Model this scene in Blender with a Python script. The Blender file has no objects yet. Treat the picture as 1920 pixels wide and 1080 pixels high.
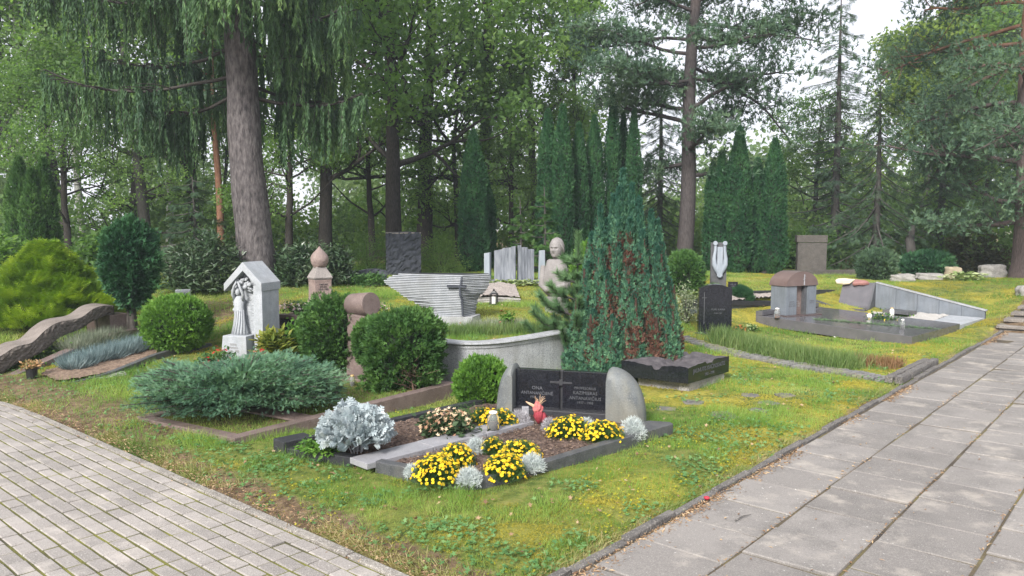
import bpy, bmesh, math, random
import numpy as np
from mathutils import Vector, Matrix

# ------------------------------------------------------------------ camera, sky, sun, exposure
scene = bpy.context.scene
C = scene.collection
CAM_H, FPX = 1.7, 1450.0
PITCH = math.atan(110 / FPX)
cam_d = bpy.data.cameras.new("camera")
cam = bpy.data.objects.new("camera", cam_d)
C.objects.link(cam)
cam.location = (0, 0, CAM_H)
cam.rotation_euler = (math.pi / 2 - PITCH, 0, 0)
cam_d.sensor_width = 36
cam_d.lens = 36 * FPX / 1920
cam_d.clip_start, cam_d.clip_end = 0.05, 2000
scene.camera = cam

SUN_EL, SUN_AZ = math.radians(36), math.radians(205)   # azimuth clockwise from +Y
world = bpy.data.worlds.new("World")
scene.world = world
world.use_nodes = True
wn = world.node_tree.nodes
wl = world.node_tree.links
bg = wn["Background"]
sky = wn.new("ShaderNodeTexSky")
sky.sky_type = 'NISHITA'
sky.sun_disc = False
sky.sun_elevation = SUN_EL
sky.sun_rotation = SUN_AZ
sky.air_density, sky.dust_density, sky.ozone_density = 1.0, 4.0, 1.0
cloud = wn.new("ShaderNodeMixRGB")
cloud.inputs[0].default_value = 0.8
cloud.inputs[2].default_value = (8.3, 8.3, 8.9, 1)     # the even white cloud layer
wl.new(sky.outputs[0], cloud.inputs[1])
wl.new(cloud.outputs[0], bg.inputs[0])
bg.inputs[1].default_value = 0.085

sl = bpy.data.lights.new("sun", 'SUN')
sl.energy = 3.2
sl.angle = math.radians(17)
sl.color = (1.0, 0.96, 0.91)
sun = bpy.data.objects.new("sun", sl)
C.objects.link(sun)
sd = Vector((math.sin(SUN_AZ) * math.cos(SUN_EL), math.cos(SUN_AZ) * math.cos(SUN_EL), math.sin(SUN_EL)))
sun.rotation_euler = sd.to_track_quat('Z', 'Y').to_euler()
sun.location = sd * 30
scene.view_settings.view_transform = 'Standard'
scene.view_settings.look = 'None'
scene.view_settings.gamma = 1
scene.view_settings.exposure = 1.05
scene.render.engine = 'CYCLES'
cy = scene.cycles
cy.max_bounces = 7
cy.diffuse_bounces = 5
cy.glossy_bounces = 3
cy.transmission_bounces = 4
cy.transparent_max_bounces = 6
cy.caustics_reflective = cy.caustics_refractive = False
cy.use_denoising = True
cy.sample_clamp_indirect = 1.5
cy.sample_clamp_direct = 8

# ------------------------------------------------------------------ frames and picture-to-place helpers
AZ = math.radians(41.0)
UD = np.array([math.sin(AZ), math.cos(AZ)])       # along the slab path
VD = np.array([-math.cos(AZ), math.sin(AZ)])      # along the brick path
CO = np.array([-0.067, 3.301])                    # corner where the two lawn edges meet

def ray(px, py):
    a = (px - 960) / FPX
    b = (540 - py) / FPX
    return np.array([a, math.cos(PITCH) + b * math.sin(PITCH), -math.sin(PITCH) + b * math.cos(PITCH)])

def P(px, py, Y):
    d = ray(px, py)
    t = Y / d[1]
    return Vector((d[0] * t, Y, CAM_H + d[2] * t))

def g0(px, py, z=0.0):
    d = ray(px, py)
    t = (z - CAM_H) / d[2]
    return (d[0] * t, d[1] * t)

def UV(u, v, z=0.0):
    return Vector((CO[0] + UD[0] * u + VD[0] * v, CO[1] + UD[1] * u + VD[1] * v, z))

def uvof(x, y):
    dx, dy = x - CO[0], y - CO[1]
    return dx * UD[0] + dy * UD[1], dx * VD[0] + dy * VD[1]

# terrain: a smooth surface through surveyed points (picture x, picture y, distance)
surv = [(895, 925, 4.88), (1270, 812, 6.4), (1290, 742, 7.9), (1170, 700, 9.0), (830, 708, 8.7), (440, 835, 6.05),
        (840, 745, 7.9), (960, 690, 9.0),
        (925, 572, 12), (960, 530, 15), (850, 542, 14), (755, 518, 17), (600, 582, 11), (480, 528, 14), (420, 600, 11.5),
        (400, 560, 13), (450, 672, 9.4), (330, 655, 9.8), (265, 622, 10.8), (10, 702, 8.8), (230, 635, 10.6), (60, 712, 8.4),
        (60, 560, 15), (-150, 620, 11), (1330, 630, 11.8), (1275, 637, 11.2), (1660, 718, 8.45), (1710, 645, 11.4),
        (1410, 605, 13.2), (1640, 545, 16.5), (1750, 568, 15.8), (1862, 592, 14.8), (1890, 545, 16.2), (1700, 522, 19),
        (1850, 517, 20), (1915, 520, 20), (1520, 512, 22), (1400, 516, 19), (1370, 580, 13.6), (1290, 560, 14),
        (700, 545, 14), (1120, 545, 14), (1000, 600, 10.6), (1080, 610, 10.8), (1480, 550, 16)]
pts = [tuple(P(*s)) for s in surv]
for u in np.arange(0, 12.6, 1.4):
    pts.append(tuple(UV(u, 0.0, 0.0)))
for v in np.arange(1, 12, 1.4):
    pts.append(tuple(UV(0.0, v, 0.0)))
pts += [(-30, 20, .2), (30, 30, .8), (0, 32, .9), (-20, 34, .6), (18, 32, .7), (-15, 5, -.05), (0, 60, .8), (-60, 60, 0), (60, 60, .5),
        tuple(UV(13.4, -.5, .25)), tuple(UV(15, -1, .62)), tuple(UV(20, -4, .7)), tuple(UV(14.5, -4, .55))]
TP = np.array(pts)
def tps_k(r2):
    return np.where(r2 > 1e-9, 0.5 * r2 * np.log(np.maximum(r2, 1e-9)), 0)
n_ = len(TP)
A_ = np.zeros((n_ + 3, n_ + 3))
A_[:n_, :n_] = tps_k(((TP[:, None, :2] - TP[None, :, :2]) ** 2).sum(-1)) + np.eye(n_) * 0.25
A_[:n_, n_] = 1; A_[:n_, n_ + 1:] = TP[:, :2]
A_[n_, :n_] = 1; A_[n_ + 1:, :n_] = TP[:, :2].T
TW = np.linalg.solve(A_, np.concatenate([TP[:, 2], np.zeros(3)]))

def sstep(a, b, x):
    t = np.clip((x - a) / (b - a), 0, 1)
    return t * t * (3 - 2 * t)

def left_edge(v):                                   # the brick path bends away beyond v = 5.4
    return -0.05 * np.maximum(0, v - 5.4) ** 2

# terrace wall arc (plan points, from its left end to its right end)
WALL_PX = [(812, 712, 8.55), (860, 714, 8.35), (920, 711, 8.35), (985, 702, 8.6), (1050, 690, 9.0), (1100, 678, 9.4)]
WALL = np.array([tuple(P(*s)) for s in WALL_PX])

def H(x, y):
    x = np.atleast_1d(np.asarray(x, float)); y = np.atleast_1d(np.asarray(y, float))
    z = np.full(x.shape, TW[n_]) + TW[n_ + 1] * x + TW[n_ + 2] * y
    for i in range(n_):
        z += TW[i] * tps_k((x - TP[i, 0]) ** 2 + (y - TP[i, 1]) ** 2)
    far = sstep(45, 70, np.hypot(x, y))
    z = z * (1 - far) + 0.8 * far
    # raised soil behind the terrace wall
    wy = np.interp(x, WALL[:, 0], WALL[:, 1])
    inside = sstep(.08, .3, y - wy) * sstep(-.95, -.75, x) * (1 - sstep(1.0, 1.5, x)) * (1 - sstep(1.6, 3.0, y - wy))
    z = z + inside * np.maximum(0, 0.42 - z)
    u, v = uvof(x, y)
    k1 = sstep(-.05, .5, v)
    k2 = sstep(-.05, .5, u - left_edge(v))
    onr = (1 - k1) * (1 - sstep(12.5, 12.7, u))
    onl = (1 - k2)
    return z * (1 - onr) * (1 - onl) - .045 * np.maximum(onr, onl)

def hz(x, y):
    return float(H(x, y)[0])

def G(px, py):                                      # where the line of sight meets the ground
    d = ray(px, py)
    ts = np.linspace(2.5, 60, 1200)
    zz = CAM_H + d[2] * ts - H(d[0] * ts, d[1] * ts)
    i = np.argmax(zz < 0)
    if zz[i] >= 0: i = len(ts) - 1
    t = ts[i - 1] + (ts[i] - ts[i - 1]) * zz[i - 1] / (zz[i - 1] - zz[i] + 1e-9)
    return Vector((d[0] * t, d[1] * t, CAM_H + d[2] * t))

def vnoise(x, y, s, seed=0):
    x = np.asarray(x) * s + 100; y = np.asarray(y) * s + 100
    T = np.random.default_rng(seed).random((256, 256))
    xi = np.floor(x).astype(int); yi = np.floor(y).astype(int)
    fx = x - xi; fy = y - yi
    fx = fx * fx * (3 - 2 * fx); fy = fy * fy * (3 - 2 * fy)
    a = T[xi % 256, yi % 256]; b = T[(xi + 1) % 256, yi % 256]
    c = T[xi % 256, (yi + 1) % 256]; d = T[(xi + 1) % 256, (yi + 1) % 256]
    return (a * (1 - fx) + b * fx) * (1 - fy) + (c * (1 - fx) + d * fx) * fy

def inpoly(x, y, poly):
    r = np.zeros(x.shape, bool)
    j = len(poly) - 1
    for i in range(len(poly)):
        xi, yi = poly[i][0], poly[i][1]; xj, yj = poly[j][0], poly[j][1]
        r ^= ((yi > y) != (yj > y)) & (x < (xj - xi) * (y - yi) / (yj - yi + 1e-12) + xi)
        j = i
    return r

# ------------------------------------------------------------------ object helpers
def tag(o, label=None, cat=None, group=None, kind=None):
    if label: o['label'] = label
    if cat: o['category'] = cat
    if group: o['group'] = group
    if kind: o['kind'] = kind
    return o

def thing(name, loc, label, cat, group=None, az=0.0):
    """Empty at the base of a thing; local +X points along compass azimuth az+90, local +Y along az."""
    o = bpy.data.objects.new(name, None)
    o.empty_display_size = .1
    o.location = loc
    o.rotation_euler = (0, 0, -math.radians(az))
    C.objects.link(o)
    return tag(o, label, cat, group)

def link(name, me, m, parent=None, smooth=False):
    o = bpy.data.objects.new(name, me)
    if m is not None: me.materials.append(m)
    if parent is not None: o.parent = parent
    C.objects.link(o)
    me.polygons.foreach_set("use_smooth", np.full(len(me.polygons), bool(smooth)))
    return o

def arrmesh(name, V, faces_flat, starts, totals, rnd=None):
    me = bpy.data.meshes.new(name)
    me.vertices.add(len(V)); me.vertices.foreach_set("co", np.ascontiguousarray(V, dtype=np.float32).ravel())
    me.loops.add(len(faces_flat)); me.loops.foreach_set("vertex_index", np.asarray(faces_flat, dtype=np.int32))
    me.polygons.add(len(starts)); me.polygons.foreach_set("loop_start", np.asarray(starts, dtype=np.int32))
    try: me.polygons.foreach_set("loop_total", np.asarray(totals, dtype=np.int32))
    except Exception: pass
    if rnd is not None:
        at = me.attributes.new("rnd", 'FLOAT', 'POINT')
        at.data.foreach_set("value", np.asarray(rnd, dtype=np.float32))
    me.update(calc_edges=True)
    return me

class MB:
    """Collects shapes, then links them as one mesh."""
    def __init__(s): s.v = []; s.f = []
    def add(s, vs, fs):
        b = len(s.v); s.v += [tuple(v) for v in vs]; s.f += [[i + b for i in f] for f in fs]; return s
    def box(s, c, size, rot=None, taper=1.0):
        vs = []
        for z in (-.5, .5):
            k = 1 if z < 0 else taper
            for x, y in ((-.5, -.5), (.5, -.5), (.5, .5), (-.5, .5)):
                p = Vector((x * size[0] * k, y * size[1] * k, z * size[2]))
                if rot: p = rot @ p
                vs.append(p + Vector(c))
        return s.add(vs, [(0, 3, 2, 1), (4, 5, 6, 7), (0, 1, 5, 4), (1, 2, 6, 5), (2, 3, 7, 6), (3, 0, 4, 7)])
    def beam(s, a, b, w, h, off=0.0):
        """box along a-b, bottoms at a and b, height h."""
        a, b = Vector(a), Vector(b)
        d = (b - a); t = Vector((-d.y, d.x, 0)).normalized() * (w / 2)
        o = Vector((-d.y, d.x, 0)).normalized() * off
        vs = [a - t + o, b - t + o, b + t + o, a + t + o]
        vs += [v + Vector((0, 0, h)) for v in vs]
        return s.add(vs, [(0, 3, 2, 1), (4, 5, 6, 7), (0, 1, 5, 4), (1, 2, 6, 5), (2, 3, 7, 6), (3, 0, 4, 7)])
    def prism(s, poly, a, b, axis='z'):
        """poly: list of 2D points; extruded between a and b along axis."""
        n = len(poly)
        def mk(p, t):
            return {'z': (p[0], p[1], t), 'y': (p[0], t, p[1]), 'x': (t, p[0], p[1])}[axis]
        vs = [mk(p, a) for p in poly] + [mk(p, b) for p in poly]
        fs = [tuple(range(n))[::-1], tuple(range(n, 2 * n))] + [(i, (i + 1) % n, n + (i + 1) % n, n + i) for i in range(n)]
        return s.add(vs, fs)
    def lathe(s, prof, seg=16, c=(0, 0, 0), sx=1, sy=1):
        n = len(prof); vs = []; fs = []
        for r, z in prof:
            for k in range(seg):
                a = 2 * math.pi * k / seg
                vs.append((c[0] + r * math.cos(a) * sx, c[1] + r * math.sin(a) * sy, c[2] + z))
        for i in range(n - 1):
            for k in range(seg):
                k2 = (k + 1) % seg
                fs.append((i * seg + k, i * seg + k2, (i + 1) * seg + k2, (i + 1) * seg + k))
        fs.append(tuple(range(seg))[::-1]); fs.append(tuple((n - 1) * seg + k for k in range(seg)))
        return s.add(vs, fs)
    def tube(s, pts, rad, seg=6):
        pts = [Vector(p) for p in pts]
        if not hasattr(rad, '__len__'): rad = [rad] * len(pts)
        vs = []; fs = []
        for i, p in enumerate(pts):
            d = (pts[min(i + 1, len(pts) - 1)] - pts[max(i - 1, 0)]).normalized()
            a = d.orthogonal().normalized() if i == 0 else (a - d * a.dot(d)).normalized()
            b = d.cross(a)
            for k in range(seg):
                t = 2 * math.pi * k / seg
                vs.append(p + (a * math.cos(t) + b * math.sin(t)) * rad[i])
        for i in range(len(pts) - 1):
            for k in range(seg):
                k2 = (k + 1) % seg
                fs.append((i * seg + k, i * seg + k2, (i + 1) * seg + k2, (i + 1) * seg + k))
        fs.append(tuple(range(seg))[::-1]); fs.append(tuple((len(pts) - 1) * seg + k for k in range(seg)))
        return s.add(vs, fs)
    def sphere(s, c, r, sc=(1, 1, 1), seg=12, rings=8):
        prof = [(max(1e-4, math.sin(math.pi * i / rings)) * r, -math.cos(math.pi * i / rings) * r * sc[2]) for i in range(rings + 1)]
        return s.lathe(prof, seg, c, sc[0], sc[1])
    def build(s, name, m, parent=None, smooth=False, bevel=0.0, rough=0.0, cuts=0, seed=1, autosm=None):
        me = bpy.data.meshes.new(name)
        bm = bmesh.new()
        vs = [bm.verts.new(v) for v in s.v]
        for f in s.f:
            try: bm.faces.new([vs[i] for i in f])
            except ValueError: pass
        bmesh.ops.remove_doubles(bm, verts=bm.verts, dist=1e-5)
        bmesh.ops.recalc_face_normals(bm, faces=bm.faces)
        if bevel and not cuts:
            es = [e for e in bm.edges if len(e.link_faces) == 2 and e.calc_face_angle(0) > .5]
            bmesh.ops.bevel(bm, geom=es, offset=bevel, segments=2, affect='EDGES', profile=.6)
        if cuts:
            bmesh.ops.subdivide_edges(bm, edges=bm.edges, cuts=cuts, use_grid_fill=True)
        if rough:
            bm.normal_update()
            r = random.Random(seed)
            for v in bm.verts:
                v.co += v.normal * (r.uniform(-1, 1) * rough) + Vector((r.uniform(-1, 1), r.uniform(-1, 1), r.uniform(-1, 1))) * rough * .5
        bm.to_mesh(me); bm.free()
        o = link(name, me, m, parent, smooth)
        if autosm:
            me.polygons.foreach_set("use_smooth", np.ones(len(me.polygons), bool))
            try: me.set_sharp_from_angle(angle=math.radians(autosm))
            except Exception: pass
        return o

def text_part(name, body, size, m, parent, loc, rot, depth=.0015, align='CENTER'):
    cu = bpy.data.curves.new(name, 'FONT')
    cu.body = body; cu.size = size; cu.extrude = depth; cu.align_x = align; cu.align_y = 'CENTER'
    cu.resolution_u = 2
    t = bpy.data.objects.new(name + "_tmp", cu)
    C.objects.link(t)
    dg = bpy.context.evaluated_depsgraph_get()
    me = bpy.data.meshes.new_from_object(t.evaluated_get(dg))
    bpy.data.objects.remove(t)
    bpy.data.curves.remove(cu)
    me.materials.clear()
    o = link(name, me, m, parent)
    o.location = loc; o.rotation_euler = rot
    return o

def copy_thing(o, loc=None, label=None, rz=None, scale=None, group=None):
    r = o.copy(); C.objects.link(r)
    if loc is not None: r.location = loc
    if label: r['label'] = label
    if group: r['group'] = group
    if rz is not None: r.rotation_euler = (o.rotation_euler[0], o.rotation_euler[1], rz)
    if scale is not None: r.scale = scale if hasattr(scale, '__len__') else (scale,) * 3
    for ch in list(o.children):
        c = ch.copy(); C.objects.link(c); c.parent = r
        for g in list(ch.children):
            d = g.copy(); C.objects.link(d); d.parent = c
    return r

# ------------------------------------------------------------------ materials
def lin(c):
    return tuple(c) + (1,) if len(c) == 3 else tuple(c)

def mat(name, cols, scale=5, rough=.7, bump=0.0, bscale=None, spec=.4, speck=None, speck_scale=300, speck_lim=.6,
        stretch=None, coat=0.0, detail=6, pos=None, big=None, streak=None):
    m = bpy.data.materials.new(name); m.use_nodes = True
    nt = m.node_tree; N = nt.nodes; L = nt.links
    b = N["Principled BSDF"]
    b.inputs["Roughness"].default_value = rough
    b.inputs["Specular IOR Level"].default_value = spec
    b.inputs["Coat Weight"].default_value = coat
    b.inputs["Coat Roughness"].default_value = .08
    tc = N.new("ShaderNodeTexCoord"); src = tc.outputs["Object"]
    if stretch:
        mp = N.new("ShaderNodeMapping"); mp.inputs["Scale"].default_value = stretch
        L.new(src, mp.inputs[0]); src = mp.outputs[0]
    n = N.new("ShaderNodeTexNoise"); n.inputs["Scale"].default_value = scale; n.inputs["Detail"].default_value = detail
    n.inputs["Roughness"].default_value = .6
    L.new(src, n.inputs[0])
    r = N.new("ShaderNodeValToRGB"); L.new(n.outputs[0], r.inputs[0])
    el = r.color_ramp.elements
    if pos is None: pos = [.5] if len(cols) == 1 else [.33 + .34 * i / (len(cols) - 1) for i in range(len(cols))]
    el[0].position = pos[0]; el[0].color = lin(cols[0])
    if len(cols) == 1: el[1].position = 1; el[1].color = lin(cols[0])
    else:
        el[1].position = pos[1]; el[1].color = lin(cols[1])
        for i in range(2, len(cols)):
            e = el.new(pos[i]); e.color = lin(cols[i])
    col = r.outputs[0]
    if speck is not None:
        s = N.new("ShaderNodeTexNoise"); s.inputs["Scale"].default_value = speck_scale; s.inputs["Detail"].default_value = 2
        L.new(tc.outputs["Object"], s.inputs[0])
        rr = N.new("ShaderNodeValToRGB"); rr.color_ramp.elements[0].position = speck_lim - .05; rr.color_ramp.elements[1].position = speck_lim + .05
        L.new(s.outputs[0], rr.inputs[0])
        mx = N.new("ShaderNodeMixRGB"); mx.inputs[2].default_value = lin(speck)
        L.new(rr.outputs[0], mx.inputs[0]); L.new(col, mx.inputs[1]); col = mx.outputs[0]
    if big is not None:                              # large stains and weathering
        s = N.new("ShaderNodeTexNoise"); s.inputs["Scale"].default_value = big[1]; s.inputs["Detail"].default_value = 5
        L.new(src, s.inputs[0])
        rr = N.new("ShaderNodeValToRGB"); rr.color_ramp.elements[0].position = .48; rr.color_ramp.elements[1].position = .68
        L.new(s.outputs[0], rr.inputs[0])
        mul = N.new("ShaderNodeMath"); mul.operation = 'MULTIPLY'; mul.inputs[1].default_value = big[2]
        L.new(rr.outputs[0], mul.inputs[0])
        mx = N.new("ShaderNodeMixRGB"); mx.inputs[2].default_value = lin(big[0])
        L.new(mul.outputs[0], mx.inputs[0]); L.new(col, mx.inputs[1]); col = mx.outputs[0]
    if streak is not None:                           # rain streaks running down
        mp2 = N.new("ShaderNodeMapping"); mp2.inputs["Scale"].default_value = (9, 9, .9)
        L.new(tc.outputs["Object"], mp2.inputs[0])
        s = N.new("ShaderNodeTexNoise"); s.inputs["Scale"].default_value = 1.6; s.inputs["Detail"].default_value = 6; s.inputs["Roughness"].default_value = .65
        L.new(mp2.outputs[0], s.inputs[0])
        rr = N.new("ShaderNodeValToRGB"); rr.color_ramp.elements[0].position = .45; rr.color_ramp.elements[1].position = .7
        L.new(s.outputs[0], rr.inputs[0])
        mul = N.new("ShaderNodeMath"); mul.operation = 'MULTIPLY'; mul.inputs[1].default_value = streak[1]
        L.new(rr.outputs[0], mul.inputs[0])
        mx = N.new("ShaderNodeMixRGB"); mx.inputs[2].default_value = lin(streak[0])
        L.new(mul.outputs[0], mx.inputs[0]); L.new(col, mx.inputs[1]); col = mx.outputs[0]
    L.new(col, b.inputs["Base Color"])
    if bump:
        bn = N.new("ShaderNodeTexNoise"); bn.inputs["Scale"].default_value = bscale or scale * 4; bn.inputs["Detail"].default_value = 6
        L.new(src, bn.inputs[0])
        bp = N.new("ShaderNodeBump"); bp.inputs["Strength"].default_value = min(1, bump); bp.inputs["Distance"].default_value = .02 * max(1, bump)
        L.new(bn.outputs[0], bp.inputs["Height"]); L.new(bp.outputs[0], b.inputs["Normal"])
    return m

def leafmat(name, cols, trans=.3, rough=.55, spec=.3, nscale=1.2, nmix=.5, tcol=None, objvar=.0):
    """foliage: colour varies leaf by leaf (rnd attribute) and in clumps (noise)."""
    m = bpy.data.materials.new(name); m.use_nodes = True
    nt = m.node_tree; N = nt.nodes; L = nt.links
    b = N["Principled BSDF"]; out = N["Material Output"]
    b.inputs["Roughness"].default_value = rough
    b.inputs["Specular IOR Level"].default_value = spec
    at = N.new("ShaderNodeAttribute"); at.attribute_name = "rnd"
    tc = N.new("ShaderNodeTexCoord")
    n = N.new("ShaderNodeTexNoise"); n.inputs["Scale"].default_value = nscale; n.inputs["Detail"].default_value = 3
    L.new(tc.outputs["Object"], n.inputs[0])
    mr = N.new("ShaderNodeMapRange"); mr.inputs[1].default_value = .3; mr.inputs[2].default_value = .7
    L.new(n.outputs[0], mr.inputs[0])
    mx = N.new("ShaderNodeMix"); mx.inputs[0].default_value = nmix
    L.new(at.outputs["Fac"], mx.inputs[2]); L.new(mr.outputs[0], mx.inputs[3])
    fac = mx.outputs[0]
    if objvar:
        oi = N.new("ShaderNodeObjectInfo")
        ma = N.new("ShaderNodeMath"); ma.operation = 'MULTIPLY_ADD'; ma.inputs[1].default_value = objvar; 
        mb_ = N.new("ShaderNodeMath"); mb_.operation = 'SUBTRACT'; mb_.inputs[1].default_value = .5
        L.new(oi.outputs["Random"], mb_.inputs[0]); L.new(mb_.outputs[0], ma.inputs[0]); L.new(fac, ma.inputs[2]); fac = ma.outputs[0]
    r = N.new("ShaderNodeValToRGB"); el = r.color_ramp.elements
    el[0].position = 0.1; el[0].color = lin(cols[0]); el[1].position = .9; el[1].color = lin(cols[-1])
    for i in range(1, len(cols) - 1):
        e = el.new(.1 + .8 * i / (len(cols) - 1)); e.color = lin(cols[i])
    L.new(fac, r.inputs[0]); L.new(r.outputs[0], b.inputs["Base Color"])
    if trans:
        t = N.new("ShaderNodeBsdfTranslucent")
        hs = N.new("ShaderNodeMixRGB"); hs.blend_type = 'MULTIPLY'; hs.inputs[0].default_value = 1
        hs.inputs[2].default_value = lin(tcol or (1.25, 1.35, .6))
        L.new(r.outputs[0], hs.inputs[1]); L.new(hs.outputs[0], t.inputs[0])
        ms = N.new("ShaderNodeMixShader"); ms.inputs[0].default_value = trans
        L.new(b.outputs[0], ms.inputs[1]); L.new(t.outputs[0], ms.inputs[2]); L.new(ms.outputs[0], out.inputs[0])
    return m

def glassmat(name, col, rough=.03):
    m = bpy.data.materials.new(name); m.use_nodes = True
    b = m.node_tree.nodes["Principled BSDF"]
    b.inputs["Base Color"].default_value = lin(col); b.inputs["Roughness"].default_value = rough
    b.inputs["Transmission Weight"].default_value = .85; b.inputs["IOR"].default_value = 1.2
    return m

# ------------------------------------------------------------------ foliage in bulk (numpy)
def unit(a):
    return a / np.maximum(np.linalg.norm(a, axis=-1, keepdims=True), 1e-9)

BLADE = ([(0, -.5, 0), (0, .5, 0), (1, 0, 0)], [(0, 1, 2)])
BENT = ([(0, -.5, 0), (0, .5, 0), (.55, .4, .0), (.55, -.4, .0), (1, 0, -.18)], [(0, 1, 2, 3), (3, 2, 4)])
LEAF = ([(0, 0, 0), (.42, -.5, .08), (1, 0, 0), (.42, .5, .08)], [(0, 1, 2), (0, 2, 3)])
def _fan(n, spread, tip=.13, lens=None):
    v = []; f = []
    for i in range(n):
        a = spread * (i / (n - 1) - .5) * 2
        l = 1 - .35 * abs(a / spread) if lens is None else lens[i]
        cx, cy_ = math.cos(a), math.sin(a)
        b = len(v)
        o = .1 * i / n
        v += [(o, 0, 0), (l * .6 * cx - tip * cy_, l * .6 * cy_ + tip * cx, .03 * (-1) ** i), (l * cx, l * cy_, 0), (l * .6 * cx + tip * cy_, l * .6 * cy_ - tip * cx, 0)]
        f.append((b, b + 1, b + 2, b + 3))
    return v, f
FAN = _fan(5, .95, .11)
FAN3 = _fan(3, .7, .15)
def _feather(k, w=.5):
    v = [(0, -.02, 0), (1, 0, 0), (0, .02, 0)]; f = [(0, 1, 2)]
    for i in range(k):
        x = .12 + .75 * i / k
        for s in (-1, 1):
            l = w * (1 - .65 * i / k)
            b = len(v)
            v += [(x, 0, 0), (x + .1, 0, .0), (x + l * .9, s * l * .8, -.04)]
            f.append((b, b + 1, b + 2))
    return v, f
FEATHER = _feather(4)
def _star():
    v = []
    for i in range(10):
        a = -math.pi + 2 * math.pi * i / 10
        r = .5 if i % 2 == 1 or i == 0 else .24
        if i == 0: r = .08
        v.append((.5 + r * math.cos(a), r * math.sin(a), .06 * (i % 2)))
    return v, [tuple(range(10))]
STAR = _star()
def _tuft(n, seed=0, spread=.9, w=.045):
    r = random.Random(seed); v = []; f = []
    for i in range(n):
        a = r.uniform(0, 6.28); e = r.uniform(.15, spread); l = r.uniform(.75, 1)
        d = Vector((math.cos(e), math.sin(e) * math.cos(a), math.sin(e) * math.sin(a)))
        s = d.orthogonal().normalized() * w
        s = Matrix.Rotation(r.uniform(0, 3.14), 3, d) @ s
        o = Vector((r.uniform(-.3, .3), 0, 0)); b = len(v)
        v += [tuple(o - s), tuple(o + s), tuple(o + d * l)]
        f.append((b, b + 1, b + 2))
    return v, f
TUFT = _tuft(11)
TUFTW = _tuft(8, 3, 1.0, .09)
def _disc(n=6):
    v = [(.5 + .5 * math.cos(6.2832 * i / n), .5 * math.sin(6.2832 * i / n), .0) for i in range(n)] + [(.5, 0, .22)]
    return v, [(i, (i + 1) % n, n) for i in range(n)]
DISC = _disc()

def foliage(name, tpl, Pp, D, N, L, W, m, parent=None, rnd=None, seed=0, xf=None, link_=True):
    Pp = np.asarray(Pp, float); n = len(Pp)
    rg = np.random.default_rng(seed + 77)
    D = unit(np.asarray(D, float)); N = np.asarray(N, float)
    S = unit(np.cross(N, D)); N2 = np.cross(D, S)
    tv = np.array(tpl[0]); k = len(tv)
    L = np.broadcast_to(np.asarray(L, float), (n,)); W = np.broadcast_to(np.asarray(W, float), (n,))
    V = Pp[:, None, :] + D[:, None, :] * (tv[None, :, 0:1] * L[:, None, None]) + S[:, None, :] * (tv[None, :, 1:2] * W[:, None, None]) \
        + N2[:, None, :] * (tv[None, :, 2:3] * L[:, None, None])
    fl = np.concatenate([np.array(f) for f in tpl[1]]); tot = np.array([len(f) for f in tpl[1]])
    F = (fl[None, :] + (np.arange(n) * k)[:, None]).ravel()
    T = np.tile(tot, n); St = np.concatenate([[0], np.cumsum(T)[:-1]])
    if rnd is None: rnd = rg.random(n)
    me = arrmesh(name, V.reshape(-1, 3), F, St, T, np.repeat(rnd, k))
    if not link_: return me
    return link(name, me, m, parent)

def tubes(name, branches, m, parent=None, seg=6):
    Vs = []; Fs = []; base = 0
    for pts, rad in branches:
        pts = np.asarray(pts, float); rad = np.asarray(rad, float); k = len(pts)
        d = unit(np.gradient(pts, axis=0))
        ref = np.array([1, 0, 0]) if abs(d[0][0]) < .8 else np.array([0, 1, 0])
        a = unit(np.cross(d, ref)); b = np.cross(d, a)
        t = np.arange(seg) * 2 * math.pi / seg
        ring = pts[:, None, :] + (a[:, None, :] * np.cos(t)[None, :, None] + b[:, None, :] * np.sin(t)[None, :, None]) * rad[:, None, None]
        Vs.append(ring.reshape(-1, 3))
        i = np.arange(k - 1)[:, None]; j = np.arange(seg)[None, :]; j2 = (j + 1) % seg
        Fs.append((np.stack([i * seg + j, i * seg + j2, (i + 1) * seg + j2, (i + 1) * seg + j], -1) + base).reshape(-1, 4))
        base += k * seg
    V = np.concatenate(Vs); F = np.concatenate(Fs)
    me = arrmesh(name, V, F.ravel(), np.arange(len(F)) * 4, np.full(len(F), 4))
    return link(name, me, m, parent, smooth=True)

def rdir(rg, n):
    return unit(rg.normal(size=(n, 3)))
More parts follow.
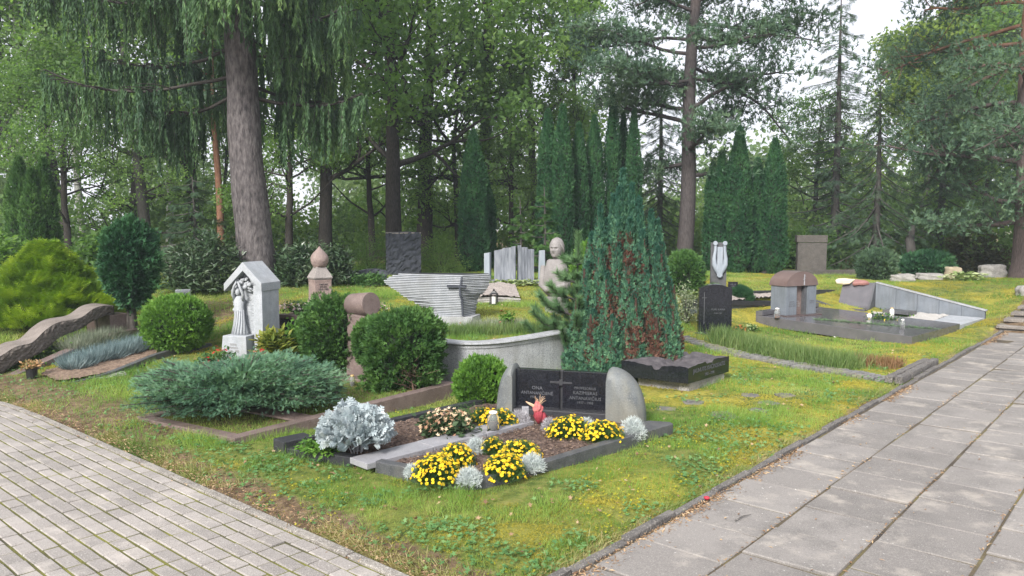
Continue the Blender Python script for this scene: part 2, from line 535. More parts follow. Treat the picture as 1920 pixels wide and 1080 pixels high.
# ------------------------------------------------------------------ setting: ground, paths
def ground_material():
    m = bpy.data.materials.new("lawn_soil"); m.use_nodes = True
    nt = m.node_tree; N = nt.nodes; L = nt.links; b = N["Principled BSDF"]
    b.inputs["Roughness"].default_value = .95; b.inputs["Specular IOR Level"].default_value = .15
    tc = N.new("ShaderNodeTexCoord")
    def noise(s, d=5):
        n = N.new("ShaderNodeTexNoise"); n.inputs["Scale"].default_value = s; n.inputs["Detail"].default_value = d
        n.inputs["Roughness"].default_value = .65
        L.new(tc.outputs["Object"], n.inputs[0]); return n.outputs[0]
    def ramp(src, stops):
        r = N.new("ShaderNodeValToRGB"); el = r.color_ramp.elements
        el[0].position, el[0].color = stops[0][0], lin(stops[0][1]); el[1].position, el[1].color = stops[1][0], lin(stops[1][1])
        for p, c in stops[2:]:
            e = el.new(p); e.color = lin(c)
        L.new(src, r.inputs[0]); return r.outputs[0]
    def mix(f, a, c):
        x = N.new("ShaderNodeMixRGB")
        if isinstance(f, float): x.inputs[0].default_value = f
        else: L.new(f, x.inputs[0])
        L.new(a, x.inputs[1]); L.new(c, x.inputs[2]); return x.outputs[0]
    green = ramp(noise(9), [(.35, (.05, .085, .02)), (.5, (.12, .155, .035)), (.65, (.2, .2, .06))])
    moss = ramp(noise(22), [(.35, (.16, .16, .03)), (.5, (.32, .29, .05)), (.68, (.42, .35, .07))])
    soil = ramp(noise(14), [(.3, (.06, .04, .025)), (.5, (.15, .105, .065)), (.7, (.26, .19, .12))])
    mfac = ramp(noise(1.1, 7), [(.44, (0, 0, 0)), (.6, (1, 1, 1))])
    at = N.new("ShaderNodeAttribute"); at.attribute_name = "moss"
    mm = N.new("ShaderNodeMath"); mm.operation = 'MULTIPLY'; L.new(mfac, mm.inputs[0]); L.new(at.outputs["Fac"], mm.inputs[1])
    c = mix(mm.outputs[0], green, moss)
    a2 = N.new("ShaderNodeAttribute"); a2.attribute_name = "soil"
    n2 = noise(5, 8)
    ad = N.new("ShaderNodeMath"); ad.operation = 'ADD'; L.new(a2.outputs["Fac"], ad.inputs[0]); L.new(n2, ad.inputs[1])
    sf = ramp(ad.outputs[0], [(.78, (0, 0, 0)), (1.0, (1, 1, 1))])
    c = mix(sf, c, soil)
    L.new(c, b.inputs["Base Color"])
    bp = N.new("ShaderNodeBump"); bp.inputs["Strength"].default_value = .8; bp.inputs["Distance"].default_value = .03
    L.new(noise(45, 6), bp.inputs["Height"]); L.new(bp.outputs[0], b.inputs["Normal"])
    return m

def soil_amount(u, v):
    le = left_edge(v)
    s = 1 - sstep(.0, .28, v) * 1.0
    s = np.maximum(s * .75, (1 - sstep(.05, .55, u - le)) * .8)
    s = np.where((u < le) | (v < 0), .6, s)
    s = np.maximum(s, .55 * sstep(3.6, 4.2, v) * (1 - sstep(.4, 1.3, u - le)))
    return s

def axis(lo, hi, step, far, extra=()):
    a = list(np.arange(lo, hi, step)); x = hi; s = step
    while x < far: a.append(x); s *= 1.35; x += s
    a.append(far)
    x = lo; s = step
    while x > -far: s *= 1.35; x -= s; a.append(max(x, -far))
    return np.array(sorted(set(np.round(list(a) + list(extra), 4))))

def build_ground():
    ua = axis(-.6, 17, .11, 500, (-.03, .02)); va = axis(-.6, 13, .11, 500, (-.03, .02))
    ua = ua[(np.abs(ua) > .015)]; va = va[(np.abs(va) > .015)]
    uu, vv = np.meshgrid(ua, va, indexing='ij')
    x = CO[0] + UD[0] * uu + VD[0] * vv; y = CO[1] + UD[1] * uu + VD[1] * vv
    z = H(x.ravel(), y.ravel()).reshape(x.shape)
    lawn = (uu > .1) & (vv > .1)
    z = z + np.where(lawn & (np.hypot(x, y) < 30), (vnoise(x, y, 3.1, 1) - .5) * .03 + (vnoise(x, y, 9, 2) - .5) * .014, 0)
    V = np.stack([x, y, z], -1).reshape(-1, 3)
    a, b = x.shape
    i = np.arange(a - 1)[:, None] * b + np.arange(b - 1)[None, :]
    F = np.stack([i, i + b, i + b + 1, i + 1], -1).reshape(-1, 4)
    me = arrmesh("ground", V, F.ravel(), np.arange(len(F)) * 4, np.full(len(F), 4))
    at = me.attributes.new("soil", 'FLOAT', 'POINT'); at.data.foreach_set("value", soil_amount(uu, vv).astype(np.float32).ravel())
    slope = np.exp(-((x + 4.3) ** 2 / 3.0 + (y - 11.8) ** 2 / 2.5)) + np.exp(-((uu - 14.0) ** 2 / .5 + (vv - .3) ** 2 / .5)) * 1.0
    so = soil_amount(uu, vv) + slope * .6 + sstep(20, 26, y) * .45
    at.data.foreach_set("value", so.astype(np.float32).ravel())
    a3 = me.attributes.new("moss", 'FLOAT', 'POINT')
    ms = sstep(-1.5, 2.5, x) * .9 + .12 + .3 * np.exp(-((x - 3) ** 2 + (y - 9) ** 2) / 5)
    a3.data.foreach_set("value", np.clip(ms, 0, 1.2).astype(np.float32).ravel())
    o = link("ground", me, ground_material(), smooth=True)
    if (me.polygons[0].normal.z < 0): me.flip_normals()
    tag(o, "grassy sloping ground of the cemetery", kind="structure")
build_ground()

def slabs(name, rects, m, top=.0, thick=.05, inset=.006, jit=.003, seed=1, label=None, tilt=.004):
    """rects: (u0,u1,v0,v1) arrays of separate stones, bevelled tops."""
    rg = np.random.default_rng(seed); R = np.array(rects); n = len(R)
    V = np.zeros((n, 8, 3)); cu = [(0, 2), (1, 2), (1, 3), (0, 3)]
    dz = rg.normal(0, jit, n); rot = rg.normal(0, .006, n); cuv = np.stack([(R[:, 0] + R[:, 1]) / 2, (R[:, 2] + R[:, 3]) / 2], 1)
    tl = rg.normal(0, tilt, (n, 2))
    for k, (a, b) in enumerate(cu):
        for lv in range(2):
            u = R[:, a].copy(); v = R[:, b].copy()
            if lv: u += np.where(a == 0, inset, -inset); v += np.where(b == 2, inset, -inset)
            du, dv = u - cuv[:, 0], v - cuv[:, 1]
            u, v = cuv[:, 0] + du - dv * rot, cuv[:, 1] + dv + du * rot
            le = left_edge(v) * (R[:, 1] <= .05)
            u = u + le
            V[:, k + 4 * lv, 0] = CO[0] + UD[0] * u + VD[0] * v
            V[:, k + 4 * lv, 1] = CO[1] + UD[1] * u + VD[1] * v
            V[:, k + 4 * lv, 2] = top + dz + du * tl[:, 0] + dv * tl[:, 1] - (0 if lv else inset)
    low = V[:, :4].copy(); low[:, :, 2] = top - thick
    V = np.concatenate([V, low], 1)
    q = [(4, 5, 6, 7)] + [(k, (k + 1) % 4, 4 + (k + 1) % 4, 4 + k) for k in range(4)] + [(8 + k, 8 + (k + 1) % 4, (k + 1) % 4, k) for k in range(4)]
    F = (np.array(q)[None] + (np.arange(n) * 12)[:, None, None]).reshape(-1, 4)
    me = arrmesh(name, V.reshape(-1, 3), F.ravel(), np.arange(len(F)) * 4, np.full(len(F), 4), rnd=np.repeat(rg.random(n), 12))
    o = link(name, me, m)
    return tag(o, label, kind="structure")

def stone_rnd_mat(name, a, b, speck, scale, rough=.85, stain=(.10, .095, .09), stainamt=.5, bump=.5, light=(.42, .38, .33)):
    m = leafmat(name, [a, b], trans=0, rough=rough, spec=.3, nscale=scale, nmix=.35)
    nt = m.node_tree; N = nt.nodes; L = nt.links; bs = N["Principled BSDF"]
    src = bs.inputs["Base Color"].links[0].from_socket
    tc = [n for n in N if n.type == 'TEX_COORD'][0]
    def lay(src, sc, lo, hi, col, amt, det=8):
        n = N.new("ShaderNodeTexNoise"); n.inputs["Scale"].default_value = sc; n.inputs["Detail"].default_value = det; n.inputs["Roughness"].default_value = .7
        L.new(tc.outputs["Object"], n.inputs[0])
        r = N.new("ShaderNodeValToRGB"); r.color_ramp.elements[0].position = lo; r.color_ramp.elements[1].position = hi
        L.new(n.outputs[0], r.inputs[0])
        mu = N.new("ShaderNodeMath"); mu.operation = 'MULTIPLY'; mu.inputs[1].default_value = amt; L.new(r.outputs[0], mu.inputs[0])
        x = N.new("ShaderNodeMixRGB"); x.inputs[2].default_value = lin(col); L.new(mu.outputs[0], x.inputs[0]); L.new(src, x.inputs[1])
        return x.outputs[0]
    src = lay(src, 1.7, .47, .62, stain, stainamt)
    src = lay(src, 2.6, .53, .66, light, .55)
    src = lay(src, 160, .52, .62, speck, .5, 3)
    src = lay(src, 75, .60, .70, (.06, .058, .055), .5, 3)
    src = lay(src, 38, .68, .72, (.55, .54, .5), .6, 2)
    L.new(src, bs.inputs["Base Color"])
    n = N.new("ShaderNodeTexNoise"); n.inputs["Scale"].default_value = 130; n.inputs["Detail"].default_value = 5
    L.new(tc.outputs["Object"], n.inputs[0])
    bp = N.new("ShaderNodeBump"); bp.inputs["Strength"].default_value = bump; bp.inputs["Distance"].default_value = .004
    L.new(n.outputs[0], bp.inputs["Height"]); L.new(bp.outputs[0], bs.inputs["Normal"])
    return m

rp = random.Random(4)
rects = []
rowoff = [0.12, 0.31, 0.05, .25, .4, .1, .2, .3, .02, .15, .33]
for j in range(11):
    v1 = -.035 - j * .49; v0 = v1 - .475
    u = -1.2 + rowoff[j]
    while u < 12.5:
        w = .436 + rp.uniform(-.004, .004)
        rects.append((u, min(u + w, 12.55), v0, v1)); u += w + .013
for r_ in [r for r in rects]:
    if r_[0] < 0.02: rects.remove(r_)
M_slab = stone_rnd_mat("concrete_slab", (.165, .153, .143), (.238, .222, .208), (.36, .34, .31), 1.0)
slabs("slab_path", rects, M_slab, jit=.0035, tilt=.01, label="worn concrete slab path rising to the steps on the right")
rects = []
j = 0; u1 = -.075
while u1 > -7:
    v = -3.0 + rp.uniform(0, .16)
    while v < 17:
        w = .158 + rp.uniform(-.003, .003)
        rects.append((u1 - .079, u1, v, v + w)); v += w + .009
    u1 -= .0915
M_paver = stone_rnd_mat("concrete_paver", (.21, .193, .18), (.315, .29, .27), (.47, .44, .40), 1.2, stain=(.16, .15, .14), stainamt=.4, bump=.4, light=(.45, .41, .37))
slabs("brick_path", rects, M_paver, jit=.002, inset=.005, tilt=.02, seed=5, label="pale grey brick path with mossy joints curving on the left")
# joint fill: sand with moss, a sheet just below the paver tops
M_joint = mat("mossy_joint", [(.05, .045, .03), (.10, .10, .025), (.17, .17, .03)], scale=3.0, rough=.95, bump=.6, bscale=60)
M_joint2 = mat("sandy_joint", [(.045, .036, .028), (.10, .08, .05), (.16, .14, .05)], scale=2.0, rough=.95, bump=.6, bscale=60)
def sheet(name, us, vs, z, m, label):
    uu, vv = np.meshgrid(us, vs, indexing='ij')
    uu2 = uu + left_edge(vv) * (uu <= 0.01)
    V = np.stack([CO[0] + UD[0] * uu2 + VD[0] * vv, CO[1] + UD[1] * uu2 + VD[1] * vv, np.full(uu.shape, z)], -1).reshape(-1, 3)
    a, b = uu.shape; i = np.arange(a - 1)[:, None] * b + np.arange(b - 1)[None, :]
    F = np.stack([i, i + b, i + b + 1, i + 1], -1).reshape(-1, 4)
    me = arrmesh(name, V, F.ravel(), np.arange(len(F)) * 4, np.full(len(F), 4))
    return tag(link(name, me, m), label, kind="structure")
sheet("path_joints", np.linspace(-7, -.0, 12), np.linspace(-3, 17, 60), -.0065, M_joint, "moss and sand between the bricks of the path")
sheet("path_sand", np.linspace(.02, 12.55, 40), np.linspace(-5.4, -.0, 12), -.009, M_joint2, "sand between the concrete slabs")

# kerbs: each a long run of short stones
M_kerbc = mat("kerb_concrete", [(.15, .135, .12), (.27, .25, .22)], 6, .9, bump=.5, bscale=60, speck=(.42, .40, .36), speck_scale=120)
M_kerbd = mat("kerb_dark", [(.075, .07, .066), (.15, .14, .13)], 7, .9, bump=.6, bscale=50, speck=(.24, .22, .2), speck_scale=90)
mb = MB(); v = .0
while v < 16:
    l = .5
    mb.beam(UV(float(left_edge(v)) - .035, v + .004, -.06), UV(float(left_edge(v + l)) - .035, v + l - .004, -.06 + rp.uniform(-.002, .002)), .055, .066 + rp.uniform(-.003, .006))
    v += l
tag(mb.build("brick_path_kerb", M_kerbc, bevel=.006), "thin pale concrete edging beside the brick path", kind="structure")
mb = MB(); u = .02
while u < 12.5:
    l = .5 + rp.uniform(-.03, .05)
    a, b = UV(u + .006, .012 + rp.uniform(-.006, .006), -.07), UV(u + l - .006, .012 + rp.uniform(-.006, .006), -.07)
    mb.beam(a, b, .05, .09 + rp.uniform(-.016, .010)); u += l
tag(mb.build("slab_path_kerb", M_kerbd, bevel=.008, rough=.002), "dark worn kerb stones beside the slab path", kind="structure")

# ------------------------------------------------------------------ stone materials
M_gran_grey = mat("grey_granite", [(.36, .375, .395), (.46, .475, .49)], 8, .6, speck=(.12, .12, .13), speck_scale=170, speck_lim=.56, bump=.2, bscale=120, big=((.22, .22, .21), 2, .5), streak=((.17, .17, .155), .55))
M_white = mat("pale_granite", [(.30, .325, .35), (.42, .44, .465)], 9, .75, speck=(.25, .26, .28), speck_scale=140, bump=.3, bscale=90, big=((.27, .28, .28), 2.5, .5), streak=((.26, .27, .26), .4))
M_dark = mat("black_polished_granite", [(.007, .008, .011), (.014, .015, .02)], 30, .13, spec=.5, speck=(.03, .032, .04), speck_scale=260, speck_lim=.62)
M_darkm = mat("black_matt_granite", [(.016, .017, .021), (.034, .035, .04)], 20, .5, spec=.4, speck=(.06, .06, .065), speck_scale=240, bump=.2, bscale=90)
M_darkrough = mat("split_dark_granite", [(.022, .026, .036), (.055, .062, .078)], 5, .75, bump=1.0, bscale=9, speck=(.09, .095, .11), speck_scale=150, spec=.35)
M_kerbgrey = mat("dark_kerb_granite", [(.045, .048, .054), (.085, .088, .094)], 10, .45, speck=(.12, .12, .125), speck_scale=180, bump=.2, bscale=60, big=((.13, .125, .11), 3, .45))
M_brown = mat("red_brown_granite", [(.105, .075, .068), (.18, .135, .122)], 12, .6, speck=(.24, .19, .17), speck_scale=170, bump=.25, bscale=60, big=((.08, .062, .055), 3, .5))
M_browndk = mat("brown_polished_granite", [(.055, .038, .036), (.085, .062, .058)], 18, .3, speck=(.13, .10, .095), speck_scale=200)
M_pink = mat("rose_granite", [(.22, .16, .145), (.33, .255, .225)], 10, .75, speck=(.14, .10, .09), speck_scale=150, bump=.5, bscale=40, big=((.16, .13, .12), 2.6, .6))
M_sand = mat("grey_pink_stone", [(.20, .18, .17), (.32, .29, .27)], 6, .85, bump=.5, bscale=40, speck=(.15, .135, .125), speck_scale=120, big=((.14, .13, .12), 3, .5))
M_ribbon = mat("carved_brown_stone", [(.13, .11, .095), (.21, .18, .16)], 6, .85, bump=.5, bscale=40, speck=(.25, .22, .2), speck_scale=120)
M_chisel = mat("chiselled_brown_stone", [(.065, .055, .047), (.18, .155, .135)], 16, .9, bump=1.0, bscale=26, stretch=(1, 1, 2.2))
M_bluegrey = mat("blue_grey_slate", [(.115, .135, .16), (.17, .19, .215)], 4, .6, bump=.15, bscale=50, streak=((.09, .10, .105), .6), big=((.10, .115, .13), 1.6, .5), speck=(.24, .26, .28), speck_scale=200)
M_streak = mat("streaked_grey_slab", [(.085, .095, .115), (.17, .185, .21), (.25, .265, .29)], 5, .7, stretch=(3.5, 3.5, .5), bump=.4, bscale=14)
M_copper = mat("brown_metal_roof", [(.11, .075, .068), (.16, .115, .105)], 3, .35, spec=.6, bump=.1)
M_field = mat("field_stone", [(.22, .21, .20), (.38, .365, .34)], 5, .9, bump=.9, bscale=14, speck=(.16, .155, .15), speck_scale=70)
M_fieldy = mat("ochre_field_stone", [(.30, .25, .17), (.42, .36, .26)], 5, .9, bump=.8, bscale=14)
M_plate = mat("grey_plate", [(.25, .25, .27), (.32, .32, .34)], 8, .45, speck=(.2, .2, .21), speck_scale=170, bump=.1, bscale=80)
M_eng = mat("engraving_grey", [(.075, .08, .09), (.12, .125, .14)], 40, .8)
M_engd = mat("engraving_dim", [(.06, .065, .07), (.10, .105, .115)], 40, .8)
M_engd2 = mat("engraving_faint", [(.22, .21, .2), (.28, .27, .26)], 40, .8)
M_mulch = mat("bark_mulch", [(.05, .035, .03), (.11, .075, .06), (.19, .13, .10)], 30, .95, bump=1, bscale=60)
M_gravel = mat("white_gravel", [(.38, .36, .33), (.62, .60, .57)], 60, .9, bump=1, bscale=90)
M_pebble = mat("pale_pebbles", [(.22, .19, .17), (.45, .40, .37)], 40, .9, bump=1, bscale=60)
M_soil = mat("dark_soil", [(.035, .027, .02), (.075, .055, .04)], 20, .95, bump=1, bscale=40)
M_mossy = mat("mossy_soil", [(.06, .07, .02), (.13, .14, .03), (.16, .11, .06)], 12, .95, bump=1, bscale=40)
M_glass = glassmat("clear_glass", (.92, .95, .95))
M_redglass = glassmat("red_glass", (.6, .12, .08), .1)
M_wax = mat("candle_wax", [(.62, .40, .24), (.72, .52, .34)], 10, .6)
M_whitep = mat("white_plastic", [(.68, .67, .65), (.75, .74, .72)], 10, .5)
M_gold = mat("gold_lid", [(.45, .30, .12), (.55, .38, .16)], 10, .35, spec=.6)
M_black = mat("black_metal", [(.015, .015, .016), (.025, .025, .026)], 10, .4)
M_wire = mat("old_wire", [(.14, .13, .12), (.2, .19, .18)], 10, .6)

def gz(p, dz=0.0):
    return Vector((p[0], p[1], hz(p[0], p[1]) + dz))

def patch(name, poly, z0, m, parent, step=.06, amp=.012, seed=3, local=None):
    """bumpy filled bed inside a plan polygon (world coords minus local origin)."""
    ox, oy, oz = (local or (0, 0, 0))
    poly = [(p[0], p[1]) for p in poly]
    xs = [p[0] for p in poly]; ys = [p[1] for p in poly]
    bm = bmesh.new()
    bm.faces.new([bm.verts.new((p[0], p[1], 0)) for p in poly])
    nx = int((max(xs) - min(xs)) / step); ny = int((max(ys) - min(ys)) / step)
    for i in range(1, nx):
        bmesh.ops.bisect_plane(bm, geom=bm.verts[:] + bm.edges[:] + bm.faces[:], plane_co=(min(xs) + i * step, 0, 0), plane_no=(1, 0, 0))
    for i in range(1, ny):
        bmesh.ops.bisect_plane(bm, geom=bm.verts[:] + bm.edges[:] + bm.faces[:], plane_co=(0, min(ys) + i * step, 0), plane_no=(0, 1, 0))
    bmesh.ops.triangulate(bm, faces=bm.faces[:])
    r = random.Random(seed)
    for v in bm.verts:
        zz = z0(v.co.x, v.co.y) if callable(z0) else z0
        v.co = Vector((v.co.x - ox, v.co.y - oy, zz - oz + r.uniform(-amp, amp)))
    bmesh.ops.recalc_face_normals(bm, faces=bm.faces)
    me = bpy.data.meshes.new(name); bm.to_mesh(me); bm.free()
    if me.polygons[0].normal.z < 0: me.flip_normals()
    return link(name, me, m, parent, smooth=True)

NOGRASS = []          # plan polygons where no lawn grows

# ------------------------------------------------------------------ FRONT GRAVE (double headstone)
fA, fB, fC = Vector((*g0(895, 925), 0)), Vector((*g0(515, 847), 0)), Vector((*g0(1262, 812), 0))
fD = fB + fC - fA
NOGRASS.append([fA, fB, fD, fC])
root = thing("grave_plot", (0, 0, 0), "dark granite kerb around the brown mulch bed with yellow flowers in front", "grave plot")
e_l = (fB - fA).normalized(); e_r = (fC - fA).normalized()
gapR = fA + e_l * ((fA - Vector((*g0(693, 890), 0))).length)
gapL = fA + e_l * ((fA - Vector((*g0(655, 880), 0))).length)
kw, kh = .075, .08
mb = MB()
# rounded front corner
arc = []
for k in range(9):
    t = k / 8
    p = fA + e_l * .3 * (1 - t) ** 2 + e_r * .34 * t ** 2
    arc.append(p)
ctr = fA + e_l * .55 + e_r * .55
inner = [fA + e_l * .3 + e_r * kw * 1.1, fA + e_l * .17 + e_r * .15, fA + e_r * .34 + e_l * kw * 1.1]
poly = [(p.x, p.y) for p in arc] + [(p.x, p.y) for p in reversed(inner)]
mb.prism(poly, -.06, kh - .002)
mb.build("corner_stone", M_kerbgrey, root, bevel=.006)
MB().beam(fA + e_l * .3 + Vector((0, 0, -.06)), gapR + Vector((0, 0, -.06)), kw, kh + .06, -kw / 2).build("front_kerb", M_kerbgrey, root, bevel=.006)
s_ = (gapL - fB).length
MB().beam(gapL + Vector((0, 0, -.06)), gapL + e_l * s_ * .48 + Vector((0, 0, -.07)), kw * 1.2, kh + .055, -kw / 2).build("front_kerb", M_darkm, root, bevel=.006)
MB().beam(gapL + e_l * s_ * .48 + Vector((0, 0, -.06)), fB + Vector((0, 0, -.06)), kw, kh + .025, -kw / 2).build("front_kerb", M_darkm, root, bevel=.006)
MB().beam(fB - e_l * .04 + Vector((0, 0, -.06)), fB + e_r * .26 - e_l * .04 + Vector((0, 0, -.06)), .17, kh + .075, 0).build("end_block", M_darkm, root, bevel=.01)
MB().beam(fA + e_r * .34 + Vector((0, 0, -.06)), fC - e_r * .3 + Vector((0, 0, -.05)), kw, kh + .05, kw / 2).build("side_kerb", M_kerbgrey, root, bevel=.006)
mb = MB()
mb.prism([(p.x, p.y) for p in (fC - e_r * .3, fC + e_l * .0, fC + e_l * .06 + e_r * .05, fC + e_l * .22, fC + e_l * .24 - e_r * .1, fC - e_r * .3 + e_l * kw)], -.06, kh + .0)
mb.build("corner_stone", M_kerbgrey, root, bevel=.006)
MB().beam(fB + e_r * .26 + Vector((0, 0, -.06)), fD + Vector((0, 0, -.03)), kw, kh + .03, kw / 2).build("side_kerb", M_darkm, root, bevel=.006)
ins = .04
patch("mulch", [fA + (e_l + e_r) * .14, fB - e_l * ins + e_r * ins, fD - e_l * ins, fC + e_l * ins], .045, M_mulch, root, amp=.012)
# mulch chips
rg = np.random.default_rng(8)
n = 9000
a_, b_ = rg.random(n), rg.random(n)
fa, fb, fc = np.array(fA), np.array(fB), np.array(fC)
pp = fa + (fb - fa) * (a_ * .92 + .04)[:, None] + (fc - fa) * (b_ * .92 + .04)[:, None]; pp[:, 2] = .045 + rg.random(n) * .014
M_chip = leafmat("bark_chips", [(.055, .035, .028), (.12, .08, .06), (.26, .19, .14)], trans=0, rough=.9, spec=.2, nmix=.2)
dd = rdir(rg, n); dd[:, 2] *= .3
o = foliage("bark_chips", LEAF, pp, dd, np.tile([0, 0, 1.], (n, 1)) + rdir(rg, n) * .4, rg.uniform(.012, .03, n), rg.uniform(.006, .014, n), M_chip, root)
tag(o, kind="stuff")
# plates leading from the gap to the headstone
pc = (gapR + gapL) / 2 ; pdir = (Vector((*g0(985, 803), 0)) - pc).normalized()
pln = (Vector((*g0(985, 803), 0)) - pc).length
for i in range(3):
    a = pc + pdir * (pln * i / 3 + .004 - (.05 if i == 0 else 0)); b = pc + pdir * (pln * (i + 1) / 3 - .004)
    MB().beam(a + Vector((0, 0, .035)), b + Vector((0, 0, .035)), .215, .043 + .002 * i).build("path_plate", M_plate, root, bevel=.004)

# the double headstone
hL, hR = Vector((*g0(958, 772, .04), 0)), Vector((*g0(1147, 785, .04), 0))
haz = math.degrees(math.atan2((hR - hL).x, (hR - hL).y)) - 90
W_ = (hR - hL).length
hd = thing("headstone", (hL.x, hL.y, 0), "wide black polished double headstone with cross between two rounded grey side stones", "headstone", az=haz)
zt = P(1050, 694, (hL.y + hR.y) / 2).z
wl_ = W_ / 2
pw0 = .055                                            # panel start after the left stone
MB().box((pw0 + (W_ - pw0 - .03) * .242, 0, (.1 + zt) / 2), ((W_ - pw0 - .03) * .484, .075, zt - .1)).build("left_panel", M_dark, hd, bevel=.003)
MB().box((pw0 + (W_ - pw0 - .03) * .758, .0, (.1 + zt) / 2), ((W_ - pw0 - .03) * .484, .075, zt - .1)).build("right_panel", M_dark, hd, bevel=.003)
xc = pw0 + (W_ - pw0 - .03) * .5
mb = MB(); mb.box((xc, .012, (.1 + zt) / 2), (.035, .04, zt - .1)); mb.box((xc, -.03, zt - .105), (.20, .028, .018)); mb.box((xc, -.03, zt - .105), (.03, .03, .05))
mb.build("cross", M_darkm, hd, bevel=.002)
MB().box((W_ / 2, .0, .05), (W_ * .95, .2, .10)).build("plinth", M_darkm, hd, bevel=.006)
def side_stone(x0, sgn, w, h, th, name):
    """solid whose outline is a tall half egg, upright on the inner side, swelling outwards."""
    mb = MB(); prof = []
    nn = 22
    for k in range(nn + 1):
        t = k / nn * math.pi / 2
        xx = math.sin(t) ** .95; z = math.cos(t) ** .8
        prof.append((xx * w, z * h))
    # round over the inner top
    prof = [(0, h * .90), (w * .03, h * .955), (w * .1, h * .99)] + [q for q in prof if q[0] > w * .2]
    poly = [(0, -.06)] + prof + [(w, -.06)]
    sl = 9
    vs = []; fs = []; n = len(poly)
    for i in range(sl + 1):
        yy = (i / sl - .5)
        k = (1 - abs(yy * 2) ** 3.2 * .16)
        for (a, z) in poly:
            vs.append((x0 + sgn * a * (k if a > 0 else 1), yy * th, z * (k if z > 0 else 1)))
    for i in range(sl):
        for q in range(n):
            fs.append((i * n + q, i * n + (q + 1) % n, (i + 1) * n + (q + 1) % n, (i + 1) * n + q))
    fs.append(tuple(range(n))); fs.append(tuple(sl * n + q for q in range(n))[::-1])
    mb.add(vs, fs)
    return mb
M_side = mat("grey_green_granite", [(.085, .095, .10), (.15, .165, .165)], 5, .55, speck=(.20, .21, .21), speck_scale=190, bump=.2, bscale=70, big=((.19, .18, .135), 3.0, .55), streak=((.20, .195, .16), .5))
side_stone(pw0, -1, .17, zt + .045, .30, "s").build("side_stone", M_side, hd, autosm=40)
side_stone(W_ - .035, 1, .335, zt + .055, .26, "s").build("side_stone", M_side, hd, autosm=40)
R90 = (math.pi / 2, 0, 0)
xl = pw0 + (W_ - pw0 - .03) * .24; xr = pw0 + (W_ - pw0 - .03) * .76
text_part("inscription", "ONA", .044, M_eng, hd, (xl, -.039, zt - .165), R90)
text_part("inscription", "ANTANAVIČIENĖ", .038, M_eng, hd, (xl, -.039, zt - .212), R90)
text_part("inscription", "1939 - 2018", .027, M_eng, hd, (xl, -.039, zt - .248), R90)
text_part("inscription", "PROFESORIUS", .031, M_engd, hd, (xr, -.039, zt - .145), R90)
text_part("inscription", "KAZIMIERAS", .04, M_engd, hd, (xr, -.039, zt - .188), R90)
text_part("inscription", "ANTANAVIČIUS", .04, M_engd, hd, (xr, -.039, zt - .236), R90)
text_part("inscription", "1937 - 1998", .03, M_engd, hd, (xr, -.039, zt - .275), R90)

def glass_lantern(px, py, Y, label, h=.16, r=.045, body=M_glass, inner=M_wax, lid=None, group=None, z=None):
    p = P(px, py, Y)
    if z is not None: p.z = z
    t = thing("grave_candle", p, label, "grave candle", group)
    g = MB(); g.lathe([(r * .8, 0), (r, .01), (r, h * .55), (r * .92, h * .72), (r * .6, h * .82), (r * .62, h * .86)], 14); g.build("glass_jar", body, t, smooth=True)
    MB().lathe([(r * .62, .006), (r * .62, h * .42), (r * .1, h * .43)], 12).build("candle", inner, t, smooth=True)
    MB().lathe([(r * .66, h * .86), (r * .72, h * .88), (r * .6, h * .97), (r * .2, h)], 12).build("lid", lid or M_whitep, t, smooth=True)
    return t
glass_lantern(925, 820, 6.16, "clear glass candle jar standing on the grey plates of the front grave", .155, .05, z=.083)
glass_lantern(661, 726, 8.1, "small clear candle jar with gold lid beside the spreading juniper", .135, .03, lid=M_gold)
glass_lantern(1457, 596, 12.9, "red based glass candle on the dark plot at the little temple's corner", .17, .05, inner=M_redglass, body=M_glass)
glass_lantern(631, 580, 10.7, "white candle jar with dark lid left at the foot of the onion topped stone", .12, .032, body=M_whitep, lid=M_black)
glass_lantern(650, 579, 10.75, "white candle jar with gold lid right at the foot of the onion topped stone", .12, .032, body=M_whitep, lid=M_gold)
glass_lantern(1672, 592, 13.9, "white candle jar with gold top behind the yellow bush by the slanted wall", .15, .04, body=M_whitep, lid=M_gold)
glass_lantern(1630, 598, 13.2, "short white candle in front of the yellow bush by the slanted wall", .11, .04, body=M_whitep, lid=M_gold)
glass_lantern(1692, 618, 12.1, "clear glass candle on the polished dark plot among green sprigs", .17, .035, inner=M_whitep)
for q, (px, py) in enumerate([(1559, 626), (1570, 625), (1566, 633)]):
    MBp = MB(); MBp.sphere((0, 0, .018), .026, (1.1, .9, .8), 8, 6)
    o = MBp.build("pebble", M_whitep, smooth=True); o.location = G(px, py)
    tag(o, ["small white pebble left of two others before the dark plot", "small white pebble right of two others before the dark plot",
            "small white pebble nearest the path of the three before the dark plot"][q], "pebble", "white pebbles in front of the dark plot")

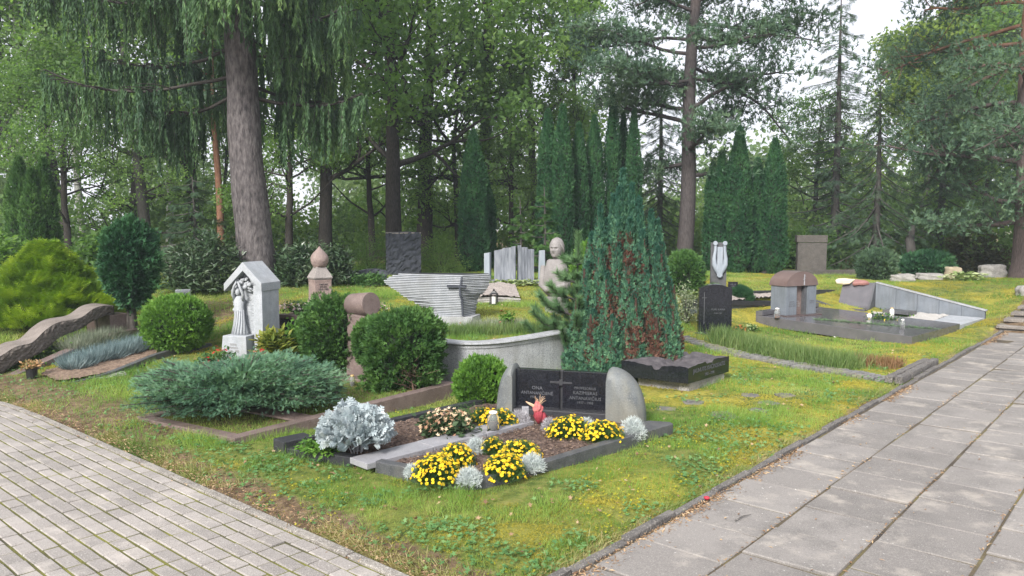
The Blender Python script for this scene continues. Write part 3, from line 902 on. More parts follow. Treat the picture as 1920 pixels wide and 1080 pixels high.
# red fabric bouquet in front of the headstone
M_redcloth = mat("red_mesh_wrap", [(.28, .03, .045), (.42, .06, .08)], 20, .6, bump=.6, bscale=60, stretch=(6, 6, 1))
M_pinkcloth = mat("pink_paper", [(.36, .06, .07), (.52, .18, .16)], 20, .7)
M_straw = mat("dry_straw", [(.45, .30, .18), (.6, .42, .28)], 20, .8)
bp_ = P(1010, 806, 6.38); bp_.z = .078
t = thing("wrapped_bouquet", bp_, "red paper wrapped dried bouquet leaning before the black headstone", "bouquet"); t.scale = (.8, .8, .70)
g = MB(); g.lathe([(.008, .0), (.03, .035), (.055, .085), (.055, .125), (.045, .15)], 14, (-.005, 0, 0), 1.0, .8); g.build("wrap", M_redcloth, t, smooth=True, rough=.010)
g = MB(); g.lathe([(.008, .0), (.03, .03), (.055, .07), (.035, .115), (.01, .13)], 14, (.045, .01, 0), .8, .8); g.build("wrap", M_redcloth, t, smooth=True, rough=.010)
g = MB(); g.lathe([(.03, .13), (.052, .16), (.058, .195), (.036, .235), (.008, .27)], 12, (-.015, 0, 0), 1, .8); g.build("head", M_pinkcloth, t, smooth=False, rough=.011)
g = MB(); g.tube([(-.03, 0, .20), (-.09, 0, .235), (-.135, 0, .265)], [.02, .016, .006], 6); g.build("paper_tail", M_straw, t)
g = MB()
for k in range(26):
    a = k * .52; g.tube([(0, 0, .2), (.035 * math.cos(a) + .01, .03 * math.sin(a), .26 + .02 * (k % 3)), (.06 * math.cos(a) + .015, .05 * math.sin(a), .28 + .02 * (k % 4))], [.003, .002, .001], 4)
g.build("dried_stems", M_straw, t)
p = P(985, 786, 6.6); p.z = .08
o = MB().box((0, 0, .045), (.06, .04, .09)).build("square_lantern", M_plate, bevel=.006); o.location = p
tag(o, "small pale grey square lantern left of the red bouquet", "lantern")
# ------------------------------------------------------------------ JUNIPER PLOT
jF, jL_, jR_ = P(440, 822, 6.08), P(265, 784, 6.8), P(845, 720, 7.85)
jB = jL_ + (jR_ - jF)
def top_kerb(mb, a, b, w, h, off=0.0):
    mb.beam(Vector(a) - Vector((0, 0, h)), Vector(b) - Vector((0, 0, h)), w, h, off)
t = thing("grave_kerb", (0, 0, 0), "brown granite kerb frame around the spreading blue green juniper", "grave kerb")
for a, b, o_ in ((jF, jL_, -.055), (jF, jR_, .055), (jL_, jB, .055), (jR_, jB, -.055)):
    mb = MB(); top_kerb(mb, a, b, .11, .26, o_); mb.build("kerb_stone", M_brown, t, bevel=.006)
lr, lf = (jL_ - jF).normalized(), (jR_ - jF).normalized()
inner = [jF + (lr + lf) * .1, jL_ - lr * .1 + lf * .1, jB - lr * .1 - lf * .1, jR_ + lr * .1 - lf * .1]
def plane_z(a, b, c, dz):
    n = (Vector(b) - Vector(a)).cross(Vector(c) - Vector(a))
    return lambda x, y: a[2] - (n.x * (x - a[0]) + n.y * (y - a[1])) / n.z + dz
patch("mossy_bed", inner, plane_z(jF, jL_, jR_, -.045), M_mossy, t, amp=.012)
JPOLY = [jF, jL_, jB, jR_]; NOGRASS.append(JPOLY)
mb = MB()
a, b = jF + lf * .75 + lr * .1, jF + lf * .75 + lr * 1.2
a.z -= .03; b.z -= .03
mb.beam(a, b, .2, .02); mb.build("inner_slab", M_brown, t, bevel=.004)

# brown lectern stone with a cylinder lying on top
c0 = P(681, 716, 8.55)
t = thing("headstone", (c0.x, c0.y, hz(c0.x, c0.y) + .02), "red brown granite lectern stone topped by a lying cylinder between round thujas", "headstone", az=25)
MB().prism([(-.14, 0), (.14, 0), (.115, .70), (-.115, .72)], -.12, .12, 'y').build("column", M_brown, t, bevel=.008)
mb = MB(); mb.lathe([(.002, -.16), (.128, -.16), (.13, -.15), (.13, .15), (.126, .16), (.002, .16)], 32)
o = mb.build("lying_cylinder", M_brown, t, autosm=35); o.location = (.0, 0, .815); o.rotation_euler = (math.pi / 2 - .1, 0, math.radians(75))
mb = MB(); mb.box((0, 0, .0), (.9, .5, .06)); mb.build("base_slab", M_brown, t, bevel=.01)

# ------------------------------------------------------------------ TERRACE WALL (curved grey granite)
t = thing("retaining_wall", (0, 0, 0), "low curved grey granite wall with rounded coping in front of the layered stone", "retaining wall")
pts = [Vector(p) for p in WALL]
sm = []
for i in range(len(pts) - 1):
    for k in range(6):
        s = k / 6
        p0 = pts[max(i - 1, 0)]; p1 = pts[i]; p2 = pts[i + 1]; p3 = pts[min(i + 2, len(pts) - 1)]
        sm.append(.5 * ((2 * p1) + (p2 - p0) * s + (2 * p0 - 5 * p1 + 4 * p2 - p3) * s * s + (3 * p1 - p0 - 3 * p2 + p3) * s ** 3))
sm.append(pts[-1])
def zt_at(x): return .475 + .035 * sstep(-.6, 1.0, x)
def sweep(sec, name, m, autosm=None, zf=None):
    vs = []; fs = []; n = len(sec)
    for i, p in enumerate(sm):
        d = (sm[min(i + 1, len(sm) - 1)] - sm[max(i - 1, 0)]); d.z = 0; d.normalize()
        nn = Vector((-d.y, d.x, 0))
        z0 = float(zt_at(p.x))
        for (a, z) in sec:
            q = Vector((p.x, p.y, 0)) + nn * a; vs.append((q.x, q.y, (z0 + z) if z > -.5 else -.1))
    for i in range(len(sm) - 1):
        for k in range(n):
            fs.append((i * n + k, i * n + (k + 1) % n, (i + 1) * n + (k + 1) % n, (i + 1) * n + k))
    fs.append(tuple(range(n))); fs.append(tuple((len(sm) - 1) * n + k for k in range(n))[::-1])
    return MB().add(vs, fs).build(name, m, t, autosm=autosm)
sweep([(0, -1), (0, -.067), (.14, -.067), (.14, -1)], "wall_face", M_gran_grey, 30)
sweep([(-.012, -.066), (-.014, -.03), (.13, -.03), (.13, -.066)], "lower_coping", M_gran_grey, 30)
sweep([(-.03, -.028), (-.042, -.018), (-.038, -.004), (-.02, 0), (.15, 0), (.15, -.028)], "coping", M_gran_grey, 50)

# layered stack sculpture with cross
p0 = P(850, 604, 10.4)
t = thing("layered_monument", (p0.x, p0.y, 0.44), "monument of thin stacked grey granite sheets with a dark cross set in it", "monument", az=12)
mb = MB(); rr = random.Random(12)
nl = 24; hb, ht = .10, .66
zb = .10
MB().box((.0, .05, .025), (.62, .42, .15)).build("base", M_gran_grey, t, bevel=.005)
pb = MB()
Lf = [(.0, -.34), (.10, -.38), (.2, -.47), (.35, -.64), (.5, -.78), (.62, -.86), (.75, -.97), (.84, -.99), (.90, -.93), (.96, -.88), (1.0, -.80)]
Rf = [(0, .26), (.3, .285), (.45, .33), (.6, .41), (.75, .46), (.9, .47), (1, .47)]
def itp(T, x): return float(np.interp(x, [a for a, b in T], [b for a, b in T]))
for k in range(nl):
    s = k / (nl - 1); z = zb + (ht - zb) * k / nl; th = (ht - zb) / nl
    xl, xr = itp(Lf, s) + rr.uniform(-.018, .018), itp(Rf, s) + rr.uniform(-.012, .012)
    xe = .175 - .03 * math.sin(s * 3.14)              # the front edge of the corner
    yb = -.13
    tlt = 0.012 * rr.uniform(-1, 1)
    jy = rr.uniform(-.009, .009)
    bulge = -.03 * math.sin(s * 2.6)
    pl = [(xl, yb + .16 + jy), (xl * .5, yb + .05 + bulge + jy), (xe - .0, yb + jy + bulge), (xr, yb + .30 + jy), (xr - .05, yb + .42), (xl + .05, yb + .34)]
    q = MB(); q.prism(pl, z + .003, z + th - .0045)
    q.build("stone_sheet", M_white, t, bevel=.0035)
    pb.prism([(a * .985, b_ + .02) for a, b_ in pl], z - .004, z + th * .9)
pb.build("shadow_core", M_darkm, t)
mb = MB(); yb = -.15
mb.tube([(.165, yb - .0, ht - .02), (.15, yb - .02, ht - .14)], [.014, .014], 4)
mb.box((.10, yb - .025, ht - .155), (.26, .05, .028)); mb.tube([(.145, yb - .03, ht - .14), (.15, yb - .035, ht - .27), (.172, yb - .02, ht - .33), (.178, yb - .01, zb + .015)], [.016, .017, .018, .018], 4)
mb.build("cross", M_darkrough, t, bevel=.002)

# onion topped rose stone
p0 = P(601, 583, 10.9)
ob = hz(p0.x, p0.y)
t = thing("headstone", (p0.x, p0.y, min(ob, p0.z) - .02), "slender rose stone pillar with an onion shaped pointed top", "headstone", az=-35)
prof = [(.215, 0), (.215, .11), (.208, .115), (.17, .16), (.148, .25), (.145, .46), (.15, .5)]
mb = MB()
def sq(prof, e=1.0):
    vs = []; fs = []
    for r, z in prof:
        for a in range(4):
            an = math.pi / 4 + a * math.pi / 2
            vs.append((r * 1.2 * math.cos(an), r * 1.2 * math.sin(an), z))
    for i in range(len(prof) - 1):
        for a in range(4):
            fs.append((i * 4 + a, i * 4 + (a + 1) % 4, (i + 1) * 4 + (a + 1) % 4, (i + 1) * 4 + a))
    fs.append((3, 2, 1, 0)); fs.append(tuple((len(prof) - 1) * 4 + a for a in range(4)))
    return vs, fs
MB().add(*sq(prof)).build("pillar", M_pink, t, bevel=.008)
MB().add(*sq([(.15, .501), (.165, .53), (.155, .545), (.125, .60), (.09, .655), (.082, .68)])).build("shoulder", M_sand, t, bevel=.008)
MB().lathe([(.085, .675), (.10, .70), (.122, .745), (.127, .79), (.115, .835), (.085, .875), (.05, .91), (.022, .94), (.003, .965)], 20).build("onion_top", M_pink, t, autosm=60, rough=.002)
text_part("inscription", "VALDAS\nJONAS\n1919-1985", .035, M_darkm, t, (.0, -.1255 - .0015, .40), R90, .001)

# flower bed kerb in front of the rose stone
t = thing("grave_kerb", (0, 0, 0), "dark brown polished kerb below pink flowers and the onion topped stone", "grave kerb")
a, b, c_ = P(526, 588, 9.9), P(632, 599, 9.6), P(560, 575, 11.4)
for q in (0,):
    mb = MB(); top_kerb(mb, a, b, .12, .05); mb.build("kerb_top", M_browndk, t, bevel=.005)
    mb = MB(); mb.beam(a - Vector((0, 0, .36)), b - Vector((0, 0, .36)), .09, .308); mb.build("kerb_face", M_dark, t, bevel=.003)
    mb = MB(); top_kerb(mb, b, b + (c_ - a), .1, .3); mb.build("kerb_side", M_browndk, t, bevel=.005)
FBED = [a, b, b + (c_ - a), c_]
patch("soil", FBED, lambda x, y: max(a.z - .06, hz(x, y) + .02), M_soil, t, amp=.01)

# rough dark stele on the rise
def rough_slab(name, w, h, th, m, parent, topf=None, seed=1, seg=14, amp=.02, lean=0.0):
    """split faced slab; local x width, y thickness."""
    r = random.Random(seed); vs = []; fs = []
    nx, nz = seg, max(6, int(seg * h / w))
    for side in (0, 1):
        for j in range(nz + 1):
            for i in range(nx + 1):
                x = (i / nx - .5) * w; tp = (topf(i / nx) if topf else 0)
                z = j / nz * (h + tp)
                e = 0 if (i in (0, nx)) else 1
                y = (-th / 2 if side == 0 else th / 2) + (r.uniform(-1, 1) * amp if side == 0 else r.uniform(-1, 1) * amp * .4)
                vs.append((x + r.uniform(-1, 1) * amp * .3, y, z + (r.uniform(-1, 1) * amp * .25 if j else 0)))
    K = (nx + 1) * (nz + 1)
    for j in range(nz):
        for i in range(nx):
            a = j * (nx + 1) + i
            fs.append((a, a + 1, a + nx + 2, a + nx + 1)); fs.append((K + a, K + a + nx + 1, K + a + nx + 2, K + a + 1))
    for i in range(nx):
        a = nz * (nx + 1) + i; fs.append((a, a + 1, K + a + 1, K + a)); fs.append((i, K + i, K + i + 1, i + 1))
    for j in range(nz):
        a = j * (nx + 1); fs.append((a, a + nx + 1, K + a + nx + 1, K + a)); a += nx; fs.append((a, K + a, K + a + nx + 1, a + nx + 1))
    return MB().add(vs, fs).build(name, m, parent)
p0 = P(757, 520, 17)
t = thing("stele", (p0.x, p0.y, hz(p0.x, p0.y) - .05), "tall dark split faced stele standing among bushes on the rise", "stele", az=-8)
rough_slab("slab", .76, .99, .16, M_darkrough, t, lambda s: .03 * math.sin(s * 3.1) + .02 * s, 4, 16, .022)
mb = MB(); mb.box((0, 0.02, 1.0), (.76, .2, .03)); mb.build("top_edge", M_sand, t, cuts=2, rough=.01)
p0 = P(697, 535, 15.5)
t = thing("low_headstone", (p0.x, p0.y, hz(p0.x, p0.y) - .05), "low dark split stone left of the tall dark stele", "headstone", az=-8)
rough_slab("slab", .6, .24, .16, M_darkrough, t, lambda s: .05 * math.sin(s * 3.0), 9, 12, .018)
p0 = P(835, 518, 15.8)
t = thing("low_headstone", (p0.x, p0.y, hz(p0.x, p0.y) - .05), "low brown arched stone just behind the layered monument", "headstone", az=0)
rough_slab("slab", .9, .12, .2, M_brown, t, lambda s: .07 * math.sin(s * 3.1), 10, 12, .008)

# group of slabs: post, wide slab, pleated slab, post
def slab4(name, label, x0, x1, ytl, ytr, yb, Y, th, az, m, group=None, cat="stele"):
    a, b = P(x0, yb, Y), P(x1, yb, Y)
    zl, zr = P(x0, ytl, Y).z, P(x1, ytr, Y).z
    g = hz((a.x + b.x) / 2, Y)
    w = (b.x - a.x); zb = min(a.z, g) - .04
    t = thing(name, ((a.x + b.x) / 2, Y, zb), label, cat, group, az=az)
    return t, w, zl - zb, zr - zb
M_post = mat("pale_blue_marble", [(.22, .255, .295), (.32, .355, .395)], 5, .6, stretch=(3, 3, .6), bump=.1)
t, w, hl, hr = slab4("stone_post", "narrow pale stone post left of the wide grey slab", 909, 920, 475, 473, 531, 15, .1, 20, M_post)
MB().prism([(-w / 2, 0), (w / 2, 0), (w / 2, hr), (-w / 2, hl)], -.05, .05, 'y').build("post", M_post, t, bevel=.005)
t, w, hl, hr = slab4("stone_slab", "wide dark grey stained slab with slanting jagged top edge", 927, 967, 470, 461, 530, 15, .1, 6, M_streak)
MB().prism([(-w / 2, 0), (w / 2, 0), (w / 2, hr), (w * .3, hr - .015), (w * .28, hr - .03), (-w * .1, hl + .05), (-w * .12, hl + .03), (-w / 2, hl)], -.05, .05, 'y').build("slab", M_streak, t, bevel=.004)
t, w, hl, hr = slab4("pleated_slab", "pleated grey slab with vertical grooves beside the wide grey slab", 970, 1001, 460, 469, 528, 15.1, .1, -14, M_streak)
for k in range(5):
    a = -w / 2 + w * k / 5; hh = hl + (hr - hl) * k / 5 - (.02 if k % 2 else 0)
    o = MB().box((a + w * .1, .02 * (k % 2), hh / 2), (w * .19, .1 + .03 * (k % 2), hh)).build("pleat", M_streak, t, bevel=.008)
t, w, hl, hr = slab4("stone_post", "narrow pale stone post left of the stone woman's bust", 1009, 1022, 470, 469, 530, 14.6, .1, -10, M_post)
MB().prism([(-w / 2, 0), (w / 2, 0), (w * .4, hr), (-w * .35, hl)], -.05, .05, 'y').build("post", M_post, t, bevel=.005)
mb = MB(); mb.beam(P(903, 531, 14.9), P(1022, 531, 15.0), .5, .06)
o = mb.build("stone_base", M_streak, bevel=.006); o.name = "grave_kerb"; tag(o, "long low grey kerb under the group of grey slabs", "kerb")

# lantern and pebble mound
p0 = P(926, 569, 12)
t = thing("lantern", (p0.x, p0.y, hz(p0.x, p0.y)), "small black metal lantern with white candle by the pebble mound", "lantern", az=10)
mb = MB(); mb.box((0, 0, .01), (.12, .12, .02))
for sx in (-1, 1):
    for sy in (-1, 1): mb.box((sx * .05, sy * .05, .09), (.014, .014, .15))
mb.build("frame", M_black, t)
MB().add(*sq([(.075, .165), (.05, .185), (.045, .19), (.03, .215), (.012, .22)])).build("roof", M_black, t)
MB().lathe([(.035, .02), (.035, .13)], 12).build("candle", M_whitep, t)
MB().lathe([(.012, .215), (.018, .23), (.012, .245)], 8).build("ring", M_black, t)
t = thing("grave_kerb", (0, 0, 0), "low stone kerb holding a flat mound of pale pebbles behind the lantern", "grave kerb")
a, b, c_, d_ = P(880, 567, 12.2), P(975, 562, 12.4), P(965, 549, 14), P(893, 549, 14)
for q in (a, b, c_, d_): q.z = hz(q.x, q.y)
mb = MB(); mb.beam(a, b, .1, .07); mb.build("kerb_stone", M_field, t, cuts=3, rough=.01)
patch("pebbles", [a, b, c_, d_], lambda x, y: hz(x, y) + .06 + .05 * math.exp(-((x + .25) ** 2) * 4), M_pebble, t, amp=.02)

# ------------------------------------------------------------------ BUST
p0 = P(1043, 552, 11.6)
gzb = hz(p0.x, p0.y)
t = thing("stone_bust", (p0.x, p0.y, gzb), "grey stone bust of a woman with her head turned up, behind the young pine", "statue", az=28); t.scale = (.9, .9, 1)
M_bust = mat("weathered_bust", [(.18, .17, .168), (.27, .255, .25)], 5, .85, bump=.5, bscale=50, speck=(.15, .135, .12), speck_scale=140, big=((.19, .17, .16), 4, .45))
hh = P(1043, 447, 11.6).z - gzb                      # total height
def ring_body(rings, seg=28):
    """rings: (z, rx, ry, cx, cy, power)"""
    vs = []; fs = []
    for z, rx, ry, cx, cyy, pw in rings:
        for k in range(seg):
            a = 2 * math.pi * k / seg
            c, s = math.cos(a), math.sin(a)
            vs.append((cx + rx * math.copysign(abs(c) ** pw, c), cyy + ry * math.copysign(abs(s) ** pw, s), z))
    for i in range(len(rings) - 1):
        for k in range(seg):
            fs.append((i * seg + k, i * seg + (k + 1) % seg, (i + 1) * seg + (k + 1) % seg, (i + 1) * seg + k))
    fs.append(tuple(range(seg))[::-1]); fs.append(tuple((len(rings) - 1) * seg + k for k in range(seg)))
    return vs, fs
def dense_rings(R, n=56):
    z = np.array([r[0] for r in R]); zz = np.linspace(z[0], z[-1], n)
    return [tuple([q] + [float(np.interp(q, z, [r[k] for r in R])) for k in range(1, 6)]) for q in zz]
hb = hh - .32                                        # shoulder level
MB().box((0, .02, .12), (.3, .3, .26)).build("pedestal", M_bust, t, bevel=.01)
mb = MB()
mb.add(*ring_body([(.24, .12, .10, 0, 0, .9), (.29, .20, .13, 0, 0, .9), (.33, .235, .15, 0, 0, .85), (.42, .245, .165, -.0, 0, .85),
                   (.5, .24, .16, 0, 0, .85), (.56, .215, .145, 0, 0, .85), (hb - .01, .16, .12, 0, 0, .85), (hb + .008, .12, .09, 0, 0, .9)]))
# forearm folded across
mb.tube([(-.23, -.02, hb - .1), (-.22, -.11, .42), (-.1, -.165, .36), (.08, -.165, .39), (.2, -.1, .42)], [.05, .055, .05, .045, .05], 10)
mb.build("torso", M_bust, t, autosm=60, rough=.002)
zc = hb + .16
mb = MB()
hv, hf = ring_body([(zc - .20, .055, .055, 0, .01, 1), (zc - .14, .055, .058, 0, .01, 1), (zc - .125, .05, .07, 0, -.02, 1), (zc - .10, .075, .09, 0, -.02, 1), (zc - .06, .092, .105, 0, -.015, 1),
                    (zc - .02, .103, .115, 0, -.01, 1), (zc + .03, .109, .12, 0, 0, 1), (zc + .08, .104, .115, 0, .005, 1), (zc + .12, .085, .095, 0, .01, 1), (zc + .15, .05, .055, 0, .01, 1), (zc + .158, .01, .01, 0, .01, 1)], 40) if False else ring_body(dense_rings([(zc - .20, .055, .055, 0, .01, 1), (zc - .14, .055, .058, 0, .01, 1), (zc - .125, .05, .07, 0, -.02, 1), (zc - .10, .075, .09, 0, -.02, 1), (zc - .06, .092, .105, 0, -.015, 1), (zc - .02, .103, .115, 0, -.01, 1), (zc + .03, .109, .12, 0, 0, 1), (zc + .08, .104, .115, 0, .005, 1), (zc + .12, .085, .095, 0, .01, 1), (zc + .15, .05, .055, 0, .01, 1), (zc + .158, .01, .01, 0, .01, 1)]), 64)
hv2 = []
for x, y, z in hv:                                   # carve the face on the -y side
    if y < 0:
        zz = z - zc
        f_ = math.exp(-(x / .018) ** 2)
        y -= .042 * f_ * math.exp(-((zz + .02) / .028) ** 2) * (1 if zz > -.055 else .4)
        for s in (-1, 1):
            y += .034 * math.exp(-((x - s * .038) / .022) ** 2 - ((zz - .012) / .013) ** 2)
        y -= .012 * math.exp(-(x / .05) ** 2 - ((zz - .035) / .012) ** 2)
        y -= .016 * math.exp(-(x / .022) ** 2 - ((zz + .066) / .009) ** 2)
        y += .020 * math.exp(-(x / .028) ** 2 - ((zz + .068) / .005) ** 2)
        y -= .014 * math.exp(-(x / .028) ** 2 - ((zz + .11) / .016) ** 2)
    hv2.append((x, y, z))
mb.add(hv2, hf)
hd_ = mb.build("head", M_bust, t, smooth=True)
mb = MB(); mb.add(*ring_body([(zc - .05, .09, .06, 0, .065, 1), (zc, .118, .10, 0, .045, 1), (zc + .05, .124, .11, 0, .03, 1), (zc + .10, .112, .112, 0, .02, 1), (zc + .145, .08, .085, 0, .02, 1), (zc + .172, .03, .03, 0, .02, 1)], 26))
for s in (-1, 1):
    mb.tube([(s * .085, -.045, zc + .09), (s * .112, .0, zc + .03), (s * .11, .05, zc - .03), (s * .08, .09, zc - .07)], [.012, .02, .022, .015], 8)
mb.build("hair", M_bust, t, smooth=True, rough=.0025)

# ------------------------------------------------------------------ SHRINE STONE with praying figure
p0 = P(474, 672, 9.4)
t = thing("shrine_stone", (p0.x, p0.y, .10), "pale granite shrine stone with gabled top and carved robed figure in its niche", "monument", az=14); t.scale = (.90, 1.0, 1.10)
w, d = .50, .38
h_e, h_r = .86, 1.10
zb = .30
MB().prism([(-.30, 0), (.10, 0), (.09, zb), (-.26, zb)], -.26, .12, 'y').build("base_block", M_white, t, bevel=.01)
M_niche = mat("rough_pale_granite", [(.27, .29, .31), (.42, .44, .46)], 18, .9, bump=1.0, bscale=35)
# back panel, right-hand shaft, gable
MB().prism([(-.21, zb), (.22, zb), (.22, h_e - .02), (0, h_r - .10), (-.24, h_e - .06), (-.235, h_e - .3)], -.05, .18, 'y').build("back_panel", M_niche, t, cuts=4, rough=.006)
MB().prism([(.13, .0), (.26, .0), (.26, h_e), (.13, h_e - .02)], -.14, .24, 'y').build("shaft", M_white, t, bevel=.006)
MB().add(*(lambda pf: ([(x, -.17, z) for x, z in pf] + [(x, .26, z) for x, z in pf], [(0, 1, 2, 3, 4, 5), (11, 10, 9, 8, 7, 6)] + [(i, (i + 1) % 6, 6 + (i + 1) % 6, 6 + i) for i in range(6)]))(
    [(-.29, h_e - .085), (-.29, h_e), (0, h_r), (.275, h_e + .012), (.275, h_e - .075), (0, h_r - .095)])).build("gable_roof", M_white, t, bevel=.005)
mb = MB()
mb.add(*ring_body([(zb, .125, .07, -.06, -.04, 1), (zb + .03, .115, .065, -.06, -.04, 1), (zb + .12, .085, .055, -.065, -.04, 1), (zb + .22, .07, .05, -.07, -.035, 1), (zb + .32, .066, .048, -.075, -.03, 1),
                   (zb + .38, .078, .05, -.075, -.025, 1), (zb + .41, .05, .04, -.075, -.02, 1), (zb + .43, .025, .025, -.075, -.02, 1)], 20))
for k in range(6):                                   # robe folds
    a = -2.6 + k * .4
    mb.tube([(-.06 + .115 * math.cos(a), -.04 + .066 * math.sin(a), zb + .01), (-.062 + .085 * math.cos(a + .2), -.04 + .056 * math.sin(a + .2), zb + .12), (-.07 + .066 * math.cos(a + .5), -.035 + .05 * math.sin(a + .5), zb + .27)], [.014, .010, .005], 6)
mb.sphere((-.08, -.04, zb + .468), .036, (1, 1.1, 1.2), 12, 8)
mb.tube([(-.135, -.03, zb + .37), (-.14, -.075, zb + .45), (-.105, -.09, zb + .53), (-.07, -.08, zb + .585)], [.022, .02, .016, .012], 8)
mb.tube([(-.02, -.03, zb + .37), (.015, -.07, zb + .45), (-.02, -.085, zb + .53), (-.05, -.08, zb + .585)], [.022, .02, .016, .012], 8)
mb.build("carved_figure", M_white, t, smooth=True).location = (-.035, -.075, 0)
mb = MB(); rr = random.Random(5)
for k in range(34):
    a = rr.uniform(-.17, .12); mb.sphere((a, -.01 + rr.uniform(-.03, .02), zb + .60 + rr.uniform(-.05, .05) - abs(a + .03) * .7), rr.uniform(.016, .032), (1.3, .8, .8), 7, 5)
for k in range(10):
    mb.sphere((-.165 + rr.uniform(-.02, .015), -.0, zb + .2 + k * .035), rr.uniform(.02, .032), (1, 1, 1.2), 8, 6)
mb.build("carved_branches", M_niche, t, smooth=True, rough=.007).location = (-.02, -.075, 0)
text_part("inscription", "ELENA\nPRANAS\n1920 - 1994", .035, M_engd2, t, (-.10, -.262, .17), R90, .001)

# small pale stone behind the ball thuja, low stone behind rhododendron
p0 = P(342, 590, 12.2)
t = thing("small_headstone", (p0.x, p0.y, hz(p0.x, p0.y) - .02), "small pale stepped stone peeping over the round thuja", "headstone", az=-20)
MB().prism([(-.16, 0), (.16, 0), (.13, .28), (.13, .36), (-.09, .36), (-.09, .2)], -.08, .08, 'y').build("stone", M_white, t, bevel=.01)
MB().box((.02, -.09, .27), (.05, .02, .12)).build("relief", M_gran_grey, t)
p0 = P(342, 512, 16)
o = MB().box((0, 0, 0), (.5, .14, .4)).build("old_headstone", M_sand, cuts=2, rough=.012); o.location = P(342, 515, 16)
tag(o, "old mossy headstone half hidden by the rhododendron", "headstone")

# ------------------------------------------------------------------ WAVE SCULPTURE on the left
up = [(-90, 715, 8.1), (-40, 690, 8.5), (0, 668, 8.8), (30, 650, 9.0), (60, 642, 9.2), (85, 619, 9.45), (110, 604, 9.7), (150, 596, 10.05), (175, 579, 10.35), (195, 573, 10.6), (213, 573, 10.8)]
lo = [(-90, 745, 8.1), (-40, 722, 8.5), (0, 703, 8.8), (30, 682, 9.0), (60, 670, 9.2), (90, 652, 9.45), (112, 633, 9.7), (150, 617, 10.05), (172, 603, 10.35), (195, 593, 10.6), (214, 590, 10.8)]
t = thing("wave_monument", (0, 0, 0), "long brown stone ribbon monument undulating down the slope at the left", "monument")
vs = []; fs = []
wv = Vector((VD[0], VD[1], 0)) * .46
U_ = [P(*q) for q in up]; L_ = [P(*q) for q in lo]
def dense(A, k=5):
    out = []
    for i in range(len(A) - 1):
        for j in range(k):
            s = j / k; p0 = A[max(i - 1, 0)]; p1 = A[i]; p2 = A[i + 1]; p3 = A[min(i + 2, len(A) - 1)]
            out.append(.5 * ((2 * p1) + (p2 - p0) * s + (2 * p0 - 5 * p1 + 4 * p2 - p3) * s * s + (3 * p1 - p0 - 3 * p2 + p3) * s ** 3))
    return out + [A[-1]]
U_, L_ = dense(U_), dense(L_)
n = len(U_)
top = MB(); vs = []
for i in range(n): vs += [U_[i], U_[i] + wv, L_[i] + wv, L_[i] + (U_[i] - L_[i]) * .02]
top.add(vs, [f for i in range(n - 1) for f in ((i * 4, i * 4 + 1, i * 4 + 5, i * 4 + 4), (i * 4 + 1, i * 4 + 2, i * 4 + 6, i * 4 + 5), (i * 4 + 2, i * 4 + 3, i * 4 + 7, i * 4 + 6))] + [(0, 3, 2, 1), (4 * n - 4, 4 * n - 3, 4 * n - 2, 4 * n - 1)])
top.build("ribbon", M_ribbon, t, autosm=40)
vs = []; fs = []; r_ = random.Random(2); kk = 6
nv = Vector((-VD[0], -VD[1], 0))
for i in range(n):
    for k in range(kk + 1):
        vs.append(L_[i].lerp(U_[i], k / kk) + nv * (.0 if k in (0, kk) else r_.uniform(.004, .026)) + nv * .002)
for i in range(n - 1):
    for k in range(kk): fs.append((i * (kk + 1) + k, i * (kk + 1) + k + 1, (i + 1) * (kk + 1) + k + 1, (i + 1) * (kk + 1) + k))
MB().add(vs, fs).build("chiselled_edge", M_chisel, t)
t = thing("stone_block", P(214, 618, 10.9), "square brown stone block under the upper end of the ribbon monument", "stone block", az=30)
t.location.z = hz(t.location.x, t.location.y)
bz = P(214, 588, 10.9).z - t.location.z
MB().box((0, 0, bz / 2), (.3, .3, bz)).build("block", M_brown, t, bevel=.006)
MB().box((-.32, .0, bz / 2 - .02), (.24, .26, bz - .05)).build("recessed_block", M_browndk, t, bevel=.004)
t = thing("grave_kerb", (0, 0, 0), "brown stone kerb running up the slope under the ribbon monument", "grave kerb")
ka, kb, kc = P(22, 702, 8.75), P(150, 645, 9.7), P(205, 625, 10.3)
mb = MB(); top_kerb(mb, ka, kb, .14, .28); mb.build("kerb_stone", M_brown, t, bevel=.008)
mb = MB(); top_kerb(mb, kb + (kc - kb) * .01, kc, .14, .28); mb.build("kerb_stone", M_brown, t, bevel=.008)
mb = MB(); top_kerb(mb, kc + Vector((.02, .03, 0)), P(258, 615, 10.9), .14, .2); mb.build("kerb_stone", M_browndk, t, bevel=.008)
# bed with mulch and its grey kerb
t = thing("grave_kerb", (0, 0, 0), "thin grey kerb curving along the mulch bed of blue fescue", "grave kerb")
KL = [(78, 712, 8.55), (88, 722, 8.3), (105, 724, 8.25), (150, 716, 8.35), (215, 697, 8.7), (250, 683, 8.95), (290, 667, 9.3), (330, 655, 9.6), (395, 646, 9.9)]
KP = [P(*q) for q in KL]
for i in range(len(KP) - 1):
    mb = MB(); mb.beam(KP[i] - Vector((0, 0, .12)), KP[i + 1] - Vector((0, 0, .12)), .075, .14); mb.build("kerb_stone", M_kerbgrey, t, bevel=.005)
BEDL = [KP[0], KP[2], KP[3], KP[4], KP[5], KP[6], P(300, 648, 10.0), P(240, 640, 10.2), P(150, 668, 9.2), P(90, 700, 8.8)]
patch("mulch", BEDL, lambda x, y: hz(x, y) + .035, mat("needle_mulch", [(.11, .075, .055), (.2, .14, .10), (.27, .2, .15)], 25, .95, bump=1, bscale=60), t, amp=.012)
NOGRASS.append(BEDL)
mb = MB(); mb.beam(P(180, 708, 8.5) - Vector((0, 0, .06)), P(232, 698, 8.7) - Vector((0, 0, .06)), .2, .066)
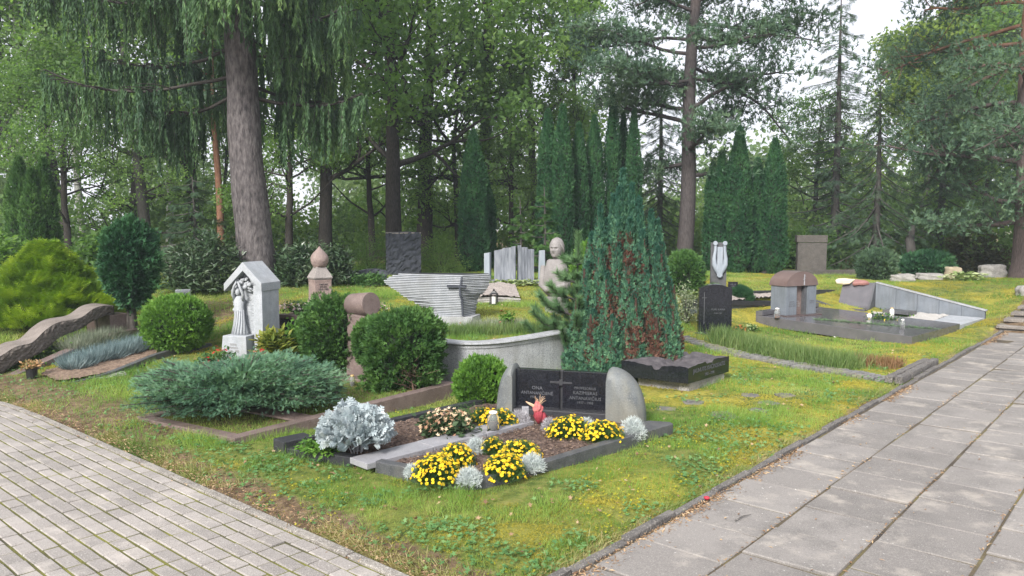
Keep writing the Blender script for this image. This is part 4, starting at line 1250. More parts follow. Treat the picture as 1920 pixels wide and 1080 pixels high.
o = mb.build("sunken_stone", M_field, cuts=2, rough=.01); tag(o, "flat sunken grey stone in the grass beside the fescue bed", "stone")

# flower pot
p0 = G(60, 710)
t = thing("flower_pot", p0, "small black pot of dry orange brown flowers standing on the grass at the left", "flower pot")
MB().lathe([(.05, 0), (.06, .11), (.066, .115), (.06, .118)], 14).build("pot", M_black, t)
rg = np.random.default_rng(31)
pp = np.stack([rg.normal(0, .05, 160), rg.normal(0, .05, 160), .12 + rg.random(160) * .06], -1)
foliage("dry_flowers", LEAF, pp, rdir(rg, 160) * [1, 1, .5] + [0, 0, .35], rdir(rg, 160), .05, .022, leafmat("dry_bloom", [(.16, .15, .05), (.35, .22, .12), (.5, .3, .15)], nmix=.2), t)

# ------------------------------------------------------------------ BLACK SLAB with carved broken top
sF, sR, sL = P(1290, 734, 8.0), P(1366, 716, 8.7), P(1165, 719, 8.45)
sB = sL + (sR - sF)
cx_ = (sF + sB) / 2
t = thing("slab_monument", (0, 0, 0), "low thick black slab with broken carved top lying on a stone foot", "monument")
zb_, zf_ = .085, P(1290, 688, 8.0).z
nx, ny = 26, 18
vs = []; fs = []; r_ = random.Random(14)
def sp(a, b, z): q = sF + (sR - sF) * a + (sL - sF) * b; return Vector((q.x, q.y, z))
for j in range(ny + 1):
    for i in range(nx + 1):
        b, a = i / nx, j / ny
        z = zf_ - .012 + .016 * math.sin(b * 9 + a * 3) * (1 - a * .3) + r_.uniform(-.005, .005) + .012 * a
        if a < .25: z -= .01 * abs(math.sin(b * 6))
        if abs(b - .45 - .15 * a) < .05: z -= .035               # long groove of the cross
        if abs(a - .5) < .06: z -= .025
        vs.append(sp(a, b, z))
for j in range(ny):
    for i in range(nx):
        q = j * (nx + 1) + i; fs.append((q, q + 1, q + nx + 2, q + nx + 1))
MB().add(vs, fs).build("broken_top", mat("rough_dark_top", [(.05, .045, .05), (.11, .10, .105)], 12, .85, bump=.8, bscale=40), t)
vs2 = []; fs2 = []
edge = [(0, i / nx, vs[i]) for i in range(nx + 1)] + [(j / ny, 1, vs[j * (nx + 1) + nx]) for j in range(1, ny + 1)] + [(1, i / nx, vs[ny * (nx + 1) + i]) for i in range(nx - 1, -1, -1)] + [(j / ny, 0, vs[j * (nx + 1)]) for j in range(ny - 1, 0, -1)]
for a, b, v in edge: vs2 += [sp(a, b, zb_), v]
m_ = len(edge)
for i in range(m_): k = (i + 1) % m_; fs2.append((2 * i, 2 * k, 2 * k + 1, 2 * i + 1))
fs2.append(tuple(2 * i for i in range(m_)))
MB().add(vs2, fs2).build("slab", M_dark, t)
ct = (sF + sB) / 2
mb = MB(); mb.beam(sp(.3, .2, -.03), sp(.3, .85, -.03), .3, .112); mb.beam(sp(.7, .2, -.03), sp(.7, .85, -.03), .3, .112)
mb.beam(sp(.1, .12, -.03), sp(.95, .12, -.03), .12, .112)
mb.build("stone_foot", M_field, t, cuts=2, rough=.006)
saz = math.atan2((sR - sF).x, (sR - sF).y)
rz_ = math.pi / 2 - saz
nrm = Vector((sR - sF).cross(Vector((0, 0, 1)))).normalized()
mid = (sF + sR) / 2; off = nrm * .003
text_part("inscription", "JAUNUTIS KAČINSKAITIS", .066, M_engd, t, (mid.x + off.x, mid.y + off.y, .20), (math.pi / 2, 0, rz_), .001)
text_part("inscription", "1951 - 1998", .045, M_engd, t, (mid.x + off.x, mid.y + off.y, .135), (math.pi / 2, 0, rz_), .001)

# stepping stones in the moss
M_stepst = mat("sunken_stone", [(.10, .095, .09), (.19, .18, .165)], 7, .95, bump=.8, bscale=40, big=((.16, .16, .04), 6, .7))
SS = [(1180, 766, .42), (1248, 768, .3), (1300, 755, .34), (1358, 780, .42), (1408, 742, .3), (1443, 757, .34), (1470, 742, .3), (1420, 770, .26)]
for q, (px, py, r) in enumerate(SS):
    p = G(px, py); rr = random.Random(q + 40)
    pl = [(r * .36 * rr.uniform(.8, 1.15) * math.cos(a * .9), r * .36 * rr.uniform(.8, 1.15) * math.sin(a * .9)) for a in range(7)]
    o = MB().prism(pl, -.03, .010).build("stepping_stone", M_stepst, bevel=.006, rough=.004); o.location = p
    o.rotation_euler = (0, 0, q)
    tag(o, "flat stepping stone sunk in moss, " + ["nearest the grey side stone", "second from the left", "close before the black slab", "nearest to the slab path", "farthest from the camera, left of a pair", "middle one of the right cluster", "farthest right", "between the right cluster and the large near one"][q],
        "stepping stone", "stepping stones in the moss")

# ------------------------------------------------------------------ BLACK CROSS STELE
p0 = P(1335, 629, 11.9)
bz = hz(p0.x, p0.y)
t = thing("headstone", (p0.x, p0.y, bz), "upright black headstone with arched top and thin engraved cross", "headstone", az=5)
hs = P(1335, 533, 11.9).z - bz; he = P(1312, 541, 11.9).z - bz
pf = [(-.21, .03), (.29, .03), (.29, he)] + [(.29 - .5 * k / 10, he + (hs - he) * math.sin(math.pi * k / 10)) for k in range(1, 10)] + [(-.21, he)]
MB().prism(pf, -.02, .14, 'y').build("stone", M_dark, t, bevel=.004)
MB().box((.03, .04, -.0), (.62, .3, .08)).build("foot", M_darkm, t, bevel=.004)
mb = MB(); mb.box((-.13, -.0225, he * .58), (.008, .004, he * .68)); mb.box((-.13, -.0225, he * .80), (.07, .004, .008)); mb.build("cross", M_engd, t)
text_part("inscription", "YURI KARA", .042, M_engd, t, (.08, -.0225, he * .55), R90, .001)
text_part("inscription", "1940-1987", .03, M_engd, t, (.08, -.0225, he * .47), R90, .001)

# cobble strip climbing from the slab path
t0, t1 = G(1275, 634), G(1662, 716)
rr = random.Random(6); mb = MB(); n = 46
dv = (t1 - t0); dn = Vector((-dv.y, dv.x, 0)).normalized()
for i in range(n):
    for k in range(3):
        q = t0.lerp(t1, (i + .5 + rr.uniform(-.1, .1)) / n) + dn * ((k - 1) * .10)
        z = hz(q.x, q.y)
        mb.box((q.x, q.y, z + .0 + rr.uniform(0, .012)), (dv.length / n * .86, .09, .07), Matrix.Rotation(math.atan2(dv.y, dv.x) + rr.uniform(-.08, .08), 3, 'Z'))
o = mb.build("cobble_edging", mat("old_cobble", [(.11, .11, .11), (.23, .225, .21)], 6, .9, bump=.8, bscale=30, big=((.18, .17, .06), 3, .5)), bevel=.01)
tag(o, "strip of small grey cobbles from the black headstone to the slab path", "stone edging")
t = thing("stone_edging", (0, 0, 0), "dark slate edging stones at the corner of the cobble strip beside the slab path", "stone edging")
e0, e1 = G(1668, 722), G(1800, 690)
cc = [G(1650, 716), G(1672, 728), G(1735, 700)]
for i in range(4):
    for k in range(2):
        a, b = UV(6.72 + .42 * i, .10 + .10 * k, .0), UV(6.72 + .42 * i + .4, .10 + .10 * k, .0)
        mb = MB(); mb.beam(a, b, .08, .075 - .012 * k + rr.uniform(-.006, .006)); mb.build("edging_stone", M_kerbd, t, cuts=2, rough=.004)

# ------------------------------------------------------------------ DARK PLOT with temple
dF, dR_, dL_ = P(1710, 631, 11.4), P(1800, 607, 12.9), P(1417, 591, 13.2)
t = thing("grave_slab", (0, 0, 0), "large polished dark slab plot lying in front of the little temple", "grave slab")
dB = dL_ + (dR_ - dF)
mb = MB(); vs = [dF, dR_, dB, dL_]; vs = [v - Vector((0, 0, .17)) for v in vs] + vs
mb.add(vs, [(0, 3, 2, 1), (4, 5, 6, 7), (0, 1, 5, 4), (1, 2, 6, 5), (2, 3, 7, 6), (3, 0, 4, 7)])
M_darkslab = mat("worn_dark_slab", [(.075, .073, .08), (.115, .11, .12)], 5, .16, spec=.7, speck=(.13, .12, .125), speck_scale=200)
mb.build("slab", M_darkslab, t, bevel=.006)
NOGRASS.append([dF, dR_, dB, dL_])
PLOT = (dF, dR_, dL_)
mb = MB(); mb.beam(dL_ + Vector((.0, .0, .0)), dL_.lerp(dB, .98), .12, .075, -.06); mb.build("end_kerb", M_darkslab, t, bevel=.005)
# temple
p0 = P(1487, 590, 13.5)
zt0 = p0.z
t = thing("tomb_temple", (p0.x, p0.y, zt0 - .06), "miniature blue grey temple tomb with brown barrel roof", "tomb", az=-28)
MB().box((.0, .0, .035), (.88, .5, .09)).build("plinth", M_browndk, t, bevel=.006)
wt, dt, ht_ = .74, .34, .50
MB().box((-wt / 2 + .13, 0, .08 + ht_ / 2), (.26, dt, ht_)).build("left_pier", M_bluegrey, t, bevel=.004)
MB().box((wt / 2 - .11, 0, .08 + ht_ / 2), (.22, dt, ht_)).build("right_pier", M_bluegrey, t, bevel=.004)
MB().box((.02, .03, .08 + ht_ / 2), (.262, dt - .10, ht_)).build("door_slab", M_brown, t)
MB().box((.115, .0, .08 + ht_ / 2), (.05, dt - .03, ht_ - .002)).build("door_jamb", M_kerbgrey, t)
wr = wt / 2 + .018; hr_ = .255
arc = [(wr * math.cos(math.pi * k / 20), .575 + hr_ * math.sin(math.pi * k / 20)) for k in range(21)]
MB().prism([(wr, .581)] + arc[1:-1] + [(-wr, .581)], -dt / 2 - .02, dt / 2 + .03, 'y').build("barrel_roof", M_copper, t, autosm=30)
mb = MB(); rr = random.Random(3)
for k in range(7):
    mb.tube([(.04 + rr.uniform(-.03, .03), -dt / 2 - .023, .62 + k * .022), (.04 + rr.uniform(-.03, .03), -dt / 2 - .027, .645 + k * .022)], [.006, .004], 5)
mb.tube([(.04, -dt / 2 - .023, .59), (.04, -dt / 2 - .023, .78)], [.012, .006], 6)
mb.build("metal_ornament", M_plate, t)
text_part("inscription", "JONAS\nSTASYS\n1929-1995", .038, M_eng, t, (-.22, -dt / 2 - .001, .27), R90, .001)
text_part("inscription", "SABINA\nONUTĖ", .036, M_eng, t, (.26, -dt / 2 - .001, .29), R90, .001)
text_part("inscription", "ŠEIMA\nJONAITIS\nRAMYBĖ", .04, M_engd2, t, (-.02, -.0915, .26), R90, .001)

# white gravel plot and slanted wall with ramp lectern and palette
wR, wLf = P(1846, 604, 13.95), P(1640, 592, 15.15)
wd = (wLf - wR); wd.z = 0
t = thing("slanted_wall", (0, 0, 0), "blue grey slab wall whose top slants down towards the steps", "wall")
zr, zl = P(1846, 584, 13.95).z, P(1640, 531, 15.15).z
n_pan = 5
for k in range(n_pan):
    a, b = wR.lerp(wLf, k / n_pan), wR.lerp(wLf, (k + 1) / n_pan)
    za, zb2 = zr + (zl - zr) * k / n_pan, zr + (zl - zr) * (k + 1) / n_pan
    th = Vector((UD[0], UD[1], 0)) * .12; gp = wd.normalized() * .002
    vs = [Vector((a.x, a.y, -.05)) + gp, Vector((b.x, b.y, -.05)) - gp, Vector((b.x, b.y, -.05)) - gp + th, Vector((a.x, a.y, -.05)) + gp + th,
          Vector((a.x, a.y, za)) + gp, Vector((b.x, b.y, zb2)) - gp, Vector((b.x, b.y, zb2)) - gp + th, Vector((a.x, a.y, za)) + gp + th]
    MB().add(vs, [(0, 3, 2, 1), (4, 5, 6, 7), (0, 1, 5, 4), (1, 2, 6, 5), (2, 3, 7, 6), (3, 0, 4, 7)]).build("wall_panel", M_bluegrey, t, bevel=.003)
mb = MB(); mb.beam(Vector((wR.x, wR.y, zr + .002)) + th * .5 - wd.normalized() * .02, Vector((wLf.x, wLf.y, zl + .002)) + th * .5, .15, .022); mb.build("coping", M_gran_grey, t, bevel=.003)
t = thing("gravel_plot", (0, 0, 0), "bed of white gravel and pale slabs in front of the slanted wall", "grave plot")
u_ = Vector((UD[0], UD[1], 0)); v_ = Vector((VD[0], VD[1], 0))
g1 = dR_ + Vector((0, 0, -.02)); g2 = wR + (-u_) * .02; g2.z = .10; g3 = wLf + (-u_) * .02; g3.z = .14; g4 = dB.copy(); g4.z -= .03
g4 = dR_.lerp(dB, .85); g4.z = .14
q1 = g1.lerp(g4, .22); q2 = g2.lerp(g3, .30)
def quad_slab(a, b, c, d, th, nm, m, par, bev=.004):
    vs = [Vector(v) - Vector((0, 0, th)) for v in (a, b, c, d)] + [Vector(v) for v in (a, b, c, d)]
    return MB().add(vs, [(0, 3, 2, 1), (4, 5, 6, 7), (0, 1, 5, 4), (1, 2, 6, 5), (2, 3, 7, 6), (3, 0, 4, 7)]).build(nm, m, par, bevel=bev)
quad_slab(g1, g2, q2, q1, .14, "pale_slab", M_white, t)
patch("gravel", [q1, q2, g2.lerp(g3, .92), g1.lerp(g4, .92)], lambda x, y: .105 + .02 * (y - 13) * .5, M_gravel, t, amp=.012)
NOGRASS.append([g1, g2, g3, g4])
bk = g1.lerp(g4, .60).lerp(g2.lerp(g3, .62), .55); bk.z = .13
t = thing("book_slab", bk, "small flat dark slab lying on the white gravel before the slanted wall", "grave slab", az=-49)
quad_slab((-.3, -.22, .08), (.3, -.22, .05), (.3, .22, .07), (-.3, .22, .10), .06, "slab", M_kerbgrey, t)
# ramp lectern
t = thing("ramp_lectern", (wLf.x, wLf.y, .05), "curved dark polished stone ramp at the high end of the slanted wall", "monument", az=41)
# local y = along u (away), local x = right (-v); the ramp runs from x=0 to x=-.75
rz = zl - .05
prof = [(-.62, .13), (-.5, .09), (-.38, .10), (-.28, .16), (-.2, .25), (-.13, .36), (-.05, .5), (.04, .6), (.10, rz)]
for nm, x0, x1, m_ in (("ramp", -.62, -.03, M_darkslab),):
    pl = [(-.62, -.1)] + prof + [(.10, -.1)]
    MB().prism(pl, x0, x1, 'x').build(nm, m_, t, autosm=50)
MB().prism([(-.66, -.1)] + [(a - .02, b + .012) for a, b in prof] + [(.12, rz + .012), (.12, -.1)], -.03, .0, 'x').build("side_cheek", M_kerbgrey, t, autosm=50)
MB().prism([(-.95, -.1), (-.02, -.1), (-.02, .10), (-.45, .12), (-.95, .27)], -.67, -.62, 'y').build("front_lip", M_kerbgrey, t, bevel=.004)
pm = wLf + v_ * .42 - u_ * .0; pm.z = zl - .01
t = thing("stone_palette", pm, "painter's palette of pale and reddish stone on top of the curved ramp", "palette", az=41)
pl = [(-.36, .02), (-.33, .11), (-.2, .14), (-.05, .11), (.0, .12), (.22, .08), (.30, .0), (.2, -.07), (.12, -.06), (.05, -.1), (-.05, -.08), (-.16, -.12), (-.3, -.09)]
o = MB().prism([p_ for p_ in pl if p_[0] < .01] , 0, .035).build("pale_half", mat("cream_stone", [(.5, .42, .3), (.68, .6, .48)], 7, .6), t, bevel=.01); o.rotation_euler = (.35, 0, 0)
o = MB().prism([(.005, .12), (.22, .08), (.30, .0), (.2, -.07), (.12, -.06), (.05, -.1), (.005, -.085)], -.02, .03).build("red_half", mat("brick_red_stone", [(.22, .10, .09), (.34, .17, .15)], 9, .6), t, bevel=.008); o.rotation_euler = (.35, 0, 0)

# ------------------------------------------------------------------ LYRE STELE, kerbs and steles on the plateau
p0 = P(1349, 516, 14.8)
t = thing("lyre_stele", (p0.x, p0.y, hz(p0.x, p0.y) - .03), "dark stele with a pale stone lyre carved on its front", "stele", az=10)
zt_ = P(1345, 455, 14.8).z - t.location.z
MB().box((-.02, .06, zt_ / 2), (.3, .1, zt_)).build("slab", M_kerbgrey, t, bevel=.006)
mb = MB()
for s in (-1, 1):
    mb.tube([(s * .085, -.02, zt_ - .03), (s * .085, -.02, zt_ - .14), (s * .105, -.02, zt_ - .3), (s * .10, -.02, zt_ - .42), (s * .055, -.02, zt_ - .52), (s * .02, -.02, zt_ - .60)], [.026, .028, .04, .05, .05, .035], 10)
    mb.lathe([(.002, -.03), (.04, -.03), (.044, 0), (.04, .03), (.002, .03)], 16, (0, 0, 0))
    for q in range(len(mb.v) - 80, len(mb.v)):
        x, y, z = mb.v[q]; mb.v[q] = (s * .09 + x, -.03 + z, zt_ - .01 + y)
mb.box((0, -.03, zt_ - .36), (.10, .05, .56)); mb.box((0, -.03, zt_ - .60), (.06, .06, .12))
mb.build("lyre", M_post, t, smooth=False, autosm=50)
p0 = P(1520, 508, 21)
t = thing("stele", (p0.x, p0.y, hz(p0.x, p0.y) - .1), "broad brown granite stele with separate top band on the plateau", "stele", az=6)
zt_ = P(1520, 441, 21).z - t.location.z
MB().box((0, 0, (zt_ - .2) / 2), (.76, .2, zt_ - .2)).build("slab", M_sand.copy() if False else mat("dull_brown_granite", [(.05, .046, .042), (.09, .082, .075)], 8, .7, speck=(.19, .17, .15), speck_scale=90, bump=.2), t, bevel=.006)
MB().box((-.01, 0, zt_ - .095), (.8, .24, .19)).build("top_band", bpy.data.materials["dull_brown_granite"], t, bevel=.006)
mb = MB(); mb.beam(P(1432, 518, 20) - Vector((0, 0, .15)), P(1615, 516, 20.6) - Vector((0, 0, .15)), .2, .30)
o = mb.build("grave_kerb", bpy.data.materials["dull_brown_granite"], bevel=.01); tag(o, "long low brown kerb under the broad brown stele", "kerb")

t = thing("grave_kerb", (0, 0, 0), "dark kerb on a grey footing running from behind the black headstone to the temple", "grave kerb")
a, b = P(1286, 562, 13.0), P(1446, 564, 14.6)
mb = MB(); top_kerb(mb, a, b, .2, .09); mb.build("kerb_top", M_darkm, t, bevel=.005)
mb = MB(); mb.beam(P(1286, 572, 13.05) - Vector((0, 0, .35)), P(1446, 574, 14.6) - Vector((0, 0, .35)), .14, .352); mb.build("footing", M_bluegrey, t)
t = thing("grave_kerb", (0, 0, 0), "second dark kerb with pebbles, behind the kerb left of the temple", "grave kerb")
a, b = P(1368, 546, 14.4), P(1560, 543, 16.5)
mb = MB(); top_kerb(mb, a, b, .14, .13); mb.build("kerb_stone", M_darkm, t, bevel=.005)
patch("pebbles", [P(1340, 560, 13.3), P(1440, 562, 14.5), P(1470, 550, 15.0), P(1350, 550, 14.3)], lambda x, y: hz(x, y) + .16, M_pebble, t, amp=.02)
p0 = P(1374, 540, 14.2)
t = thing("name_plaque", (p0.x, p0.y, p0.z - .1), "small black name plaque between two low juniper balls", "plaque", az=0)
MB().box((0, 0, .14), (.17, .04, .15)).build("plate", M_dark, t)
MB().box((0, 0.02, .02), (.08, .05, .12)).build("stand", M_white, t)
text_part("inscription", "AB VIE\n1981", .035, M_eng, t, (0, -.0205, .15), R90, .001)

# field stones at the top of the lawn
def rock(px, py, Y, w, h, d, m, label, seed, az=0, flat=False):
    p = P(px, py, Y); z = hz(p.x, p.y)
    bm = bmesh.new(); bmesh.ops.create_icosphere(bm, subdivisions=4, radius=1)
    r = np.random.default_rng(seed); ph = r.random(12) * 6.28
    for v in bm.verts:
        c = v.co
        k = 1 / (abs(c.x) ** 6 + abs(c.y) ** 6 + abs(c.z) ** 6) ** (1 / 6)     # boxy
        q = c * (k * .75 + .25)
        nz = .06 * math.sin(q.x * 4 + ph[0]) * math.sin(q.y * 5 + ph[1]) + .05 * math.sin(q.z * 6 + ph[2] + q.x * 3) + .03 * math.sin(q.x * 11 + ph[3]) * math.sin(q.z * 9 + ph[4]) + .015 * math.sin(q.y * 23 + ph[5]) * math.sin(q.x * 19)
        q *= 1 + nz
        v.co = Vector((q.x * w / 2, q.y * d / 2, (q.z + .8) * h / 1.8))
    me = bpy.data.meshes.new("rock"); bm.to_mesh(me); bm.free()
    o = link("field_stone", me, m, smooth=True); o.location = (p.x, p.y, z - .03); o.rotation_euler = (0, 0, az)
    return tag(o, label, "stone", "field stones at the top of the lawn")
rock(1690, 527, 18.3, .60, .20, .3, M_field, "long low grey field stone, leftmost at the top of the lawn", 1, .1)
rock(1743, 525, 18.6, .62, .19, .3, M_field, "long low flat topped grey stone between the leftmost one and the hostas", 2)
rock(1787, 521, 18.8, .36, .32, .28, M_fieldy, "rounded ochre field stone beside the hostas", 3)
rock(1860, 516, 19, .62, .35, .35, M_field, "square rough grey block near the right pine trunk", 4)
rock(1922, 540, 15.6, .3, .2, .25, M_field, "grey stone at the head of the steps by the right picture edge", 5)
# wire fence
t = thing("wire_fence", (0, 0, 0), "old thin rail fence behind the field stones", "fence")
mb = MB(); mb.tube([P(1675, 500, 20), P(1760, 493, 20.5)], [.012, .01], 5); mb.build("rail", M_wire, t)
p = P(1725, 489, 20.3); MB().tube([p, (p.x, p.y, hz(p.x, p.y) - .05)], [.016, .018], 5).build("post", M_wire, t)
p = P(1680, 500, 20.0); MB().tube([p, (p.x, p.y, hz(p.x, p.y) - .05)], [.016, .018], 5).build("post", M_wire, t)

# steps
t = thing("stone_steps", (0, 0, 0), "worn grey stone steps climbing the bank at the end of the slab path", "steps")
M_step = mat("old_step_stone", [(.12, .105, .092), (.23, .205, .18)], 5, .9, bump=.7, bscale=30, speck=(.3, .28, .25), speck_scale=90)
for k in range(8):
    u0 = 12.62 + k * .34
    a, b = UV(u0 + .17, .06 - .05 * k, -.12), UV(u0 + .17, -5, -.12)
    mb = MB(); mb.beam(a, b, .40, .12 + .083 * (k + 1) - .03); mb.build("riser", M_kerbd, t, bevel=.004)
    a, b = UV(u0 + .15, .10 - .05 * k, .083 * (k + 1) - .028), UV(u0 + .15, -5, .083 * (k + 1) - .028)
    mb = MB(); mb.beam(a, b, .44, .05); mb.build("tread", M_step, t, bevel=.008)

# litter on the path edge: twigs and fallen pieces
for q, (pa, pb, lb) in enumerate([((1378, 992), (1408, 980), "short dark twig lying on the near concrete slab"), ((1345, 940), (1375, 933), "thin curved twig on the slab near the kerb")]):
    a, b = G(*pa), G(*pb); a.z = b.z = .006
    m_ = (a + b) / 2 + Vector((0, .01, .004))
    o = MB().tube([a, m_, b], [.004, .004, .002], 5).build("twig", M_kerbd); tag(o, lb, "twig")
o = MB().lathe([(.004, 0), (.018, .012), (.02, .02), (.006, .026)], 8).build("fallen_bloom", mat("crimson_petal", [(.35, .02, .04), (.45, .04, .06)], 20, .6), smooth=True)
o.location = UV(1.93, -.03, .005); tag(o, "small crimson fallen flower head at the kerb of the slab path", "flower")
# ------------------------------------------------------------------ bark and leaf materials
def barkmat(name, cols, sc=(14, 14, 3), upper=None, zsplit=6):
    m = mat(name, cols, 3, .95, bump=1.0, bscale=7, stretch=sc, spec=.15)
    if upper:
        nt = m.node_tree; N = nt.nodes; L = nt.links; b = N["Principled BSDF"]
        src = b.inputs["Base Color"].links[0].from_socket
        tc = N.new("ShaderNodeTexCoord"); sp = N.new("ShaderNodeSeparateXYZ"); L.new(tc.outputs["Object"], sp.inputs[0])
        mr = N.new("ShaderNodeMapRange"); mr.inputs[1].default_value = zsplit - 1.2; mr.inputs[2].default_value = zsplit + 1.2
        L.new(sp.outputs[2], mr.inputs[0])
        mx = N.new("ShaderNodeMixRGB"); mx.inputs[2].default_value = lin(upper); L.new(mr.outputs[0], mx.inputs[0]); L.new(src, mx.inputs[1])
        L.new(mx.outputs[0], b.inputs["Base Color"])
    return m
M_bk_spruce = barkmat("spruce_bark", [(.045, .04, .041), (.10, .09, .09), (.155, .14, .138)], (7, 7, 2.2))
M_bk_dark = barkmat("dark_bark", [(.028, .025, .022), (.075, .066, .06)])
M_bk_pine = barkmat("pine_bark", [(.075, .058, .055), (.16, .125, .12)], upper=(.24, .12, .07), zsplit=5.5)
M_bk_pine2 = barkmat("grey_pine_bark", [(.045, .04, .04), (.10, .088, .088)], upper=(.15, .10, .08), zsplit=8)
M_bk_red = barkmat("orange_pine_bark", [(.16, .08, .05), (.28, .15, .10)])
M_bk_birch = barkmat("birch_bark", [(.06, .06, .055), (.40, .40, .38), (.5, .5, .48)], (5, 5, 9))
M_bk_grey = barkmat("grey_bark", [(.06, .056, .052), (.12, .112, .105)])
M_twig = barkmat("thin_twig", [(.05, .045, .04), (.10, .09, .08)])

L_oak = leafmat("oak_leaf", [(.085, .165, .06), (.145, .255, .08), (.23, .35, .105)], trans=.58, nscale=.5, objvar=.3)
L_maple = leafmat("maple_leaf", [(.11, .18, .035), (.18, .26, .05), (.27, .34, .08)], trans=.5, nscale=.5)
L_lime = leafmat("lime_leaf", [(.085, .16, .06), (.145, .245, .08), (.22, .33, .11)], trans=.58, nscale=.4, objvar=.4)
L_spruce = leafmat("spruce_needle", [(.035, .08, .048), (.09, .175, .07), (.18, .29, .085)], trans=.3, nscale=.7, rough=.6)
L_spruce2 = leafmat("spruce_needle_dark", [(.04, .08, .05), (.075, .135, .075), (.12, .19, .095)], trans=.25, nscale=.5)
L_pine = leafmat("pine_needle", [(.055, .11, .075), (.095, .17, .105), (.15, .235, .13)], trans=.28, nscale=.8)
L_thuja = leafmat("thuja_scale", [(.012, .052, .026), (.03, .10, .04), (.065, .16, .055)], trans=.15, nscale=1.2)
L_thujab = leafmat("bright_thuja_scale", [(.05, .125, .022), (.10, .22, .032), (.17, .31, .045)], trans=.25, nscale=3)
L_thujam = leafmat("mid_thuja_scale", [(.024, .075, .022), (.055, .13, .032), (.10, .20, .045)], trans=.2, nscale=3)
L_thujag = leafmat("golden_thuja_scale", [(.07, .15, .015), (.17, .29, .022), (.36, .47, .045)], trans=.3, nscale=2)
L_under = leafmat('undergrowth_leaf', [(.08, .15, .06), (.14, .24, .085), (.25, .35, .12)], trans=.5, nscale=.6)
L_far = leafmat("far_leaf", [(.10, .165, .08), (.15, .23, .10), (.22, .29, .13)], trans=.5, nscale=.15)

def jitterline(rg, a, b, n, amp):
    t = np.linspace(0, 1, n)[:, None]
    p = a + (b - a) * t
    j = np.cumsum(rg.normal(0, amp, (n, 3)), 0); j -= t * j[-1]
    return p + j * np.sin(t * math.pi * .5)

def grow_crown(rg, trunk_pts, trunk_r, nlimb, zrange, limb_len, levels=2, up=.35, twist=.9, az=None, fork=3, droop=0.0):
    """limbs from the trunk, each forking; returns branches and twig-end points."""
    br = []; tips = []
    zs = np.sort(rg.uniform(zrange[0], zrange[1], nlimb))
    def branch(p, d, ln, r, lv):
        n = 7
        pts = [p]; dd = d
        for i in range(n - 1):
            dd = unit(dd + rg.normal(0, .17 * twist, 3) + np.array([0, 0, (.06 if lv else .10) * up * 2 - droop]))
            pts.append(pts[-1] + dd * ln / (n - 1))
        pts = np.array(pts); rad = r * (1 - .75 * np.linspace(0, 1, n))
        br.append((pts, rad))
        if lv >= levels:
            for i in (2, 3, 4, 5, 6): tips.append(pts[i])
            return
        tips.append(pts[-1])
        for k in range(fork + (lv == 0)):
            i = rg.integers(2, n)
            a = rdir(rg, 1)[0]
            nd = unit(dd * .8 + a * .9 + np.array([0, 0, .15]))
            branch(pts[min(i, n - 1)], nd, ln * rg.uniform(.45, .65), rad[i] * .8, lv + 1)
    for i, z in enumerate(zs):
        k = np.interp(z, trunk_pts[:, 2], np.arange(len(trunk_pts)))
        j = int(k); f = k - j; p = trunk_pts[j] * (1 - f) + trunk_pts[min(j + 1, len(trunk_pts) - 1)] * f
        r = np.interp(z, trunk_pts[:, 2], trunk_r)
        t = (z - zrange[0]) / (zrange[1] - zrange[0] + 1e-6)
        a = (i * 2.4 + rg.uniform(-.5, .5)) if az is None else az(rg)
        e = up * (.4 + t * 1.4)
        d = unit(np.array([math.cos(a), math.sin(a), e]))
        branch(p, d, limb_len * (1 - .45 * t) * rg.uniform(.8, 1.15), r * rg.uniform(.35, .5), 0)
    return br, np.array(tips)

def broadleaf(name, seed, H_, r0, zr, limb_len, nlimb, leaves, lsize, bark, leafm, label, loc, lean=(0, 0), up=.45, spread=.42, levels=2, fork=3, group=None, cat="tree", droop=0):
    rg = np.random.default_rng(seed)
    t = thing(name, loc, label, cat, group)
    tp = jitterline(rg, np.array([0, 0, -.2]), np.array([lean[0], lean[1], H_]), 12, .10)
    tr = r0 * (1 - .85 * np.linspace(0, 1, 12)) + .015; tr[0] *= 1.25
    br, tips = grow_crown(rg, tp, tr, nlimb, zr, limb_len, levels, up, fork=fork, droop=droop)
    tubes("trunk", [(tp, tr)] + [b for b in br], bark, t, 6)
    n = len(tips) * leaves
    c = np.repeat(tips, leaves, 0) + rg.normal(0, spread, (n, 3)) * [1, 1, .62]
    D = rdir(rg, n); N = rdir(rg, n) + [0, 0, .9]
    foliage("crown", LEAF, c, D, N, rg.uniform(.7, 1.25, n) * lsize, rg.uniform(.5, .8, n) * lsize, leafm, t, seed=seed)
    return t

def place(px, Y, py=None):
    x = (px - 960) / FPX * Y
    return Vector((x, Y, hz(x, Y)))

FW = "broadleaf trees behind the graves"
# prototypes (placed at real spots), then copies
oakA = broadleaf("oak_tree", 11, 13, .27, (2.4, 12), 4.6, 14, 14, .165, M_bk_dark, L_oak, "tall dark oak whose double stem rises just left of the lone thuja column", place(795, 24), (.3, 0), .35, .33, group=FW)
oakB = broadleaf("oak_tree", 23, 11, .24, (1.8, 10), 4.2, 14, 14, .165, M_bk_dark, L_oak, "oak with low bent limbs right behind the tall dark stele", place(742, 21), (-.3, .2), .25, .33, group=FW)
limA = broadleaf("lime_tree", 31, 13, .2, (2.0, 12.5), 3.2, 16, 16, .14, M_bk_dark, L_lime, "slender lime tree seen right of the big spruce trunk", place(610, 23), (.2, .3), .6, .30, group=FW)
limB = broadleaf("lime_tree", 47, 12, .16, (3.0, 12), 2.8, 14, 15, .14, M_bk_grey, L_lime, "thin grey barked lime behind the thuja columns at centre", place(1010, 27), (-.4, .3), .6, .30, group=FW)
